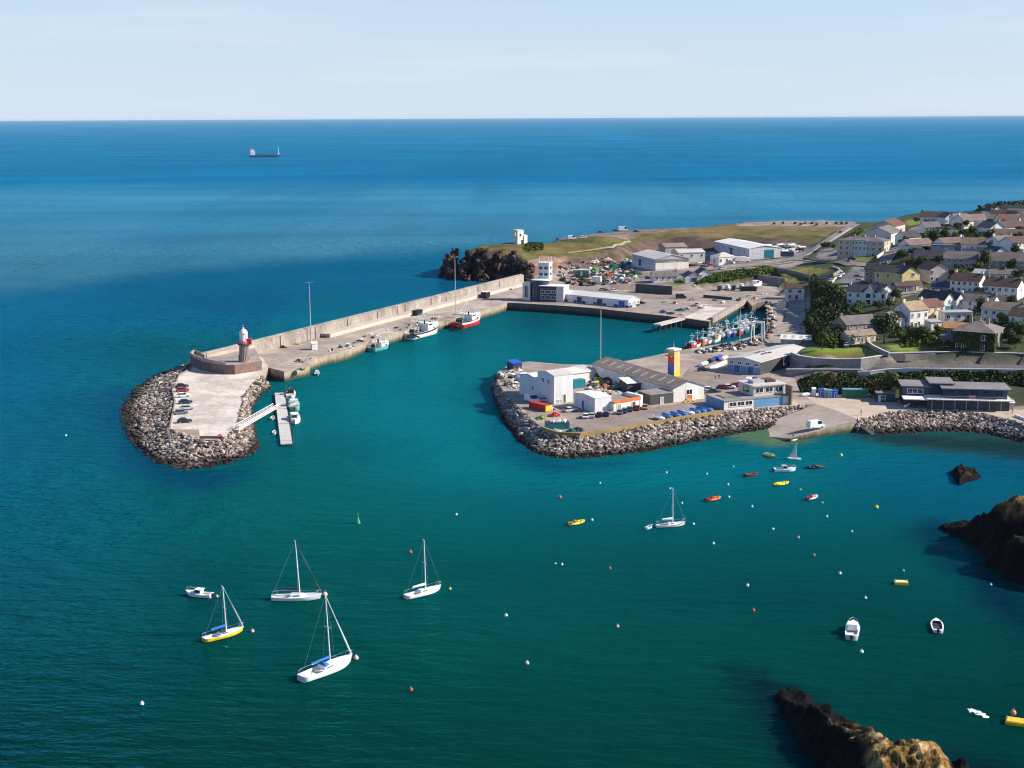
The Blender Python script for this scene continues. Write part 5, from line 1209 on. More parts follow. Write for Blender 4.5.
# things on the pier
for lab, u, v, r, h, ms in [('dark net heap near the sea wall nearest the lighthouse', 283.5,347.6,1.5,1.3,[netk]), ('tan net heap just right of the dark heap by the sea wall', 297,344.6,1.4,.8,[nett,neto]), ('dark heap of gear under the tall pier mast', 324.5,337.5,1.3,1.0,[netk]),
        ('long dark net heap on the pier right of the tall mast', 343,332.6,1.7,1.3,[netk]), ('small dark heap at the right end of the long net heap', 349.5,330.6,.9,1.0,[netk]), ('brown and dark heap beside the inner quay edge of the pier', 299,361.6,1.6,1.2,[netk,nett]),
        ('low brown heap on the block at the pier elbow', 301,369.3,1.3,.7,[nett,netk]), ('dark gear beside the black skip on the pier', 410.5,315.8,1.8,1.0,[netk]), ('flat dark heap on the pier behind the black and white trawler', 434,319,1.5,.7,[netk]),
        ('dark net heap at the landward end of the pier', 526,280.5,2.6,3.0,[netk]), ('dark heap on the pier near the harbour office shadow', 509,289.4,1.8,1.4,[netk]), ('dark gear between two heaps on the pier by the office', 514,287,1.5,1.4,[netk]), ('small black heap left of the harbour office wing', 523,285.5,1.5,1.4,[netk]), ('yellow rope heap on the pier walkway', 487,297.5,1.8,.6,[nett]),
        ('dark heap at the pier edge by the teal fishing boat', 361,341.5,1.0,.9,[netk])]:
    heap('net_heap', lab, 'net heap', (u, v), r, h, ms, 22, piece=.4, group='heaps of fishing gear on the pier')
container('black skip standing on the pier behind the black and white trawler', (417.5,315), 62, 5, 2.4, 2.2, black, name='skip', cat='skip')
container('black box with a white end on the pier near the office', (485.5,297.8), 62, 4, 3, 3, black, name='store_box', cat='box', doorm=white, roofm=white)
building('hut', 'small white hut on the inner edge of the pier', 'hut', (315,350), 20, 2.2, 2.2, 2.4, 'mono', .4, white, whiter, [], [('L', .5, 1.0, 1.9, dark)], z=QZ, over=.15)
mb = MB(); mb.tube((0, 0, 0), (2.6, 2.2, 3.0), .12, .08, 6); mb.tube((0,0,-.1), (0,0,.8), .3, .3, 8); o = mb.build('davit', mat('rust', (0.30,0.13,0.07), .9, .3, 1), loc=P(303,363,QZ)); tag(o, 'rusty leaning davit on the inner edge of the pier', 'davit')
pole('tall slim light mast on the pier near the lighthouse', (311,340.5), 282.5, .16, arms=2)
pole('tall slim light mast behind the red hulled trawler', (455.5,314), 257, .16, arms=2)
for lab, u, v, t in [('short lamp post on the pier left of the black skip', 397.5,318,304), ('short lamp post on the pier right of the black skip', 446.5,305,297), ('short lamp post by the sea wall beside the dark net heap', 271.5,349,333.5), ('thin post by the sea wall below the tall mast', 303,338.5,329.5), ('short lamp post by the sea wall above the teal boat', 391,315,305.5), ('thin post on the pier above the gap between the trawlers', 375,322,312)]:
    pole(lab, (u, v), t, .10, head=False, name='post', cat='post', m=dark, group='posts along the pier')

# ================================================================== trawlers along the pier
pd = math.degrees(math.atan2(dv_.y, dv_.x))
trawler('teal hulled small fishing boat moored at the pier', (371,352.5), (388,347), 12, 4.6, 1.5, tealc, None, gel, 333, th=pd - 4)
trawler('black and white trawler moored at the pier', (408,341), (437,330), 25, 7.2, 2.4, gel, black, gel, 311, house_at=(.04,.22), th=pd - 2, deckm=mat('trawler_deck', (0.10,0.12,0.105), .8, .3, .6))
trawler('red and white trawler moored at the pier nearest the office', (457,330), (478,321.5), 22, 7.2, 2.6, redp, gel, gel, 300, house_at=(.0,.22), th=pd, deckm=mat('trawler_deck', (0.10,0.12,0.105), .8, .3, .6))
dinghy('small white open boat moored at the pier left of the teal fishing boat', (336,357), (346,353.5), 5.5, gel, outboard=False)
dinghy('small black punt tied at the pier just left of the white open boat', (325.5,362), (331,359.5), 4, black, dark, outboard=False)

for lab, u, v, r, h in [('black heap of nets on the stern of the black and white trawler', 412.5,340,2.6,2.4), ('dark net heap on the stern of the red and white trawler', 459.5,329.5,2.0,1.8)]:
    heap('net_heap', lab, 'net heap', (u, v - 3), r, h, [netk, mat('deep_green_net', (0.02,0.05,0.045), .9, .3, 2)], 26, z=1.7, piece=.45)
# ================================================================== inner quay: office, sheds
e = empty('harbour_office', P(548, 301.5, QZ), R_(-20), 'modern harbour office with a dark blue drum and white control tower', 'office')
MB().box(-4, 4.3, 0, 8, -1, 6.6).build('front_block', navy, e)
for r in range(2):
    for k in range(3): put(win_mesh(1.9, 1.5, frame_w, glassb, 'window', 1), 'window', e, (-2.6 + k * 2.65, 0, 1.9 + r * 2.7), 0)
MB().box(4.3, 7.9, -.5, 8, -1, 7.2).build('side_wing', offwhite, e)
MB().box(-4.4, 8.2, -.8, 8.3, 7.2, 7.5).build('roof', whiter, e)
MB().lathe([(4.3, -1), (4.3, 9.6)], 28, 0, (-5.6, 4.5, 0)).build('drum', navy, e)
for k in range(5): 
    a = R_(200 + k * 22); put(win_mesh(1.0, 3.4, frame_d, glassb, 'drum_window', 0), 'window', e, (-5.6 + 4.3 * math.cos(a), 4.5 + 4.3 * math.sin(a), 5.0), a + PI/2)
MB().lathe([(4.9, 9.6), (4.9, 10.0), (3.0, 10.3)], 28, 0, (-5.0, 4.8, 0)).build('drum_roof', whiter, e)
MB().box(-13.2, -9.4, 1, 7, -1, 8.4).build('side_wing', cladw, e)
put(win_mesh(1.6, 5.5, frame_w, glassb, 'window', 1), 'window', e, (-11.3, 1, 4.2), 0)
tw = MB().box(-6.6, -1.2, 5, 10, 10, 17.6).build('control_tower', white, e)
for r in range(2):
    for k in range(2): put(win_mesh(1.8, 1.3, frame_w, glassb, 'tower_window', 0), 'window', tw, (-5.2 + k * 2.5, 5, 12.3 + r * 3.0), 0)
    put(win_mesh(2.6, 1.3, frame_w, glassb, 'tower_window', 0), 'window', tw, (-1.2, 7.5, 12.3 + r * 3.0), PI/2)
MB().box(-6.9, -.9, 4.7, 10.3, 17.6, 17.9).build('tower_roof', whiter, tw)
mb = MB()
for x, y in ((-6.2, 5.5), (-3.9, 5.5), (-1.6, 5.5), (-1.6, 9.5)): mb.tube((x, y, 17.9), (x, y, 20.6), .16, .12, 6)
mb.tube((-3.9, 5.5, 20.5), (-1.6, 5.5, 20.5), .08, .08, 5); mb.build('antenna', white, tw)
building('quay_shed', 'long low white shed with navy doors along the inner quay', 'shed', (564.5,301.3), -40, 37, 9, 3.5, 'gable', 1.5, cladw, whiter, [('R',2,1.8,1.2,1.2)], [('F',.10,3.2,2.6,white),('F',.24,3.0,2.8,navy),('F',.40,4.2,2.6,white),('F',.56,3.0,2.8,navy),('F',.72,4.0,2.6,white),('F',.9,3.4,2.8,bluep),('R',.5,2.6,2.6,greyr)], anchor='FL', z=QZ, base=(navy, 1.0))
building('warehouse', 'large pale blue sided warehouse with a broad pinkish roof', 'warehouse', (655.5,269.6), 18, 20, 33, 5.6, 'gable', 2.2, cladb, metalr, [('L',5,4.2,1.6,.9)], [('F',.5,4,4,white),('L',.35,4,4,navy)], anchor='FL', z=6.5, axis='d', base=(cladw, 2.0))
e = bpy.data.objects[[o.name for o in bpy.data.objects if o.name.startswith('warehouse') and o.type == 'EMPTY'][-1]]
MB().box(-10.03, 10.03, -16.62, -16.5, 0, 3.6).build('end_cladding', white, e); MB().box(-10.03, 10.03, -16.6, -16.5, 3.6, 5.5).build('end_band', asb, e)
building('warehouse', 'brown roofed shed tucked behind the large warehouse', 'warehouse', (676,254.5), 18, 14, 10, 4.5, 'gable', 1.8, greyr, asb, z=8.5)
building('warehouse', 'low pale roofed shed between the two large warehouses', 'warehouse', (692,259), 12, 16, 14, 3.8, 'gable', 1.4, offwhite, metalr, [('F',3,2,1.4,1.2)], z=8.0)
e = building('warehouse', 'long blue and white warehouse with a teal panel on its end wall', 'warehouse', (749,259.2), 15, 20, 50, 6.0, 'gable', 1.6, cladb, whiter, [('L',6,3.8,1.6,1.3),('F',1,4.2,3,1.4,.2,.2)], [('L',.5,4,4.5,navy)], anchor='FL', z=8.5, axis='d')
MB().box(-.5, 5.5, -25.18, -25.0, .3, 5.2).build('teal_panel', teal, e); MB().box(-10.02, 10.02, -25.1, -25.0, .0, 6.2).build('end_cladding', cladw, e)
building('shed', 'small white hip roofed shed in front of the long warehouse', 'shed', (727,263.4), 24, 11, 9, 3.7, 'hip', 2.2, white, metalr, [('F',3,1.8,1.2,1.8)], [('L',.5,2.4,2.6,greyr)], z=7.8)
e = empty('lorry', P(742, 262.6, 8.2), R_(8), 'white box lorry parked in front of the long warehouse', 'lorry')
MB().box(-4.2, 2.2, -1.2, 1.2, .9, 3.4).build('box_body', white, e); MB().box(2.3, 4.2, -1.15, 1.15, .7, 2.9).build('cab', white, e); MB().box(4.2, 4.25, -1, 1, 1.7, 2.6).build('windscreen', glass, e)
for x in (-3.2, 3.2):
    for y in (-1.0, 1.0): MB().tube((x, y - .15, .45), (x, y + .15, .45), .45, .45, 12).build('wheel', rubber, e)
building('bungalow', 'white bungalow with a grey roof below the large warehouse', 'bungalow', (666,281.3), 8, 13, 7.5, 2.7, 'gable', 2.0, white, greyt, [('F',4,1.5,1.3,1.1)], z=6.0, chim=-1)
building('bungalow', 'white gable fronted bungalow with a dark blue roof and garage', 'bungalow', (692.5,282.3), 6, 7.5, 10, 2.7, 'gable', 2.2, white, slate, [('L',3,1.5,1.2,1.1)], [('F',.6,3.0,2.2,dark)], z=6.0, axis='d')
building('bungalow', 'small white gabled house right of the dark blue bungalow', 'bungalow', (705.5,278.6), 10, 7, 8, 2.8, 'gable', 2.2, white, slate, [('F',2,1.5,1.1,1.1)], z=7.0, axis='d')
building('quay_house', 'white two storey house with a brown roof at the root of the inner quay', 'house', (794.5,299.5), -10, 9, 7, 5.4, 'gable', 1.9, white, brownt, [('F',2,3.9,1.4,1.3,.25,.75),('F',1,1.4,1.3,1.4,.25,.25),('R',2,3.9,.9,1.1)], [('F',.6,1.2,2.1,navy)], z=QZ, chim=-1)
e = empty('lookout_tower', G(519.3, 243.5), R_(32), 'square white lookout tower on the tip of the headland', 'lookout tower')
MB().box(-2.6, 1.6, -2.2, 2.2, -1.5, 7.6).build('tower', white, e); MB().box(-3.9, -2.6, -1.6, 1.6, 4.6, 7.2).build('balcony', white, e); MB().box(1.6, 4.0, -2.6, 1.6, -1.5, 5.0).build('side_block', white, e)
MB().box(-2.8, 1.8, -2.4, 2.4, 7.6, 8.0).build('roof', whiter, e); MB().tube((-1, 0, 8), (-1, 0, 10), .06, .04, 5).build('antenna', steel, e)
put(win_mesh(.8, 1.0, frame_d, glass, 'window', 0), 'window', e, (-.6, -2.2, 5.2), 0); put(win_mesh(1.0, 2.0, frame_d, dark, 'door', 0), 'door', e, (.6, -2.2, 1.1), 0)
building('hut', 'green hut with a pale flat roof in the gear yard', 'hut', (581.5,275.5), -5, 8, 4.5, 2.7, 'flat', 0, greenp, metalr, [('F',2,1.6,1.4,1.0)], [('F',.5,1.1,2.0,white)], z=6.2)
container('white steel store box standing in the gear yard', (597,281.5), -20, 4.5, 2.5, 2.5, white, z=5.8)
wall_run('yard_wall', 'tan concrete yard wall left of the dark yard wall', 'wall', [(611,290.8),(634,289.5)], 3.2, .5, swm, z=QZ)
wall_run('yard_wall', 'dark block wall standing free on the inner quay', 'wall', [(635.5,292),(672,294.8)], 4.2, .5, dark, z=QZ)
wall_run('yard_wall', 'low dark wall across the head of the slip jetty', 'wall', [(703.5,297.3),(732,300)], 1.3, .5, dark, z=QZ + .02)
wall_run('retaining_wall', 'dark stone wall beneath the terrace of grass above the boatyard', 'wall', [(756,279.5,5.4),(775,281.5,5.4),(786,283.5,5.0)], 2.6, .8, stone)
for lab, u, v, r, h, ms in [('white net heap at the back of the gear yard', 595,262.3,2.2,2.2,[netw]), ('pale net heap under the bank behind the gear yard', 607,261,2.6,2.2,[netw,nett]), ('green net heap in the middle of the gear yard', 613,268,2.6,2.4,[netg]), ('pink and red net heap beside the green heaps', 620.5,270.5,1.8,1.6,[netr,netw]),
        ('dark teal net heap in front of the pink heap', 623.5,275.2,2.6,2.2,[netg,netk]), ('long dark green heap beside the yard lane', 636,274.6,3.0,1.8,[netg,netk]), ('large brown net heap in the middle of the yard', 606.5,276.5,3.4,2.4,[nett,netk,netr]), ('bright green net heap behind the white store box', 594.5,271.2,1.8,2.2,[mat('lime_net', (0.12,0.30,0.05), .9, .3, 2)]),
        ('reddish brown gear heap left of the store box', 573,279.6,3.2,2.2,[netr,netk,nett]), ('dark reddish heap behind the long white shed', 585,281,2.6,1.8,[netk,netr]), ('brown heap right of the harbour office', 566,281,2.4,2.0,[nett,netk]), ('grey white crates heap by the warehouse corner', 626,262.6,2.2,2.0,[netw,netg])]:
    heap('net_heap', lab, 'net heap', (u, v), r * 1.25, h * 1.35, ms, 44, z=None, piece=.55, group='heaps of nets in the gear yard')
for lab, u, v, c, th, k in [('white van parked before the dark yard wall', 640,291.2,'white',10,'van'), ('white car parked before the tan yard wall', 614.5,291.6,'white',15,'car'), ('small white car at the dark wall corner right of the van', 647.5,292.3,'white',5,'car'), ('grey car left of the tan yard wall', 603.5,290.6,'grey',20,'car'), ('dark car parked beside the white shed gable', 641,304,'black',10,'car'), ('black van backed to the slip jetty wall', 681,298.5,'black',0,'van')]:
    car(lab, (u, v), th, c, k, z=QZ)
for i, (u, v, c) in enumerate([(706,264.5,'navy'),(711,266.5,'red'),(717,268.2,'grey'),(704,267.6,'black'),(723,269.3,'silver'),(700,263.8,'white')]):
    car(['navy','red','grey','black','silver','white'][i] + ' car in the small car park between the warehouses', (u, v), 20, c, parts=False)
# syncrolift jetty gear
for lab, u, v, ms, r, h in [('blue net heap at the corner of the slip jetty', 663.5,313,[netb],2.0,2.2), ('dark net heap right of the blue heap on the slip jetty', 671,314,[netk],1.7,1.4), ('green net heap on the slip jetty', 680.5,310.5,[netg],2.4,1.5), ('second green heap nearer the jetty edge', 687,309.3,[netg,netw],1.7,1.2), ('pale gear heap between the green heaps and the finger', 681.5,315,[netw,nett],1.6,1.0)]:
    heap('net_heap', lab, 'net heap', (u, v), r, h, ms, 26, piece=.45)
dinghy('white boat hauled out on the slip jetty', (699,310), (708,303.5), 8, gel, outboard=False, z=QZ + .3)
dinghy('grey boat hauled out beside the white boat on the slip jetty', (692,307.5), (700,302.5), 7, greyr, dark, outboard=False, z=QZ + .3)
mb = MB(); mb.prism([((p - P(700,312,QZ)).x, (p - P(700,312,QZ)).y) for p in [P(684,317.5,QZ),P(708,320.8,QZ),P(731,308,QZ),P(708,306,QZ)]], -.01, .02); o = mb.build('slip_deck', apron_m, loc=P(700,312,QZ+.004)); tag(o, kind='structure')
e = wall_run('jetty_curb', 'rough tan kerb along the right edge of the slip jetty', 'kerb', [(711,320),(745,300.5)], 1.0, 1.6, swm, z=QZ)
e = empty('finger_jetty', P(657, 324.2, QZ), 0, 'narrow concrete finger jetty on dark piles beside the slip jetty', 'jetty')
a_, b_ = Vector((0,0,0)), P(683, 317.6, QZ) - e.location; d_ = (b_ - a_).normalized(); n_ = Vector((-d_.y, d_.x, 0)); mb = MB()
q = [a_ - n_ * 2, b_ - n_ * 2, b_ + n_ * 2, a_ + n_ * 2]; mb.prism([(p.x, p.y) for p in q], -.6, -.02); mb.build('deck', apron_m, e)
k = max(2, int((b_ - a_).length / 4.5))
for i in range(k + 1):
    for s_ in (-1.6, 1.6): p = a_.lerp(b_, i / k) + n_ * s_; MB().tube((p.x, p.y, -8), (p.x, p.y, -.6), .3, .3, 8).build('pile', dark, e)
# boatyard row under the green bank
for lab, u, v, c, k in [('teal van at the left end of the row under the green bank', 720,290,'green','van'), ('white van in the row under the green bank', 727.5,289,'white','van'), ('black van between two white vans under the green bank', 734,289.8,'black','van'), ('white van nearest the laid up cabin boat', 741.5,288,'white','van')]:
    car(lab, (u, v), 70, c, k, z=QZ)
e = motor_boat('white cabin boat laid up ashore beside the green bank', (748,287.5), (764,284), 11, gel, None, (-.15,.22), gel, z if False else True, outboard=False)
place(e, (748,287.5), (764,284.5), QZ + 1.0)
container('black low store beneath the laid up cabin boat', (748,291), 5, 8, 3, 2.2, black, name='store_box', cat='box')
heap('net_heap', 'pale gear heap on the quay right of the cabin boat', 'net heap', (762,294), 2.4, 1.2, [netw, nett], 24)
pole('slim light mast standing among the rafted boats', (739.5,343), 308, .14, arms=1)
pole('tall slim light mast on the middle quay behind the net yard', (600.5,362.5), 307, .16, arms=2)
pole('slim post beside the quay house', (808.5,300), 262, .10, z=None, head=False, name='utility_pole', cat='pole', m=wood)
pole('slim post on the road above the green bank', (721.5,284), 264, .10, z=None, head=False, name='utility_pole', cat='pole', m=wood)
# ================================================================== middle quay
T32 = R_(32); e1 = Vector((math.cos(T32), math.sin(T32), 0)); e2 = Vector((-math.sin(T32), math.cos(T32), 0))
Nb = P(554, 404.3, QZ)
building('ice_plant', 'tall white block on the corner of the middle quay', 'building', Nb, 32, 7.0, 9.2, 8.7, 'gable', .9, cladw, metalr, [('L',2,6.6,1.0,1.2,.35,.68)], [('F',.55,.8,2.6,dark),('F',.2,.9,1.2,greyr),('F',.34,.6,1.2,greyr)], anchor='FL', over=.1)
building('ice_plant', 'lower white block attached behind the tall white block', 'building', Nb + e2 * 9.25, 32, 7.0, 10.5, 6.2, 'gable', .9, cladw, whiter, [('L',1,3.2,1.0,1.0,.75,.75)], anchor='FL', over=.1)
building('white_store', 'white flat sided store with a blue door on the middle quay', 'building', (594.8,412.6), 32, 6.0, 10.9, 4.2, 'gable', .5, cladw, whiter, [], [('L',.45,1.1,2.6,bluep)], anchor='FL', z=QZ, over=.08)
e = building('quay_store', 'low white store with an orange band along its eaves', 'building', (613.6,411.4), 36, 10.5, 9, 2.3, 'flat', .2, white, flatr, [], [('F',.2,1.4,1.9,greyr),('F',.75,1.2,1.9,dark)], anchor='FL', z=QZ, over=.05)
MB().box(-5.35, 5.35, -4.65, -4.5, 2.3, 3.3).build('fascia', orangep, e); MB().box(5.0, 6.2, -4.6, 2, -1, 3.6).build('end_pier', white, e)
building('net_loft', 'long weathered roofed shed with a white gable end on the middle quay', 'shed', (672.7,402.2), 27, 11.6, 49, 4.1, 'gable', 2.0, white, asb, [('F',1,2.6,2.0,1.6,.52,.52)], [('F',.52,2.1,1.7,orangep)], anchor='FL', z=QZ, axis='d', over=.3)
e = bpy.data.objects[[o.name for o in bpy.data.objects if o.name.startswith('net_loft')][-1]]
for k in range(9):
    for s in (-1, 1):
        m2 = MB(); m2.box(-1.5, 1.5, -.45, .45, -.02, .04); so_ = m2.build('rooflight', mat('rooflight', (0.46,0.40,0.33), .5, .2), e); so_.location = (s * 3.0, -19 + k * 5.0, 4.1 + 2.0 * (1 - 3.0 / 5.8) + .2); so_.rotation_euler = (0, s * math.atan2(2.0, 5.8), 0)
building('lean_to_shed', 'dark grey flat shed beside the white gable of the long shed', 'shed', (650,405.3), 27, 8.5, 7, 3.1, 'flat', 0, dark, flatr, [], [('F',.5,1,2,greyr)], anchor='FL', z=QZ, over=.1)
building('lean_to_shed', 'grey roofed lean-to against the flank of the long shed', 'shed', (637,391.5), 27, 9, 8, 2.8, 'mono', 1.2, greyr, greyt, anchor='FL', z=QZ)
building('shed', 'dark shed with a white roof behind the orange banded store', 'shed', (627.5,393), 20, 7, 6, 3.0, 'mono', .7, dark, whiter, anchor='FL', z=QZ)
building('shed', 'low white roofed store behind the tall white block', 'shed', (572,383.5), 32, 7, 9, 3.2, 'flat', 0, white, whiter, z=QZ, anchor='FL')
building('shed', 'small white store left of the pale sheet roof at the water side', 'shed', (583.5,379), 32, 5, 7, 2.6, 'mono', .5, offwhite, metalr, z=QZ, anchor='FL')
container('teal steel store between the white blocks', (577,387.5), 32, 5, 2.4, 2.6, teal)
building('open_shelter', 'small dark blue shelter on the inner corner of the middle quay', 'shelter', (517.5,370), 32, 3.6, 4, 2.4, 'mono', .5, navy, bluep, z=QZ, over=.3)
for lab, u, v, r, h, ms in [('dark gear heap at the tip of the middle quay', 499,378.5,1.5,1.8,[netk]), ('pale gear heap beside the dark heap at the quay tip', 508,381.5,1.8,1.0,[netw,nett]), ('pale heap below the lower white block', 514.5,387,1.8,.9,[netw,steel]), ('tan pallets heap behind the shelter', 515,373.5,1.4,1.2,[nett]),
        ('bright blue net heap in the net yard', 606.5,374,2.0,1.8,[netb]), ('dark net heap left of the blue heap', 598.5,377.5,2.4,2.0,[netk,netg]), ('large black net heap in the middle of the net yard', 612,381,2.6,2.2,[netk]), ('purple brown net heap in front of the black heap', 607,386,2.2,1.6,[netk,netr]), ('pale rope heap at the left of the net yard', 592,373,2.2,1.4,[netw,nett]), ('grey gear heap behind the net yard', 600,369.5,2.0,1.3,[netw,netk]), ('tan heap before the white store in the net yard', 598.5,390.5,2.4,1.0,[nett,netw]), ('pale heap on the flat yard behind the orange band', 611,393.5,2.6,.9,[netw,nett]), ('dark heap against the flank of the long shed', 622,378,2.0,1.8,[netk]), ('dark heap between the lean-to and the black shed', 643,396,2.0,1.4,[netk]),
        ('white heap of sacks beside the gable of the long shed', 688,401.5,1.8,.8,[nett, mat('yellow_net', (0.55,0.45,0.12), .9, .2, 2)]), ('red gear heap beside the teal skip', 554,416,1.4,1.6,[netr, redp]), ('mixed green and yellow heap at the foot of the red container', 541.5,418.5,1.3,1.6,[mat('lime_net', (0.12,0.30,0.05), .9, .3, 2), nett]), ('dark green gear heap at the quay corner', 578,430.5,1.6,1.0,[netg,netk]), ('green gear at the left of the corner heap', 571,432,1.0,.9,[netg]), ('pale green scrap below the teal skip', 555.5,431.5,1.2,.8,[mat('pale_green_net', (0.30,0.42,0.30), .9, .3, 2)]), ('grey gear heap above the teal skip', 549.5,409,1.3,1.1,[netw,netk])]:
    heap('net_heap', lab, 'net heap', (u, v), r * 1.2, h * 1.3, ms, 40, piece=.42, group='heaps of gear on the middle quay')
container('long red container with a yellow end on the edge of the middle quay', (540,409.5), -50, 7.5, 2.3, 1.9, redp, doorm=yellowp)
e = container('teal open skip heaped with white nets at the quay corner', (557,428.2), 8, 6.6, 3.2, 1.9, teal, name='skip', cat='skip', roofm=dark)
for k in range(22): pass
mb = MB()
for k in range(30): mb.blob((rng.uniform(-2.9,2.6), rng.uniform(-1.3,1.3), 2.1), rng.uniform(.3,.6), (1.2,1,.7))
mb.build('load', netw, e)
for lab, u, v, c, th, k in [('white van beside the lower white block', 532,401.8,'white',-48,'van'), ('silver car in the shade of the tall white block', 543.5,401.5,'silver',10,'car'), ('white car in the shade beside the white store', 570.5,411.5,'silver',30,'car'),
        ('white car first in the row before the white store', 586,417.8,'white',80,'car'), ('silver car second in the row before the white store', 592,417.2,'silver',80,'car'), ('black car third in the row before the white store', 599.5,416.3,'black',80,'car'), ('dark blue car at the corner of the white store', 606.5,415.6,'navy',80,'car'), ('grey car under the orange band of the store', 620,413.6,'grey',80,'car'), ('dark green car between grey and maroon cars by the store', 629.5,411,'green',80,'car'), ('maroon car at the right end of the row by the orange band', 637,409.6,'maroon',80,'car'), ('tan car beside the end pier of the orange banded store', 645,408.6,'tan',80,'car'), ('blue car just behind the dark green car by the store', 624.5,412.4,'blue',80,'car')]:
    car(lab, (u, v), th, c, k, z=QZ, group='cars and vans on the middle quay')
bi = 0
for u, v, c in [(658,418.3,gel),(666,416.6,bluec),(674.5,415.3,bluec),(681.5,414.2,bluec),(688,413.2,gel),(694,411.8,bluec),(700,410.6,bluec),(706.5,409.6,bluec)]:
    nm = ['white covered dinghy at the left end of the row on the quay edge', 'blue covered dinghy next to the white one at the left of the row', 'blue covered dinghy third from the left in the row', 'blue covered dinghy just left of the inner white dinghy', 'white covered dinghy among the blue ones in the row', 'blue covered dinghy just right of the inner white dinghy', 'blue covered dinghy second from the white building wall', 'blue covered dinghy nearest the white building wall'][bi]; bi += 1
    q = P(u, v, QZ + .35); dd = Vector((math.cos(R_(118)), math.sin(R_(118)), 0)) * 2.4
    a_, b_ = proj(q - dd), proj(q + dd)
    dinghy(nm, a_, b_, 4.8, c if c is gel else skyb, outboard=False, cover=(gel if c is gel else bluec), z=QZ + .35, group='covered dinghies along the quay edge', B=2.0)
wall_run('edge_wall', 'ochre stained low wall along the seaward edge of the middle quay', 'wall', [(543,430),(558,435),(580,436),(610,432),(640,426.5),(680,419.5),(722,413)], .9, .7, mat('ochre_wall', (0.30,0.20,0.08), .9, .3, .4), z=QZ)
mb = MB(); o0 = P(620,424,QZ+.008)
for k in range(17):
    u = 583 + k * 5.0; v = 431.5 - k * 1.05; p = P(u, v, QZ + .008) - o0; mb.box(-.06, .06, 0, 4.6, 0, .004, 0, R_(32), (p.x, p.y, 0))
o = mb.build('parking_lines', white, loc=o0); tag(o, kind='structure')
# coloured ice tower
e = empty('ice_tower', P(674, 376.5, QZ), R_(38), 'narrow tower painted red blue and yellow with a white cap', 'tower')
MB().box(0, 2.7, 0, 3.0, -.5, 8.8).build('tower_wall', mat('ochre_render', (0.66,0.46,0.20), .85, .2, .5), e)
MB().box(-.06, .0, 0, 3.0, -.5, 4.2).build('blue_panel', bluep, e); MB().box(-.06, 0, 0, 3.0, 4.2, 6.8).build('red_panel', redp, e)
MB().box(-.05, 2.76, -.06, 0, -.5, 1.7).build('yellow_base', yellowp, e); MB().box(-.4, 3.1, -.4, 3.4, 8.8, 9.3).build('roof', whiter, e)
mb = MB(); mb.box(-1.6, -.07, .2, 2.9, 6.9, 7.1); mb.tube((-1.5, .2, 7), (-1.5, .2, 8.8), .08, .08, 5); mb.tube((-1.5, 2.8, 7), (-1.5, 2.8, 8.8), .08, .08, 5); mb.tube((-1.5, .2, 8.1), (-1.5, 2.8, 8.1), .07, .07, 5); mb.tube((-1.5,.2,7),(0,.2,4.5),.08,.08,5); mb.build('balcony', mat('tan_steel', (0.36,0.20,0.08), .6, .2, 1), e)
mb = MB(); mb.tube((.3, .3, 9.3), (.3, .3, 10.8), .05, .05, 5); mb.tube((2.4, 2.8, 9.3), (2.4, 2.8, 11.4), .05, .05, 5); mb.build('aerial', steel, e)
# lifeboat shed and neighbours
e = building('boat_shed', 'broad white roofed boat shed with a pale blue end wall', 'shed', (759.8,375.2), 50, 34, 12.6, 4.4, 'gable', 1.0, cladb, metalr, [('L',4,3.3,1.4,.8)], [('L',.3,2.4,2.6,skyb),('L',.72,2.6,2.8,skyb)], anchor='FL', z=QZ, over=.5)
MB().box(-17.05, -17.0, -6.3, 6.3, -.5, 2.3).build('blue_panel', skyb, e); MB().box(-17, 17, -6.36, -6.3, -1, 4.0).build('shade_panel', dark, e)  # dark sheet painted for the shaded void under the long eave
for x, y in ((-7, -1.5), (-6.5, 1.2), (-4.6, -1.4), (-4.2, 1.4), (-2.4, .6), (-2.6, -1.8)): MB().box(x - .7, x + .7, y - .35, y + .35, 5.15, 5.6).build('roof_vent', dark, e)
building('store', 'grey fronted store with a white corrugated roof below the wooded slope', 'shed', (796.5,347.2), -16, 12, 9, 2.9, 'gable', 1.1, greyr, whiter, [], [('F',.3,2.4,2.3,greyr)], z=QZ, sky=4)
wall_run('ramp_wall', 'low white wall beside the boat shed ramp', 'wall', [(709,370.8),(726,363.6)], 1.3, .5, white, z=QZ)
for lab, s, b, c in [('white boat on a trailer left of the boat shed', (698,366.5),(710,362.5),gel), ('navy blue boat on a trailer behind the white one', (708,362.5),(716,358.5),navy), ('dark blue boat on a trailer nearest the quay', (714,359.5),(722.5,356),bluep), ('small white boat at the corner of the boat shed', (721.5,360),(727.5,357.5),gel)]:
    dinghy(lab, s, b, 6, c, outboard=False, z=QZ + .5, cover=c)
car('black car in front of the white boat trailer', (703.5,371), 10, 'black', z=QZ)
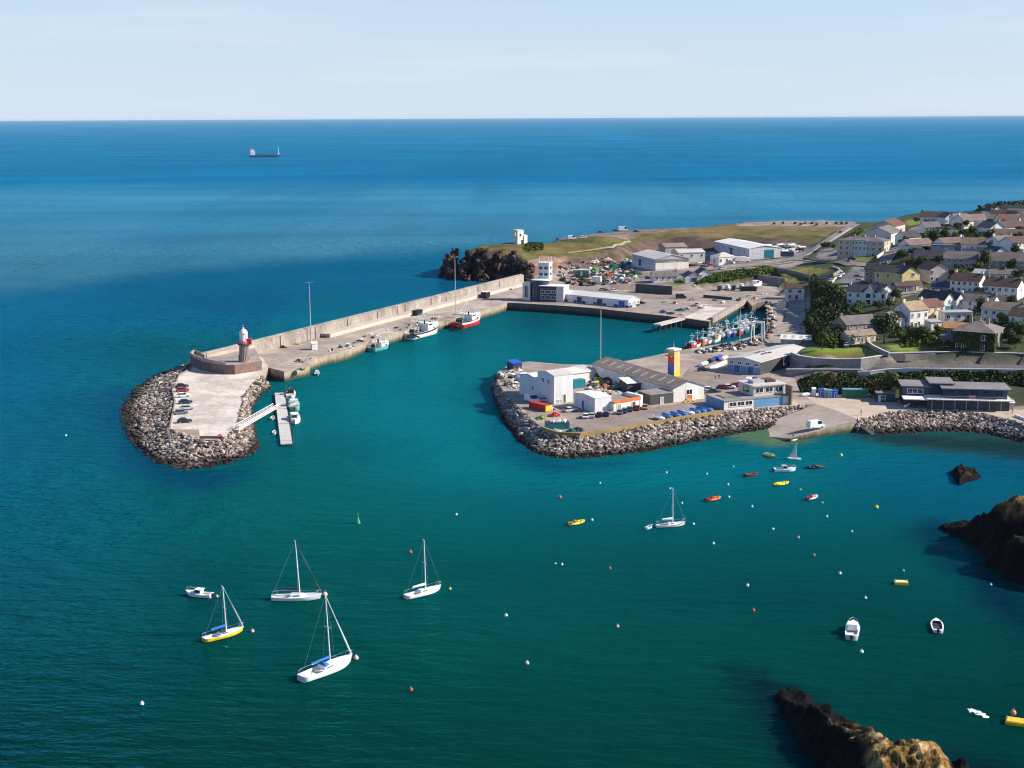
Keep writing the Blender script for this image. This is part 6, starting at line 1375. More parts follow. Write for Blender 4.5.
# clubhouse with blue front on the quay (lower and upper storeys are one building)
e = empty('deck_building', P(724, 410.4, QZ), R_(22), 'white two storey waterside building with a blue panel and roof deck', 'building')
MB().box(0, 23, 0, 11, -1.2, 2.7).build('lower_wall', white, e); MB().box(-.25, 23.2, -.25, 11.2, 2.7, 2.95).build('lower_roof', flatr, e)
for k in range(3): put(win_mesh(2.3, 1.15, frame_w, glass, 'window', 1), 'window', e, (3.0 + k * 2.75, 0, 1.6), 0)
MB().box(10.3, 20.5, -.06, 0, .1, 2.5).build('blue_panel', skyb, e); MB().box(-.06, 0, .3, 10.7, -.2, 2.6).build('end_panel', skyb, e)
MB().box(11.5, 22.5, 2.2, 11, 2.95, 5.9).build('upper_wall', offwhite, e); MB().box(11.1, 22.9, 1.6, 11.4, 5.9, 6.2).build('upper_roof', metalr, e)
for k in range(3): put(win_mesh(2.5, 1.35, frame_w, glass, 'window', 1), 'window', e, (13.5 + k * 3.4, 2.2, 4.6), 0)
put(win_mesh(3, 1.4, frame_d, glass, 'window', 1), 'window', e, (11.5, 6.5, 4.5), -PI/2)
MB().box(13, 17, 5, 8, 6.2, 7.1).build('roof_plant', steel, e); MB().box(18, 21, 5, 9, 6.2, 6.9).build('roof_plant', brownt, e)
mb = MB(); mb.tube((10.5, -.1, 3.95), (23, -.1, 3.95), .05, .05, 5)
for k in range(9): mb.tube((10.5 + k * 1.56, -.1, 2.95), (10.5 + k * 1.56, -.1, 3.95), .04, .04, 5)
mb.build('deck_rail', steel, e); MB().box(2, 6, 3, 8, 2.95, 3.2).build('roof_hatch', asb, e); MB().box(22.5, 22.9, -1.5, 1.8, -1, 5.9).build('end_screen', tant, e)
for lab, u, v, c, th, k in [('white car behind the flat roof of the waterside building', 709,391,'white',-20,'car'), ('black car left of the white car behind the waterside building', 714.5,393.2,'black',-20,'car'), ('maroon car behind the flat roof', 723,389,'maroon',-10,'car'), ('white hatchback between maroon and red cars', 729,388.5,'white',-10,'car'), ('red car parked behind the flat roof beside the van', 737,386.8,'red',0,'car'), ('pink red car partly hidden by the white van', 742.5,385.2,'pink',0,'car'), ('white van behind the upper storey of the waterside building', 749,384,'white',70,'van'), ('blue car beside the white van by the boat shed', 755,381.5,'navy',70,'car')]:
    car(lab, (u, v), th, c, k, z=QZ, group='cars behind the waterside building')
# rafted fishing boats
RB = [('small red fishing boat at the outer end of the raft', (688,349.5),(695,346.5),8,redp,gel), ('white and red fishing boat second in the raft', (693,348),(701,344),9,gel,redp), ('orange red potting boat third in the raft', (699,346.5),(706,342.5),9,orangep,gel), ('white fishing boat with a tall mast in the raft', (705,344.5),(713,340),10,gel,gel), ('white half decker with a cream deck in the raft', (711,343.5),(720,339),10,gel,cream), ('black hulled boat inside the white half decker', (717,341.5),(725,336.5),9,black,gel), ('blue fishing boat in the middle of the raft', (723,339.5),(731,334.5),10,bluep,gel), ('navy hulled fishing boat next to the blue one', (729,338),(737,333),10,navy,gel), ('red and white fishing boat near the lifting frame', (735,337),(743,331.5),9,redp,gel), ('teal fishing boat near the lifting frame', (741,335),(749,329),10,teal,gel), ('dark green fishing boat closest to the lifting frame', (747,332.5),(754,327),9,greenp,gel), ('white small boat on the water side of the raft', (722,334.5),(730,330),8,gel,skyb), ('blue and white small boat on the water side of the raft', (733,331.5),(741,327),8,skyb,gel), ('dark small boat outermost on the water side of the raft', (742,328),(749,324),8,dark,gel)]
RB += [('small navy boat lying across the second row of the raft', (706,339),(714,337.5),7,navy,gel), ('rust red boat in the second row of the raft', (714,337),(721,333),7,redt,cream), ('black boat in the second row of the raft', (724,335),(729,330),7,black,dark), ('dark blue boat in the outer row near the dock corner', (748,325.5),(754,321),7,navy,dark), ('grey boat in the outer row near the lifting frame', (737,328.5),(744,324.5),7,steel,gel), ('dark green boat lying askew by the lifting frame', (752,330),(758,327.5),7,greenp,dark)]
for i, (lab, s, b, L, hm, hs) in enumerate(RB):
    trawler(lab, s, b, L, 3.4, 1.25, hm, None, hs, None, 'fishing_boat', house_at=(.05,.28), whale=False, gantry=i % 2 == 0)
e = empty('boat_lift', P(757.5, 341.5, QZ), R_(60), 'tall white boat lifting frame standing on the quay', 'boat lift')
for x in (-1.6, 1.6):
    for y in (-2.2, 2.2): MB().tube((x, y, 0), (x * .9, y * .9, 7.6), .32, .25, 8).build('leg', white, e); MB().tube((x, y - .25, .5), (x, y + .25, .5), .55, .55, 12).build('wheel', rubber, e)
for x in (-1.45, 1.45): MB().tube((x, -2.1, 7.6), (x, 2.1, 7.6), .3, .3, 8).build('beam', white, e)
MB().tube((-1.45, 2.0, 7.6), (1.45, 2.0, 7.6), .3, .3, 8).build('beam', white, e)
for lab, u, v, ms in [('dark pot stack on the quay beside the raft', 747.5,342.5,[netk,netb]), ('blue and black pot stack left of the lifting frame', 742,344.3,[netb,netk]), ('reddish pot stack on the quay edge near the red boats', 722.5,346.5,[netr,netk]), ('black pot stack at the foot of the light mast', 736,346.8,[netk]), ('mixed pot stack by the lifting frame', 764,335.5,[netr,netw,netb]), ('pale pot stack right of the lifting frame', 770,326,[netw,netr]), ('pink and white pot stack at the dock corner', 768,320,[netw,netr]), ('grey pot stack on the narrow quay', 771,312,[nett,netw])]:
    heap('pot_stack', lab, 'pot stack', (u, v), 1.7, 2.0, ms, 34, piece=.4, group='pot stacks by the raft')
# forecourt
car('white van parked on the slipway', (815.5,428), 26, 'white', 'van', z=2.45)
container('long dark green container with a pale roof edge on the forecourt', (854.5,397.2), -5, 7.6, 2.4, 2.6, greenp, doorm=white, roofm=tealc)
for lab, u, v, m, w in [('blue upright cabin left of the others on the forecourt', 821.5,396.8,bluep,1.6), ('light blue upright cabin beside the green container', 830,397.8,skyb,1.7), ('blue upright cabin between the light blue one and the container', 835.5,398.2,bluep,1.5), ('white upright cabin left of the blue cabin', 814,396,white,1.2), ('grey upright cabin between blue cabins', 826,397.2,greyr,1.0)]:
    building('cabin', lab, 'cabin', (u, v), -5, w, 1.6, 2.1, 'mono', .25, m, m, [], [('F',.5,.7,1.7,m)], z=QZ, over=.06, group='upright cabins on the forecourt', sink=.2)
dinghy('white upturned dinghy left of the cabins', (803,396), (810,395.5), 3.6, gel, outboard=False, z=QZ+.1, cover=gel)
building('kiosk', 'small dark kiosk with a brown flat roof on the forecourt', 'kiosk', (886,402), -4, 5.4, 4, 2.6, 'flat', 0, dark, asb, [('F',1,1.5,1.4,.9,.3,.3)], [('F',.12,.6,2.1,white)], z=QZ, over=.3)
e = empty('sailing_clubhouse', P(927, 409, QZ), R_(-9), 'dark two storey clubhouse with pale flat roofs and a balcony', 'clubhouse')
MB().box(0, 23.5, 0, 11, -1, 3.1).build('ground_floor', dark, e)
for k in range(7): MB().box(1.2 + k * 3.3, 1.45 + k * 3.3, -.14, -.01, -.2, 3.0).build('post', greyr, e)
MB().box(-.4, 24.2, -1.6, 11.2, 3.1, 3.35).build('balcony_floor', white, e)
MB().box(4.6, 23, 1.2, 11, 3.35, 6.1).build('upper_floor', navy, e)
for k in range(5): put(win_mesh(2.0, 1.2, frame_d, glassb, 'window', 1), 'window', e, (6.6 + k * 3.5, 1.2, 5.0), 0)
cr_ = mat('grey_felt_roof', (0.20,0.19,0.195), .85, .2, .4); MB().box(4.0, 24, .2, 11.6, 6.1, 6.4).build('roof', cr_, e); MB().box(1.0, 8.5, 4.5, 15, 6.75, 7.05).build('roof', cr_, e); MB().box(1.4, 8.1, 6, 14.6, 3.35, 6.75).build('upper_floor', navy, e)
MB().box(-6.5, 1.2, 5.2, 14.5, -1, 5.7).build('side_wing', dark, e); MB().box(-7.2, 1.6, 4.6, 15, 5.7, 6.0).build('roof', cr_, e)
put(win_mesh(4.5, 1.3, frame_w, glassb, 'window', 2), 'window', e, (-3, 5.2, 4.3), 0)
MB().box(-7, 0, -1.2, 4.5, 2.85, 3.1).build('side_deck', white, e)
mb = MB()
for z in (3.85, 4.35): mb.tube((-.3, -1.5, z), (24, -1.5, z), .04, .04, 5)
for k in range(14): mb.tube((-.3 + k * 1.87, -1.5, 3.35), (-.3 + k * 1.87, -1.5, 4.35), .04, .04, 5)
mb.build('balcony_rail', steel, e)
o = MB().box(-1.0, 1.0, -.03, .03, -.5, .5).build('banner', mat('pink_cloth', (0.62,0.16,0.20), .8, .1, 1), None, False, P(972.3, 397, QZ + 3.95), R_(-9)); tag(o, 'pink red banner hung on the clubhouse balcony rail', 'banner')
building('hut', 'small white topped hut at the right end of the clubhouse', 'hut', (1009,409.5), -9, 2.6, 2.4, 2.0, 'mono', .3, steel, whiter, z=QZ)
heap('canvas_heap', 'green covered gear under the left side of the clubhouse', 'heap', (914,407), 1.1, 1.2, [netg], 16)
dinghy('small white dinghy left of the clubhouse', (905,407), (910,405.5), 3, gel, outboard=False, z=QZ+.1)
pole('white post where the stone bank meets the slipway', (858,419.5), 410.5, .14, head=False, name='post', cat='post', m=white)
wall_run('low_wall', 'pale low wall slanting across the sandy strip at the right edge', 'wall', [(1015,416.5),(1035,424)], .7, .5, white, z=QZ)
# people, a few pixels tall each
def person_mesh():
    mb = MB()
    prof = [(.10,.0),(.12,.08),(.11,.45),(.16,.85),(.20,1.0),(.22,1.25),(.24,1.42),(.12,1.50),(.065,1.53),(.065,1.57),(.11,1.64),(.115,1.74),(.06,1.82)]
    n = 10; vs = []
    for r, z in prof:
        for k in range(n): t = 2 * PI * k / n; vs.append((r * 1.0 * math.cos(t) * (.62 if z < 1.5 else 1), r * math.sin(t), z))
    fs = [(j * n + k, j * n + (k + 1) % n, (j + 1) * n + (k + 1) % n, (j + 1) * n + k) for j in range(len(prof) - 1) for k in range(n)]
    mb.raw(vs, fs, 0)
    for i, f in enumerate(mb.f):
        j = i // n; mb.mi[i] = 0 if j < 4 else (1 if j < 7 else 2)
    for s in (-1, 1):
        mb.tube((0, s * .23, 1.40), (.05, s * .30, 1.10), .055, .045, 6, 1); mb.tube((.05, s * .30, 1.10), (.12, s * .28, .84), .045, .035, 6, 2)
    return mb
skin = mat('skin', (0.50,0.30,0.21), .6, .1, 2)
for lab, u, v, z, top in [('person in dark clothes standing on the quay behind the waterside building', 719,379,QZ,dark), ('person in pale top beside the dark dressed one on the quay', 715.5,379.4,QZ,greyr), ('person in dark clothes by the white post above the slipway', 861,415.5,QZ,dark), ('person in a red top walking on the sandy strip right of the kiosk', 899,406,QZ,redp), ('person in a dark top near the right end of the clubhouse', 1012.5,413.5,QZ,dark), ('person in white standing on the clubhouse balcony', 982.5,397.5,QZ+3.36,white), ('person in a dark top at the foot of the slipway', 793,439,.6,dark)]:
    o = person_mesh().build('person', [dark, top, skin], None, True, P(u, v, z), rng.random() * 6); tag(o, lab, 'person')

# stacks of fish boxes and pallets about the yards
bxm = [mat('box_grey', (0.30,0.30,0.31), .7, .3, 1), mat('box_blue', (0.05,0.12,0.28), .7, .3, 1), mat('box_white', (0.62,0.60,0.57), .7, .2, 1), wood, mat('box_green', (0.05,0.17,0.10), .7, .3, 1), mat('box_orange', (0.40,0.15,0.06), .7, .3, 1)]
def crate_stack(at, z, nx, ny, nz, ms, label, group):
    mb = MB()
    for i in range(nx):
        for j in range(ny):
            for k in range(max(1, nz - rng.randrange(2))):
                mb.box(i * 1.25, i * 1.25 + 1.15, j * 1.05, j * 1.05 + .95, k * .55, k * .55 + .5, rng.randrange(len(ms)))
    o = mb.build('crate_stack', ms, None, False, P(*at, z) if z is not None else G(*at), rng.uniform(-.6, .8)); tag(o, label, 'crates', group)
yd = [(577,273),(589,279),(602,271),(611,274.5),(617,277),(629,270),(631,266),(570,274),(559,275.5),(583,283),(604,284),(622,284),(630,280.5),(645,279),(612,264.5),(600,266)]
for i, (u, v) in enumerate(yd): crate_stack((u, v), None, 2 + i % 2, 1 + i % 3, 2 + i % 2, [bxm[i % 6], bxm[(i + 2) % 6]], 'stack of boxes and pallets standing about the gear yard behind the long white shed', 'stacks of boxes in the gear yard')
yd = [(588,376),(595,383),(604,391),(616,374),(619,386),(601,373.5),(590,387),(634,398),(624,389.5),(640,393.5)]
for i, (u, v) in enumerate(yd): crate_stack((u, v), QZ, 2, 1 + i % 2, 2 + i % 3, [bxm[(i + 1) % 6], bxm[(i + 3) % 6]], 'stack of boxes among the nets in the middle quay net yard', 'stacks of boxes in the net yard')
yd = [(663,303),(676,304),(690,301),(712,300.5),(722,303.5),(736,301),(748,296.5),(756,299)]
for i, (u, v) in enumerate(yd): crate_stack((u, v), QZ, 2, 1 + i % 2, 1 + i % 3, [bxm[(i + 4) % 6], bxm[(i + 1) % 6]], 'stack of boxes on the open quay around the slip jetty', 'stacks of boxes round the slip jetty')

for i, (u, v) in enumerate([(716,348.5),(728,345.5),(731,347.5),(740,345.8),(752,341),(749,345),(758,344),(766,338.5),(770,333),(774,321),(727,349)]):
    heap('pot_stack', 'stack of dark pots and ropes crowding the quay edge along the raft of boats', 'pot stack', (u, v), 1.5, 1.7 + .4 * (i % 3), [[netk, netr], [netk, netb], [netw, netk], [nett, netk]][i % 4], 30, piece=.38, group='dark pot stacks crowding the raft quay')

def jumble(label, polys, n, z, seed, smax=1.1):
    r = random.Random(seed); ms = [netk, netg, netw, nett, netr, netb, bxm[0], white, wood, dark, bxm[2], yellowp]; wt = [8, 3, 4, 3, 1, 1, 5, 3, 3, 6, 3, .5]; mb = MB()
    for poly in polys:
        W = PX(poly, z); xs = [p.x for p in W]; ys = [p.y for p in W]; k = 0
        while k < n // len(polys):
            x, y = r.uniform(min(xs), max(xs)), r.uniform(min(ys), max(ys))
            if not inpoly(np.array([x]), np.array([y]), W)[0]: continue
            k += 1; zz = z if z is not None else gz(x, y) + .1; m = r.choices(range(len(ms)), wt)[0]; s_ = r.uniform(.25, smax)
            if r.random() < .5: mb.blob((x, y, zz + s_ * .3), s_, (1.3, 1, .7), .4, m, r)
            else: mb.box(-s_ * .7, s_ * .7, -s_ * .45, s_ * .45, 0, s_ * r.uniform(.4, 1.1), m, r.random() * 3, (x, y, zz))
    o = mb.build('gear_jumble', ms); tag(o, label, 'gear', kind='stuff')
jumble('jumble of nets floats and boxes strewn over the gear yard behind the white shed', [[(560,263),(600,258.5),(630,261),(638,276),(630,284.5),(572,286),(558,275)]], 330, None, 5, 1.5)
jumble('jumble of nets and boxes strewn over the net yard of the middle quay', [[(585,374),(600,367),(628,385),(643,397),(636,401),(612,392),(590,393)]], 190, QZ, 6)
jumble('jumble of pots ropes and boxes along the quay beside the rafted boats', [[(690,351.5),(735,345),(758,338),(768,343),(740,349.5),(700,354.5)], [(766,303),(772,303),(775,330),(767,334)]], 190, QZ, 7)
jumble('jumble of trailers and gear in the walled boat yard behind the long warehouse', [[(752,243.5),(800,243.5),(806,251),(762,254)]], 120, None, 8, 1.6)
jumble('jumble of gear and scrap at the inner tip of the middle quay', [[(499,376),(514,366),(524,371),(519,385),(506,386)]], 80, QZ, 9)
jumble('scattered gear along the working edge of the pier', [[(300,364),(325,354.5),(348,349.5),(363,342),(401,330),(442,320),(442,317),(400,326),(360,338),(325,350)]], 60, QZ, 10, .8)
# ================================================================== village
def house(label, at, th, w, d, h, rh, wm, rm, wins='std', name='house', **k):
    if wins == 'std':
        n = max(1, int(w / 3)); wins = [('F', n, 1.5, 1.0, 1.2), ('F', n, min(4.2, h - 1.0), 1.0, 1.2)] if h > 4 else [('F', n, 1.5, 1.1, 1.2)]
    k.setdefault('cat', 'house'); cat = k.pop('cat')
    k.setdefault('doors', [('F', .5 if max(1, int(w/3)) % 2 == 0 else .34, .95, 2.0, dark)])
    return building(name, label, cat, at, th, w, d, h, k.pop('roof', 'gable'), rh, wm, rm, wins, **k)
# hotel
e = house('large three storey cream hotel with chimneys beside the car park', (860,257), -31, 25, 13, 8.6, 1.8, mat('sandstone_render', (0.50,0.43,0.33), .9, .2, .5), greyt, [('F',7,1.6,1.1,1.5,.08,.92),('F',7,4.5,1.1,1.6,.08,.92),('F',7,7.3,1.1,1.3,.08,.92),('R',3,4.5,1.0,1.4),('R',3,7.2,1.0,1.2)], name='hotel', cat='hotel', roof='hip', chim=3, doors=[('F',.5,1.6,2.4,dark)])
MB().box(-3.4, 3.4, -6.6, -6.0, -1, 9.2).build('centre_bay', offwhite, e); MB().box(-12, 12, -6.3, -6.1, 8.3, 8.6).build('cornice', white, e)
for k in range(3): put(win_mesh(1.0, 1.4, frame_w, glass, 'window', 1), 'window', e, (-2.2 + k * 2.2, -6.6, 4.6), 0); put(win_mesh(1.0, 1.2, frame_w, glass, 'window', 1), 'window', e, (-2.2 + k * 2.2, -6.6, 7.4), 0)
house('tall gabled rear wing of pale stone behind the hotel', (877,247), -31, 15, 22, 7.6, 3.2, offwhite, greyt, [('F',2,5.0,1.2,1.6),('R',4,5,1.0,1.4),('R',4,2,1.0,1.4)], axis='d', doors=[], name='house')
house('red roofed house at the top of the lane behind the hotel', (883,237), -31, 13, 24, 6.4, 3.4, pinkr, redt, [('F',2,4.6,1.2,1.4),('R',4,4,1.0,1.4)], axis='d', doors=[])
wall_run('garden_wall', 'pale garden wall climbing the lane beside the hotel', 'wall', [(876.5,259),(884,254),(893,246),(899,239),(904,233)], 1.6, .5, offwhite)
# the yellow and stone row
house('dark stone end house at the left of the yellow terrace', (874,283.5), -30, 9, 9, 6.6, 2.4, stone, slate, 'std', chim=-1)
house('large yellow house with dark slate roof below the hotel', (887.5,287), -30, 12, 9, 6.8, 2.4, yellow, slate, [('F',3,1.6,1.1,1.5),('F',3,5.0,1.1,1.5),('R',1,4.6,.9,1.2)], chim=2)
e = house('pale yellow gable fronted house right of the large yellow house', (910.5,287.5), 18, 9, 12, 6.2, 2.9, yellow, slate, [('F',1,5.6,1.3,1.6,.62,.62),('L',3,4.5,1.0,1.3)], axis='d', doors=[('F',.3,1.8,2.2,greenp)])
house('low porch house with a brown roof in front of the pale yellow gable', (915,290.5), 18, 7, 4, 2.6, 1.4, cream, brownt, [('F',2,1.4,1.1,1.0)])
# white fronted house with cross gables
e = house('long white house with slate roof and twin front gables', (866,305.5), -24, 16, 8, 5.6, 2.4, white, slate, [('F',5,1.5,1.1,1.4,.08,.9),('F',5,4.1,1.1,1.4,.08,.9)], chim=2)
for x in (.8, 6.4):
    mb = MB(); mb.raw([(x-1.9,-4.6,-1),(x+1.9,-4.6,-1),(x+1.9,-4.6,5.8),(x,-4.6,7.8),(x-1.9,-4.6,5.8),(x-1.9,-1,-1),(x+1.9,-1,-1),(x+1.9,-1,5.8),(x,-1,7.8),(x-1.9,-1,5.8)], [(0,1,2,3,4),(1,6,7,2),(5,0,4,9)]); g = mb.build('cross_gable', white, e)
    mb = MB(); mb.raw([(x-2.2,-4.9,5.62),(x,-4.9,8.0),(x,0,8.0),(x-2.2,0,5.62)],[(0,1,2,3)]); mb.raw([(x+2.2,-4.9,5.62),(x,-4.9,8.0),(x,0,8.0),(x+2.2,0,5.62)],[(3,2,1,0)]); mb.build('gable_roof', slate, g)
    for z in (1.6, 4.2): put(win_mesh(1.5, 1.5, frame_d, glassb, 'window', 1), 'window', g, (x, -4.6, z), 0)
house('small white house with a bright gable right of the twin gabled house', (887,303), 24, 7, 8, 5.0, 2.6, white, greyt, [('F',1,3.9,.9,1.2)], axis='d')
house('pale house with a blue tinted gable and dark brown roof above the lane', (940,282), 10, 10.5, 12, 5.4, 3.0, pinkr, brownt, [('F',2,1.7,1.2,1.4),('F',2,4.5,1.2,1.4),('L',2,4.2,1.0,1.2)], axis='d')
house('low stone outbuilding left of the blue tinted gable', (905,292), 10, 8, 5, 2.6, 1.4, stone, brownt, [('F',2,1.4,.9,.9)])
# white terraces
house('white terrace with a brown roof and bright gable end', (964,293.5), -38, 12.5, 9.5, 5.4, 2.8, white, brownt, [('F',5,1.6,1.1,1.3),('F',5,4.2,1.1,1.3),('R',1,4.2,.9,1.2)], chim=2)
house('long white terrace with a dark red roof right of the first terrace', (999,300), -38, 14, 9.5, 5.6, 2.8, white, brownt, [('F',5,1.6,1.1,1.3),('F',5,4.2,1.1,1.3),('R',1,4.2,.9,1.2)], chim=3)
house('small white house at the right edge beyond the terraces', (1021,296), -38, 8, 8, 4.6, 2.2, white, greyt)
house('white terrace house with a patchy grey roof behind the ivy house', (974,314), -36, 14, 8, 5.0, 2.2, white, greyt, [('F',4,1.5,1.0,1.2),('F',4,3.9,1.0,1.2)], chim=2)
house('white terrace in blue shade at the right edge under a brown roof', (1001,325), -36, 15, 8, 5.6, 2.4, white, asb, [('F',5,1.6,1.0,1.2),('F',5,4.3,1.0,1.2)], chim=2)
house('last house of the shaded white terrace cut by the right edge', (1024,332), -36, 11, 8, 5.6, 2.4, white, brownt, chim=-1)
# cream group
e = house('tall cream white house with a tan roof in the village front', (918.5,328), 28, 9, 8.5, 6.8, 2.8, white, tant, [('F',3,1.7,1.0,1.5),('F',3,4.9,1.0,1.5),('L',1,4.6,.9,1.2)], chim=2)
house('lower white house with a tan brown roof left of the tall cream house', (899,331.5), 28, 8, 7, 4.8, 2.2, white, tant, [('F',3,1.5,.9,1.2),('F',3,3.8,.9,1.2)], chim=-1)
house('cream house with a red brown roof right of the tall cream house', (935,320.5), 28, 8.5, 8, 5.4, 2.4, cream, redt, [('F',3,1.6,.9,1.3),('F',3,4.2,.9,1.3)], chim=1)
e = house('narrow white gable fronted house with a blue sign', (948.5,316), 30, 5.5, 13, 6.4, 2.6, white, slate, [('F',1,5.4,1.1,1.6)], axis='d', doors=[('F',.5,1.2,2.1,orangep)])
MB().box(-1.9, 1.9, -6.62, -6.5, 2.6, 4.0).build('sign_board', teal, e)
house('second narrow white gable right of the blue sign house', (960,314), 30, 4.5, 10, 5.8, 2.4, white, slate, [('F',1,5.0,1.0,1.4)], axis='d')
house('low flat roofed white extension behind the ivy house', (958.5,321.5), 6, 11, 6, 3.4, 0, white, greyr, [('F',3,1.8,1.4,1.3)], roof='flat', doors=[])
house('small white annexe with a flat roof beside the hedge', (936,329.5), 18, 4.5, 4, 2.8, .4, white, greyr, [('F',1,1.6,1.3,1.0)], roof='mono', doors=[])
# ivy house
e = house('big ivy covered house with a hipped grey brown roof above the road wall', (993.5,353.3), -31, 13.5, 14, 6.8, 3.2, stone, mat('hip_tile', (0.186,0.149,0.136), .8, .3, .7, var2=.2), [('F',2,1.5,1.2,2.0,.12,.26),('F',1,1.7,1.2,2.0,.72,.72),('F',1,5.0,1.1,1.6,.72,.72),('R',2,4.8,1.0,1.4),('R',2,1.6,1.0,1.4)], roof='hip', chim=3, doors=[], over=.6, anchor='FR', sink=3.5)
r = random.Random(8); mb = MB()
for _ in range(2600):
    if r.random() < .78: 
        x, z = r.uniform(-6.75, 6.75), r.uniform(0, 6.7); p = Vector((x, -7.0 - r.uniform(.02, .22), z)); nn = Vector((r.gauss(0,.4), -1, r.gauss(.3,.4))).normalized()
        if any(abs(x - q[0]) < .8 and abs(z - q[1]) < 1.1 for q in ((-5.3,1.5),(-3.4,1.5),(3.1,1.7),(3.1,5.0))): continue
    else: 
        y, z = r.uniform(-7, -2.5), r.uniform(0, 6.7); p = Vector((6.75 + r.uniform(.02, .2), y, z)); nn = Vector((1, r.gauss(0,.4), r.gauss(.3,.4))).normalized()
    a = nn.orthogonal().normalized(); a.rotate(Matrix.Rotation(r.random() * 6, 3, nn)); b = nn.cross(a); s = r.uniform(.18, .4)
    mb.poly([p - a * s, p - b * s, p + a * s, p + b * s])
o = mb.build('ivy', ivy, e)
house('low outbuilding with a rusty orange roof left of the ivy house', (956,336), -18, 9, 6, 2.8, 1.6, stone, mat('rusty_tile', (0.42,0.20,0.08), .8, .3, .7), [('F',2,1.4,1.0,1.0)])
house('dark purple roofed garage between hedge and ivy house', (951,347), -18, 7, 6, 2.6, 1.2, stone, greyt, [], doors=[('F',.5,2.4,2.0,dark)])
# stone house with tree
house('stone house with a wide grey roof beside the dark round tree', (862,336), 22, 14, 9, 4.6, 2.6, stone, greyt, [('F',4,1.5,1.0,1.3),('F',4,3.6,1.0,1.0)], chim=1)
house('low cream front wing below the stone house', (862,343), 24, 12, 5, 2.8, 1.6, cream, asb, [('F',4,1.5,.9,1.3)])
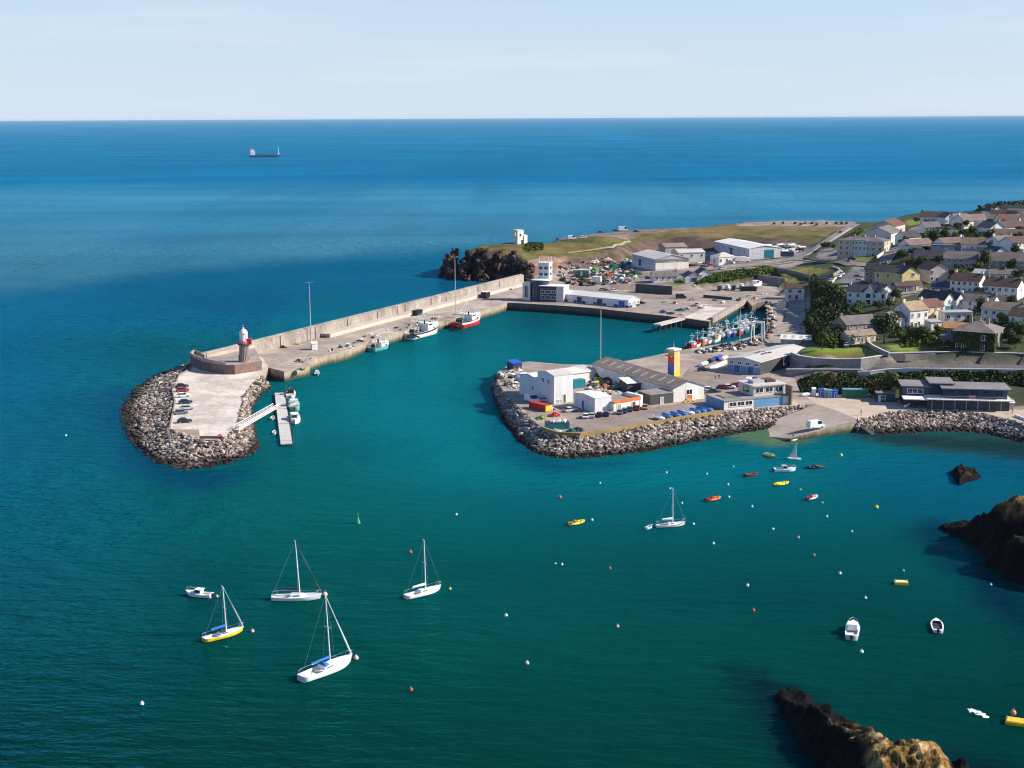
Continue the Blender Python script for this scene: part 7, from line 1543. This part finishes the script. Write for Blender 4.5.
# upper village
for row in [
 ('long grey roofed house with a pale front across the upper gardens', (967,268.5), -20, 21, 9, 4.4, 3.0, greyr, greyt, {'chim':2}),
 ('row house with dormers and grey roof at the right of the upper gardens', (1003,270), -20, 21, 9, 4.2, 3.4, stone, greyt, {'chim':1}),
 ('flat fronted blue grey house among the upper gardens', (942,256), -18, 11, 8, 4.8, 1.0, mat('blue_grey_render', (0.30,0.34,0.44), .8, .1, .4), greyt, {'roof':'flat','rh':.3}),
 ('house with a pinkish brown roof left of the blue grey house', (921,250), 26, 16, 8, 3.0, 2.4, white, mat('pink_brown_tile', (0.174,0.118,0.105), .8, .3, .7), {}),
 ('low house with a blue tinted roof beside the hill road', (911,255), -22, 10, 7, 2.8, 1.8, white, mat('blue_slate', (0.087,0.105,0.136), .6, .3, .7), {}),
 ('brown roofed house behind the long grey roofed house', (956,251), 26, 15, 9, 3.6, 2.8, white, mat('dusty_brown_tile', (0.136,0.096,0.081), .8, .3, .7), {'chim':-1}),
 ('wide tan brown roof right of the brown roofed house', (981,251.5), -20, 19, 9, 3.4, 2.8, white, mat('dusty_tan_tile', (0.186,0.136,0.108), .8, .3, .7), {'chim':1}),
 ('blue white two storey house near the right edge on the hill', (1008,251), 26, 12, 9, 4.8, 2.4, white, greyt, {'chim':2}),
 ('white house with a brown roof cut by the right edge on the hill', (1022,253), 26, 12, 9, 5.0, 2.6, white, brownt, {}),
 ('house with a pale pink brown roof above the blue white house', (1010,243), -24, 18, 10, 3.6, 3.0, white, mat('pink_brown_tile', (0.174,0.118,0.105), .8, .3, .7), {'chim':1}),
 ('grey gabled house left of the pale pink brown roof', (997,236), 20, 9, 11, 4.4, 3.0, white, greyt, {'axis':'d'}),
 ('white house with a brown roof high on the hill at right', (1015,233), 26, 16, 9, 3.4, 2.8, offwhite, brownt, {'chim':2}),
 ('long brown roofed house with a white gable at the seaward edge of the hill', (938,222.5), -20, 21, 9, 3.4, 3.0, white, brownt, {'chim':1}),
 ('small white gabled house right of the long seaward house', (951,223.5), 14, 8, 9, 3.6, 2.8, white, greyt, {'axis':'d'}),
 ('grey roofed small house below the long seaward house', (933,232), 10, 10, 9, 2.8, 2.8, white, greyt, {}),
 ('pinkish roofed house on the skyline with white walls', (977,227), 26, 20, 10, 3.8, 3.2, white, mat('pink_brown_tile', (0.174,0.118,0.105), .8, .3, .7), {'chim':1}),
 ('small white house left of the pinkish skyline roof', (962,224), 8, 9, 8, 3.6, 2.4, white, greyt, {}),
 ('blue shaded white bungalow below the pinkish skyline roof', (985,232), -22, 12, 8, 3.0, 2.2, white, greyt, {}),
 ('brown roofed house on the skyline under the wooded ridge', (1003,221.5), -22, 15, 9, 3.6, 3.0, offwhite, brownt, {'chim':1}),
 ('tan roofed house on the skyline at the right edge', (1020,220.5), -22, 15, 9, 3.6, 3.0, cream, mat('dusty_tan_tile', (0.186,0.136,0.108), .8, .3, .7), {}),
 ('grey roofed house below the skyline at the right edge', (1021,227), -22, 13, 9, 3.4, 2.8, white, greyt, {}),
 ('red brown roofed house between two skyline houses', (1010,225.5), 6, 11, 9, 3.4, 2.8, white, redt, {}),
 ('white walled house with a grey roof below the skyline houses', (993,225), -18, 11, 8, 3.4, 2.4, white, greyt, {}),
 ('low white house at the bend of the hill road', (948,239.5), -20, 9, 7, 2.8, 2.0, white, greyt, {}),
 ('dark roofed bungalow in front of the terrace of gardens', (930,262), -20, 15, 8, 2.8, 2.4, white, slate, {}),
 ('pale shed roof behind the white brown roofed terrace', (983,280.5), -36, 9, 6, 3.0, 1.6, offwhite, metalr, {}),
 ('pale stone cottage behind the dark red roofed terrace', (1005,280.5), -12, 14, 6, 2.8, 1.8, offwhite, greyt, {'chim':1}),
 ('dark slate roofed house highest on the skyline at the right', (1012,216), -20, 13, 9, 3.4, 3.0, white, slate, {'chim':1}),
 ('white gabled house on the skyline left of the dark slate one', (997,217.5), 16, 9, 10, 3.8, 3.0, white, brownt, {'axis':'d'}),
 ('cream house under the dark slate skyline roof', (1018,224), 14, 9, 10, 4.0, 2.8, cream, slate, {'axis':'d'}),
 ('white cottage with a slate roof below the seaward houses', (972,221.5), -20, 10, 8, 3.2, 2.4, white, slate, {}),
 ('white slate roofed house beside the upper hill lane', (913,243.5), 26, 11, 8, 3.6, 2.6, white, slate, {'chim':1}),
 ('dark roofed white house between garden lawns and dormer row', (976,262.5), -20, 12, 8, 3.4, 2.6, white, slate, {'chim':1}),
 ('white gabled cottage at the right end of the long grey house', (1001,262), 14, 8, 10, 4.0, 2.8, white, slate, {'axis':'d'}),
 ('blue slated low roof before the white brown roofed terrace', (941,293), -24, 8, 6, 2.6, 1.8, stone, mat('dark_blue_slate', (0.04,0.05,0.11), .6, .3, .7), {}),
 ('dark slate roofed outhouse left of the narrow white gable', (936,302), 28, 7, 5, 2.8, 1.8, greyr, slate, {}),
 ('white lean-to house between terrace and narrow gables', (972,303), -36, 9, 5, 3.0, 1.4, white, slate, {}),
 ('grey garden house between the terraces at right', (1000,308), -36, 9, 5, 2.8, 1.6, white, greyt, {}),
]:
    lab, at, th, w, d, h, rh, wm, rm, k = row; k = dict(k); rh = k.pop('rh', rh)
    house(lab, at, th, w, d, h, rh, wm, rm, **k)
# walls of the village front
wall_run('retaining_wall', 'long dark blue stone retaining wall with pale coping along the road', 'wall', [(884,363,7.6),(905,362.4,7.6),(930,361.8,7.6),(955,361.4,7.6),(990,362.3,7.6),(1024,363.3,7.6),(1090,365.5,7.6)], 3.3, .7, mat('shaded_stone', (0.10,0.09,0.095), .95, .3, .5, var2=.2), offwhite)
wall_run('retaining_wall', 'curving grey retaining wall below the left lawn', 'wall', [(791,361,6.3),(800,364.5,6.6),(815,367,6.8),(835,368,7),(860,367.5,7.2),(886,363.5,7.4)], 3.0, .7, mat('grey_wall_stone', (0.22,0.21,0.215), .95, .25, .5, var2=.15), offwhite)
wall_run('retaining_wall', 'long low wall with a white coping above the forecourt trees', 'wall', [(786,374,4.2),(800,374,4.6),(830,374.2,5.4),(862,374.4,6.2)], 1.6, .6, stone, white)
wall_run('parapet', 'white road parapet with a pink end pier above the clubhouse', 'wall', [(858,374.5,6.6),(870,374.2,7),(885,372.2,7.5),(905,371.2,7.8),(940,371.5,8),(985,372,8),(1024,372.5,8),(1080,374,8)], .9, .5, offwhite, white)
e = empty('roadside_railing', P(868,373,7.8), 0, 'thin grey railing on top of the white road parapet', 'railing')
pts = [P(u,v,z) - e.location for u,v,z in [(864,374.3,6.8),(885,372.2,7.5),(905,371.2,7.8),(940,371.5,8),(985,372,8),(1024,372.5,8),(1080,374,8)]]
for dz in (1.6, 2.1): MB().path([p + Vector((0,0,dz)) for p in pts], .05, 5).build('rail', steel, e)
for a, b in zip(pts[:-1], pts[1:]):
    n = max(1, int((b - a).length / 2.5))
    for k in range(n): q = a.lerp(b, k / n); MB().tube(q, q + Vector((0,0,2.1)), .06, .06, 5).build('railing_post', steel, e)
wall_run('garden_wall', 'dark garden wall between the two lawns with a pale coping', 'wall', [(866,344.5),(874,350),(884,355),(889,357.5)], 1.4, .5, stone, offwhite)
wall_run('garden_wall', 'dark wall along the front of the right lawn', 'wall', [(889,356.5),(905,356.8),(920,357),(935,356.5)], 1.0, .5, stone)
wall_run('car_park_kerb', 'pale curved kerb around the hotel car park', 'kerb', [(832,283),(835,279),(841,276),(842,272.5),(838,269),(832,267)], .7, .5, offwhite)
wall_run('garden_wall', 'dark curved wall round the grassy bowl under the car park', 'wall', [(775,270),(790,272.5),(805,276.5),(820,279),(833,277),(840,272.5)], 1.6, .6, stone)
wall_run('garden_wall', 'low stone wall in front of the hotel forecourt', 'wall', [(804,259),(815,261.5),(830,262.5),(850,262.5)], 1.2, .5, stone)
# roads laid on the ground
def road(name, pts, wd, m, lift=.18):
    W = []
    for (a, b) in zip(pts[:-1], pts[1:]):
        p, q = G(*a), G(*b); n = max(2, int((q - p).length / 3)); W += [p.lerp(q, k / n) for k in range(n)]
    W.append(G(*pts[-1])); mb = MB(); rows = []
    for i, p in enumerate(W):
        d = W[min(i+1, len(W)-1)] - W[max(i-1, 0)]; d.z = 0; d.normalize(); nn = Vector((-d.y, d.x, 0)); row = []
        for k in range(-2, 3):
            q = p + nn * wd * k / 4; row.append((q.x, q.y, gz(q.x, q.y) + lift + .25))
        rows.append(row)
    for a, b in zip(rows[:-1], rows[1:]):
        for k in range(4): mb.poly([a[k], a[k+1], b[k+1], b[k]])
    for row in (0, -1):
        pass
    o = mb.build(name, m); tag(o, kind='structure')
asph = mat('asphalt', (0.20,0.175,0.17), .9, .2, .3); pave = mat('pavement', (0.42,0.36,0.31), .9, .15, .4)
road('road', [(640,277),(690,273),(735,268),(775,263.5),(795,259.5),(806,253),(820,246),(835,237),(848,229),(856,224.5)], 6.5, asph)
road('pavement', [(806,256.5),(816,250),(829,243),(842,235),(851,229)], 2.2, pave, .35)
road('road', [(795,260),(820,262),(850,264.5),(870,266)], 6.5, asph, .2)
road('road', [(878,270),(885,262),(895,250),(905,238),(916,229),(925,224.5)], 7, asph)
road('pavement', [(760,266.5),(785,263.8),(797,261.8)], 1.8, pave, .35)
road('lane', [(893,296),(910,293.5),(925,293),(945,296.5),(962,297.5)], 4, mat('lane_tar', (0.26,0.22,0.20), .9, .2, .4))
road('coast_path', [(568,253.2),(580,251.8),(597,249.6),(613,247.5),(630,241.5)], 1.3, mat('worn_path', (0.30,0.24,0.17), .9, .3, .4), .1)
# cars on the hill
for i, (u, v, c) in enumerate([(774,224.6,'black'),(783,224,'navy'),(795,224,'black'),(800.5,225.3,'maroon'),(805,223.9,'grey'),(812,224,'black'),(816.5,225.4,'navy'),(826.5,224.2,'black'),(836,224,'navy'),(841.5,224,'black'),(846.5,224,'grey')]):
    car(['leftmost black car on the clifftop car park', 'navy car right of the leftmost black car on the clifftop', 'black car in the left half of the clifftop row', 'maroon car standing out of line in the clifftop row', 'grey car in the middle of the clifftop row', 'black car in the middle of the clifftop row', 'navy car standing out of line near the middle of the clifftop row', 'black car in the right half of the clifftop row', 'navy car third from the right end of the clifftop row', 'black car second from the right end of the clifftop row', 'grey car at the right end of the clifftop row'][i], (u, v), 80, c, parts=False, group='cars on the clifftop car park')
for lab, u, v, c, k in [('white camper van alone on the headland car park', 623,231,'white','camper'), ('dark car beside the white camper van', 615.5,231.6,'black','car'), ('dark car at the left of the headland car park', 600.5,233.2,'navy','car'), ('dark car right of the white camper van', 636,232.4,'black','car'), ('white car at the seaward end of the headland car park', 583.5,238.2,'white','car'), ('white van near the seaward end of the headland car park', 572,239.4,'white','van'), ('silver car left of the white van on the headland', 566,239.8,'silver','car')]:
    car(lab, (u, v), 5, c, k, parts=False)
for lab, u, v, c, th in [('white car lowest along the curved kerb of the hotel car park', 831.5,282,'white',60), ('white car second along the curved kerb', 839,277.5,'white',60), ('silver car at the top of the curved kerb', 842,275,'silver',60), ('white car parked at the right side of the hotel car park', 864,271.5,'white',-10), ('grey car in the middle of the hotel car park', 857.5,277.6,'grey',-10), ('silver car near the stone end house', 859,281.5,'silver',-10), ('navy car left of the stone end house', 863,284,'navy',-10), ('black car before the hotel door', 852,259.8,'black',-18), ('red car on the lane behind the hotel', 841,233,'red',60), ('grey car on the hill road', 898,247,'grey',65), ('silver car higher on the hill road', 908,236,'silver',60), ('navy car beside the left lawn under the stone house', 839.5,345.5,'navy',10), ('silver car beside the navy car at the left lawn', 846,346.5,'silver',80), ('black car at the junction below the hotel', 807,260.5,'black',15)]:
    car(lab, (u, v), th, c, parts=False)
# boats laid up in the walled yard
for i, (u, v) in enumerate([(768,246),(774,247.5),(780,245.5),(786,247),(791,245.5),(797,246.5),(771,251),(778,250.5),(785,251.5),(792,250),(802,248),(760,245.5)]):
    g = G(u, v + 1.2); a, b = proj(g + Vector((-2.4, -1.5, .8))), proj(g + Vector((2.4, 1.5, .8)))
    dinghy('small boat laid up ashore in the crowded walled yard behind the long warehouse', a, b, 6.5, [gel, gel, greyr, skyb][i % 4], outboard=False, cover=[gel, steel, gel, navy][i % 4], z=g.z + .8, group='boats laid up in the walled yard')
container('dark steel store at the yard gate by the road', (787,256.5), 10, 7, 3, 2.8, navy, z=10)
# ================================================================== planting
foliage('wooded_slope', [[(806,292),(826,288),(848,298),(850,312),(846,345),(836,349),(818,346),(806,334)]], 9000, 6.0, leafA, 'dark wooded slope dropping from the lawn to the harbour sheds', 'woodland', (.6, 1.3), lump=5, seed=4)
foliage('bank_scrub', [[(694,285.5),(706,276),(735,271.5),(768,268),(779,270),(760,277),(742,283),(705,287)]], 5000, 2.0, leafG, 'bright green scrub covering the bank above the boatyard', 'scrub', (.5, 1.1), lump=6, seed=6)
foliage('road_scrub', [[(868,376),(905,374),(960,374),(1024,375),(1080,377),(1080,388),(1024,387),(1000,384),(960,381),(905,385),(890,395),(862,394),(845,394),(800,392),(798,380),(840,377)]], 9000, 2.8, leafA, 'dark scrub between the road parapet and the clubhouse', 'scrub', (.5, 1.0), lump=5, seed=7)
foliage('headland_scrub', [[(525,243),(543,243),(544,250),(530,252),(522,249)]], 700, 1.6, leafA, 'dark bramble patch right of the white lookout tower', 'scrub', (.5, 1.0), seed=8)
foliage('ridge_wood', [[(972,213.5),(985,210),(1024,207.5),(1080,208),(1080,215),(1024,213.5),(990,215)]], 3500, 5.0, leafA, 'dark hedge woodland along the skyline ridge at right', 'woodland', (.9, 1.8), lump=9, seed=9)
foliage('garden_hedges', [[(925,231),(950,229),(956,240),(935,242),(918,238)], [(952,234),(995,233),(995,237),(952,238)], [(905,262),(935,264),(950,272),(920,275),(900,268)], [(940,272),(990,273),(1024,276),(1024,284),(985,279),(945,283)], [(990,258),(1024,258),(1024,266),(990,264)], [(900,340),(940,334),(945,344),(915,347),(902,348)], [(895,326),(908,330),(910,338),(890,338)], [(984,312),(1000,318),(1010,333),(1000,340),(985,334)], [(846,312),(862,314),(860,322),(846,322)], [(840,240),(858,230),(864,231),(846,244)], [(908,240),(914,236),(910,252),(902,256)]], 11000, 2.6, leafB, 'hedges and shrubs filling the gardens between the village houses', 'hedge', (.5, 1.1), lump=5, seed=10)
T = [('large dark round tree in front of the stone house',(884,343),10,10,0),('dark tree close behind the large round tree',(893,338),6,6,0),('broad leafy tree in the hedge before the cream houses',(912,342),7,5,1),('broad leafy tree at the right of the front hedge',(926,342),7,5,1),('bushy tree between the two hedge trees',(919,339.5),6,4.5,0),('dark tree behind the ivy house beside the shaded terrace',(983,322),8,8,0),('green tree in the garden of the shaded terrace',(1004,331),6,6,1),('tree right of the green terrace garden tree',(1014,336),6,5,0),
 ('tall dark tree between the dormer row and the long grey house',(985,272),7,9,0),('round tree below the dark roofed bungalow',(922,270),7,6,0),('tree left of the blue tinted gable house',(913,272),6,6,1),('bush tree right of the blue tinted gable house',(953,280),6,5,1),('olive bush tree above the brown roofed terrace',(962,278),5,4,3),('dark tree at the left edge of the wooded slope',(809,332),6,6,0),('tree standing beside the grey fronted store',(822,350),6,6,1),('olive green tree above the forecourt cabins',(822,392),6,5.5,1),('thin pale tree right of the cabin tree',(829.5,392.5),4,6,2),
 ('brown dried bush beside the dark kiosk',(878,397),6,5,2),('green bush behind the dark kiosk',(892,396),8,7,1),('dark bush left of the brown dried bush',(866,394),6,5,0),('round dark shrub beside the hotel junction',(824,249.5),5,4,0),('second round dark shrub right of the first by the hotel',(829,249.5),4.5,4,0),('small shrub right of the two round shrubs',(834,249.8),3.5,3,0),('dark tree behind the hill road houses',(902,262),7,6,0),('hillside tree beside the low blue roofed house',(918,262),7,6,1),
 ('dark tree above the blue grey house',(934,243),7,6,0),('dark tree left of the garden lawns on the hill',(944,241),7,6,0),('dark tree right of the garden lawns on the hill',(990,243),7,6,0),('tree between the two wide roofs on the hill',(968,246),6,5,1),('tree at the right of the tan brown roof',(993,251),6,6,0),('tree beside the white hill house at right',(1014,258),6,6,0),('tree below the dormer row',(1000,279),5,5,1),('tree above the dark red roofed terrace',(1018,284),6,6,0),('shrub tree in the garden of the white gabled house',(889,309),5,4,1),('bush under the twin gabled house',(862,311),5,3.5,1),('dark bush right of the twin gabled house',(878,311),5,4,0),
 ('dark tree by the seaward hill house',(917,224),5,4,0),('small tree left of the skyline roof',(966,229),5,5,0),('tree right of the pinkish skyline roof',(989,228),5,5,0),('small tree between the right skyline houses',(1013,222),5,5,0),('tree under the white house high on the hill',(1004,240),6,5,0),('low tree beside the bluish slated house',(903,250),6,5,1),('dark bush by the ivy house gate',(1015,349),6,4.5,0),('bush between garage and ivy house',(944,350),5,3.5,0),('hedge tree in front of the white annexe',(940,338),5,4,1)]
for k_, (u, v, sz, hh) in enumerate([(912,258,6,5),(926,256,5,5),(936,268,6,5),(947,266,6,5),(958,275,5,4.6),(978,274,6,5),(1012,274,6,6),(1020,266,6,6),(905,247,5,5),(955,243,5,5),(962,239,6,5),(975,243,5,5),(1000,245,5,5),(1018,243,6,5),(925,229,5,5),(957,232,6,5),(972,236,6,5),(1003,230,5,5),(1020,236,6,5),(896,302,5,5),(930,303,5,5),(951,303,5,5),(978,300,5,5),(990,307,6,5),(1012,310,6,5),(968,331,6,5),(1020,342,7,6),(1010,345,6,5),(900,322,5,5),(856,317,6,5),(848,325,7,6)]):
    tree('dark leafy tree among the gardens of the village houses', (u, v), sz, hh, [0,0,1][k_ % 3], group='garden trees of the village')
for lab, at, s, h, k in T: tree(lab, at, s, h, k, name='tree' if h > 4.5 else 'bush', cat='tree' if h > 4.5 else 'bush')
# ================================================================== moored boats
yacht('large white yacht with blue sail cover and blue spray hood', (301,682), (353,661), 595, 11.3, gel, bluec, None, True, bluec, mast_at=.06, rake=.6)
yacht('white yacht with a dark sail cover moored between the lighthouse and the large yacht', (275,600), (319,599), 541, 9.6, gel, mat('navy_canvas', (0.012,0.02,0.07), .8, .2, 1), None, netk, None, rake=.5)
yacht('yellow hulled yacht with a blue sail cover', (206,641.5), (242,631.5), 586.5, 8.0, yellowp, bluec, None, steel, mat('navy_canvas', (0.012,0.02,0.07), .8, .2, 1), rake=.3, spread=1)
yacht('slender white yacht moored to the right of the dark covered one', (406,599), (441,589.5), 540, 8.4, gel, gel, None, False, None, rake=.2)
yacht('white yacht with a thin red line moored in mid harbour', (657,527.5), (685,525), 488.5, 7.0, gel, gel, redp, False, None, rake=.15, spread=1)
dinghy('pale blue tender floating behind the mid harbour yacht', (645.5,530), (652.5,527), 2.6, mat('pale_blue_gelcoat', (0.45,0.65,0.75), .4, .1, 1), outboard=False)
motor_boat('white cabin cruiser moored left of the yellow yacht', (211,597.5), (187,595), 5.6, gel, None, (-.12,.22), gel)
motor_boat('white cabin cruiser seen end on near the right of the bay', (851,643), (853.5,624), 7.0, gel, None, (-.05,.25), gel, outboard=True)
dinghy('small white open boat with a dark interior right of the end on cruiser', (938.5,636), (935.5,619), 5.8, gel, dark)
rib('yellow open boat with a black outboard at the left of the small craft', (568,525.5), (584,522.5), 4.4, yellowp, nett)
rib('orange inflatable boat moored right of the mid harbour yacht', (705,501.5), (721,498.5), 4.3, orangep, redp)
dinghy('dark red dinghy near the slipway moorings', (745.5,476.5), (757,475), 3.8, mat('maroon_gelcoat', (0.25,0.02,0.03), .4, .1, 1), netr)
dinghy('cream and yellow upturned looking dinghy nearest the slip toe', (763,455), (777,458.5), 4.0, yellowp, gelc, outboard=False, cover=mat('cream_canvas', (0.75,0.68,0.45), .8, .1, 1))
rib('bright yellow inflatable boat in the small craft moorings', (772.5,486), (790,483.5), 4.2, yellowp, yellowp, console=False, outboard=False)
motor_boat('white and grey motor boat in front of the little sailing dinghy', (774,471.5), (796,471), 5.8, gel, None, (-.1,.18), steel)
rib('black inflatable boat moored right of the motor boat', (823.5,467), (805.5,469), 4.8, black, dark, console=False, outboard=False)
rib('white and pink inflatable boat right of the yellow one', (804.5,501), (819,496.5), 4.0, mat('pink_white_rubber', (0.75,0.52,0.54), .6, .1, 1), redp)
rib('red inflatable boat drawn up at the slip toe', (800,439), (813,435.5), 3.8, redp, redp, z=.1)
rib('white tender beside the red inflatable at the slip toe', (789,441.5), (798,440), 2.8, gel, greyr, console=False)
e = empty('sailing_dinghy', P(794.5, 459.5, 0), R_(-20), 'little sailing dinghy with a raised white sail', 'boat')
h, dk, S = hull_mesh(3.6, 1.4, .4, 1.2, .7, None, n=10, well=(-1.4, .6, .12)); h.build('hull', [gel, gel, gel, gel], e, True); dk.build('deck', [gel, gelc], e)
MB().tube((.5, 0, .3), (.4, 0, 4.8), .05, .03, 6).build('mast', alu, e)
mb = MB(); mb.raw([(.42, .0, .7), (-1.4, .12, .75), (-.6, .16, 2.4), (.38, 0, 4.6), (.42, .05, .7), (-1.4, .17, .75), (-.6, .21, 2.4), (.38, .05, 4.6)], [(0,1,2,3), (7,6,5,4), (0,4,5,1), (1,5,6,2), (2,6,7,3), (3,7,4,0)]); mb.build('sail', white, e)
def raft(label, at, L, Wd, m, th, top=None):
    e = empty('mooring_raft', P(*at, 0), R_(th), label, 'raft'); MB().box(-L/2, L/2, -Wd/2, Wd/2, -.2, .5).build('float', m, e); MB().box(-L/2 + .15, L/2 - .15, -Wd/2 + .15, Wd/2 - .15, .5, .62).build('deck', top or m, e)
    for x in (-L*.42, L*.42): MB().tube((x, 0, .6), (x, 0, 1.0), .08, .08, 6).build('bollard', steel, e)
    return e
raft('pale yellow square mooring raft in the right of the bay', (901,584), 2.6, 1.5, yellowp, -8, mat('cream_paint', (0.75,0.66,0.35), .6, .1, 1))
raft('bright yellow mooring raft cut by the right edge of the bay', (1016,723.5), 3.0, 2.0, yellowp, -22)
o = buoy('round red and white buoy on the yellow raft at the right edge', (1013,717), .45, mat('pink_float', (0.6,0.25,0.2), .5, .1, 1)); o.location.z = .5
# buoys
bw = mat('white_float', (0.78,0.78,0.75), .5, .1, 1); br = mat('red_float', (0.55,0.10,0.06), .5, .15, 1); by = mat('yellow_float', (0.75,0.55,0.06), .5, .1, 1); bg_ = mat('green_float', (0.05,0.30,0.16), .5, .1, 1); bp_ = mat('pinkish_float', (0.70,0.42,0.36), .5, .15, 1)
for lab, u, v, r, m in [('pinkish buoy at the bow of the large white yacht', 356,659,.75,bp_),('pinkish buoy ahead of the dark covered yacht', 325,595.5,.8,bp_),('pinkish buoy right of the yellow yacht', 252.5,632,.55,bp_),('small reddish buoy beside the left cabin cruiser', 217,597,.45,bp_),('lone white buoy in the lower left of the bay', 142,704.5,.55,bw),('reddish buoy below the large white yacht bow', 411,690.5,.5,br),('reddish buoy above left of the slender yacht', 410.5,553,.6,br),('white buoy off the bow of the slender yacht', 450,589.5,.45,by),
    ('white buoy alone right of the slender yacht', 506,616,.5,bw),('white buoy lowest in mid bay', 527,664,.6,bp_),('dark topped white buoy above the slender yacht', 456.5,515,.45,bw),('red buoy above the yellow open boat', 560,498,.7,br),('white buoy off the bow of the yellow open boat', 592,520.5,.5,bw),('white buoy above right of the red buoy', 600,483.5,.4,bw),('white buoy near the mast of the mid harbour yacht', 670,489,.4,bw),('white buoy just right of the mid harbour mast', 682,503.5,.4,bw),('white buoy off the bow of the mid harbour yacht', 693.5,524.5,.45,bw),('white buoy above the mid harbour yacht under the quay', 666.5,473,.45,bw),
    ('white buoy left of the dark red dinghy', 707,474.5,.4,bw),('faint white buoy above the dark red dinghy', 733.5,467,.35,bw),('white buoy between orange boat and dark red dinghy', 728,485,.45,bw),('white buoy right of the orange inflatable', 729,497.5,.45,bw),('white buoy below the yellow inflatable', 752,507,.45,bw),('white buoy lower left of the pink inflatable', 773,529.5,.45,bw),('pinkish buoy below the white buoy of the small moorings', 798.5,538,.45,bp_),('white buoy below the mid harbour yacht bow', 713.5,544,.45,bw),('reddish buoy in the right middle of the bay', 814,556,.5,br),('white buoy right of the reddish middle buoy', 840,574,.5,bw),
    ('white buoy in the middle of the lower bay', 747.5,586,.5,bw),('small dark red buoy below the middle white buoy', 753.5,611,.5,br),('dark red buoy under the yellow open boat moorings', 610,569,.45,br),('pinkish buoy in the centre of the lower bay', 617.5,627,.5,bp_),('white buoy of a close pair below the yellow boat', 562,565,.4,bw),('smaller buoy of the close pair below the yellow boat', 555.5,564,.3,bw),('white buoy below the pink inflatable', 827,517,.45,bw),('small white buoy left of the yellow buoy moorings', 852,532,.4,bw),('small buoy at the bow of the pink inflatable', 822.5,503,.35,bw),('small buoy above the pink inflatable', 800.5,490,.35,bw),
    ('white and yellow buoy off the slipway wall', 841,456,.75,by),('yellow buoy above the pale yellow raft', 876.5,508,.75,by),('white buoy left of the pale yellow raft', 865.5,598.5,.45,bw),('small faint buoy above the pale yellow raft', 903.5,571,.3,bw),('white buoy beside the end on cruiser stern', 861.5,652.5,.55,bw),('small faint buoy near the right crag', 991,585,.35,bw),('small white buoy in the open sea left of the pier head', 66,436,.5,bw)]:
    buoy(lab, (u, v), r * .62, m, group='mooring buoys in the bay')
buoy('slim green channel buoy in the middle of the entrance', (358,523.5), .55, bg_, cone=True, name='channel_buoy')
# swimmer's splash beside the raft
mb = MB(); r = random.Random(3)
for k in range(46):
    t = k / 46; p = P(969 + t * 19 + r.gauss(0, 1.2), 709 + t * 8 + r.gauss(0, .7), .03) - P(978, 713, 0); s = r.uniform(.08, .3); mb.blob((p.x, p.y, .02), s, (1.5, 1, .3), .4)
o = mb.build('foam', mat('sea_foam', (0.75,0.8,0.78), .7, .1, 2), loc=P(978,713,0)); tag(o, 'two streaks of white foam on the water left of the bright yellow raft', 'foam', kind='stuff')
# cargo ship far out
a, b = P(249.5,157.8,0), P(280.5,156,0); dr = (b - a)
e = empty('cargo_ship', (a + b) / 2, math.atan2(dr.y, dr.x) * .12, 'distant cargo ship with a white stern house on the open sea', 'ship')
L = (b - a).length; Lx = abs(b.x - a.x) * 1.5
h, dk, S = hull_mesh(Lx, 13, 3.6, 1.4, .85, None, n=14, full=.75); h.build('hull', [mat('ship_blue', (0.05,0.11,0.17), .7, .2, .2)] * 3 + [redp], e, True); dk.build('deck', [mat('ship_deck', (0.05,0.10,0.13), .8, .2, .2), greenp], e)
MB().box(-Lx*.47, -Lx*.33, -6, 6, 4, 13).box(-Lx*.46, -Lx*.36, -4.5, 4.5, 13, 17).build('stern_house', white, e)
MB().box(-Lx*.45, -Lx*.41, -2, 2, 17, 21).build('funnel', orangep, e); MB().box(-Lx*.3, Lx*.36, -5, 5, 4.5, 6.3).build('hatch_covers', mat('hatch_blue', (0.05,0.12,0.16), .7, .2, .2), e)
MB().box(Lx*.40, Lx*.47, -3, 3, 5.5, 8.5).build('forecastle', white, e); MB().tube((Lx*.42, 0, 8), (Lx*.42, 0, 24), .9, .4, 6).build('foremast', white, e)

# ================================================================== sea air
hm_, hnt, hb = new_mat('sea_air')
hnt.nodes.remove(hb); pv = N(hnt, 'ShaderNodeVolumePrincipled'); pv.inputs['Color'].default_value = (0.72, 0.86, 1.0, 1); pv.inputs['Density'].default_value = 0.000012; pv.inputs['Anisotropy'].default_value = 0.0
hnt.links.new(pv.outputs[0], hnt.nodes['Material Output'].inputs['Volume'])
o = MB().box(-68000, 68000, -68000, 78000, -6, 94).build('haze', hm_); tag(o, kind='stuff')
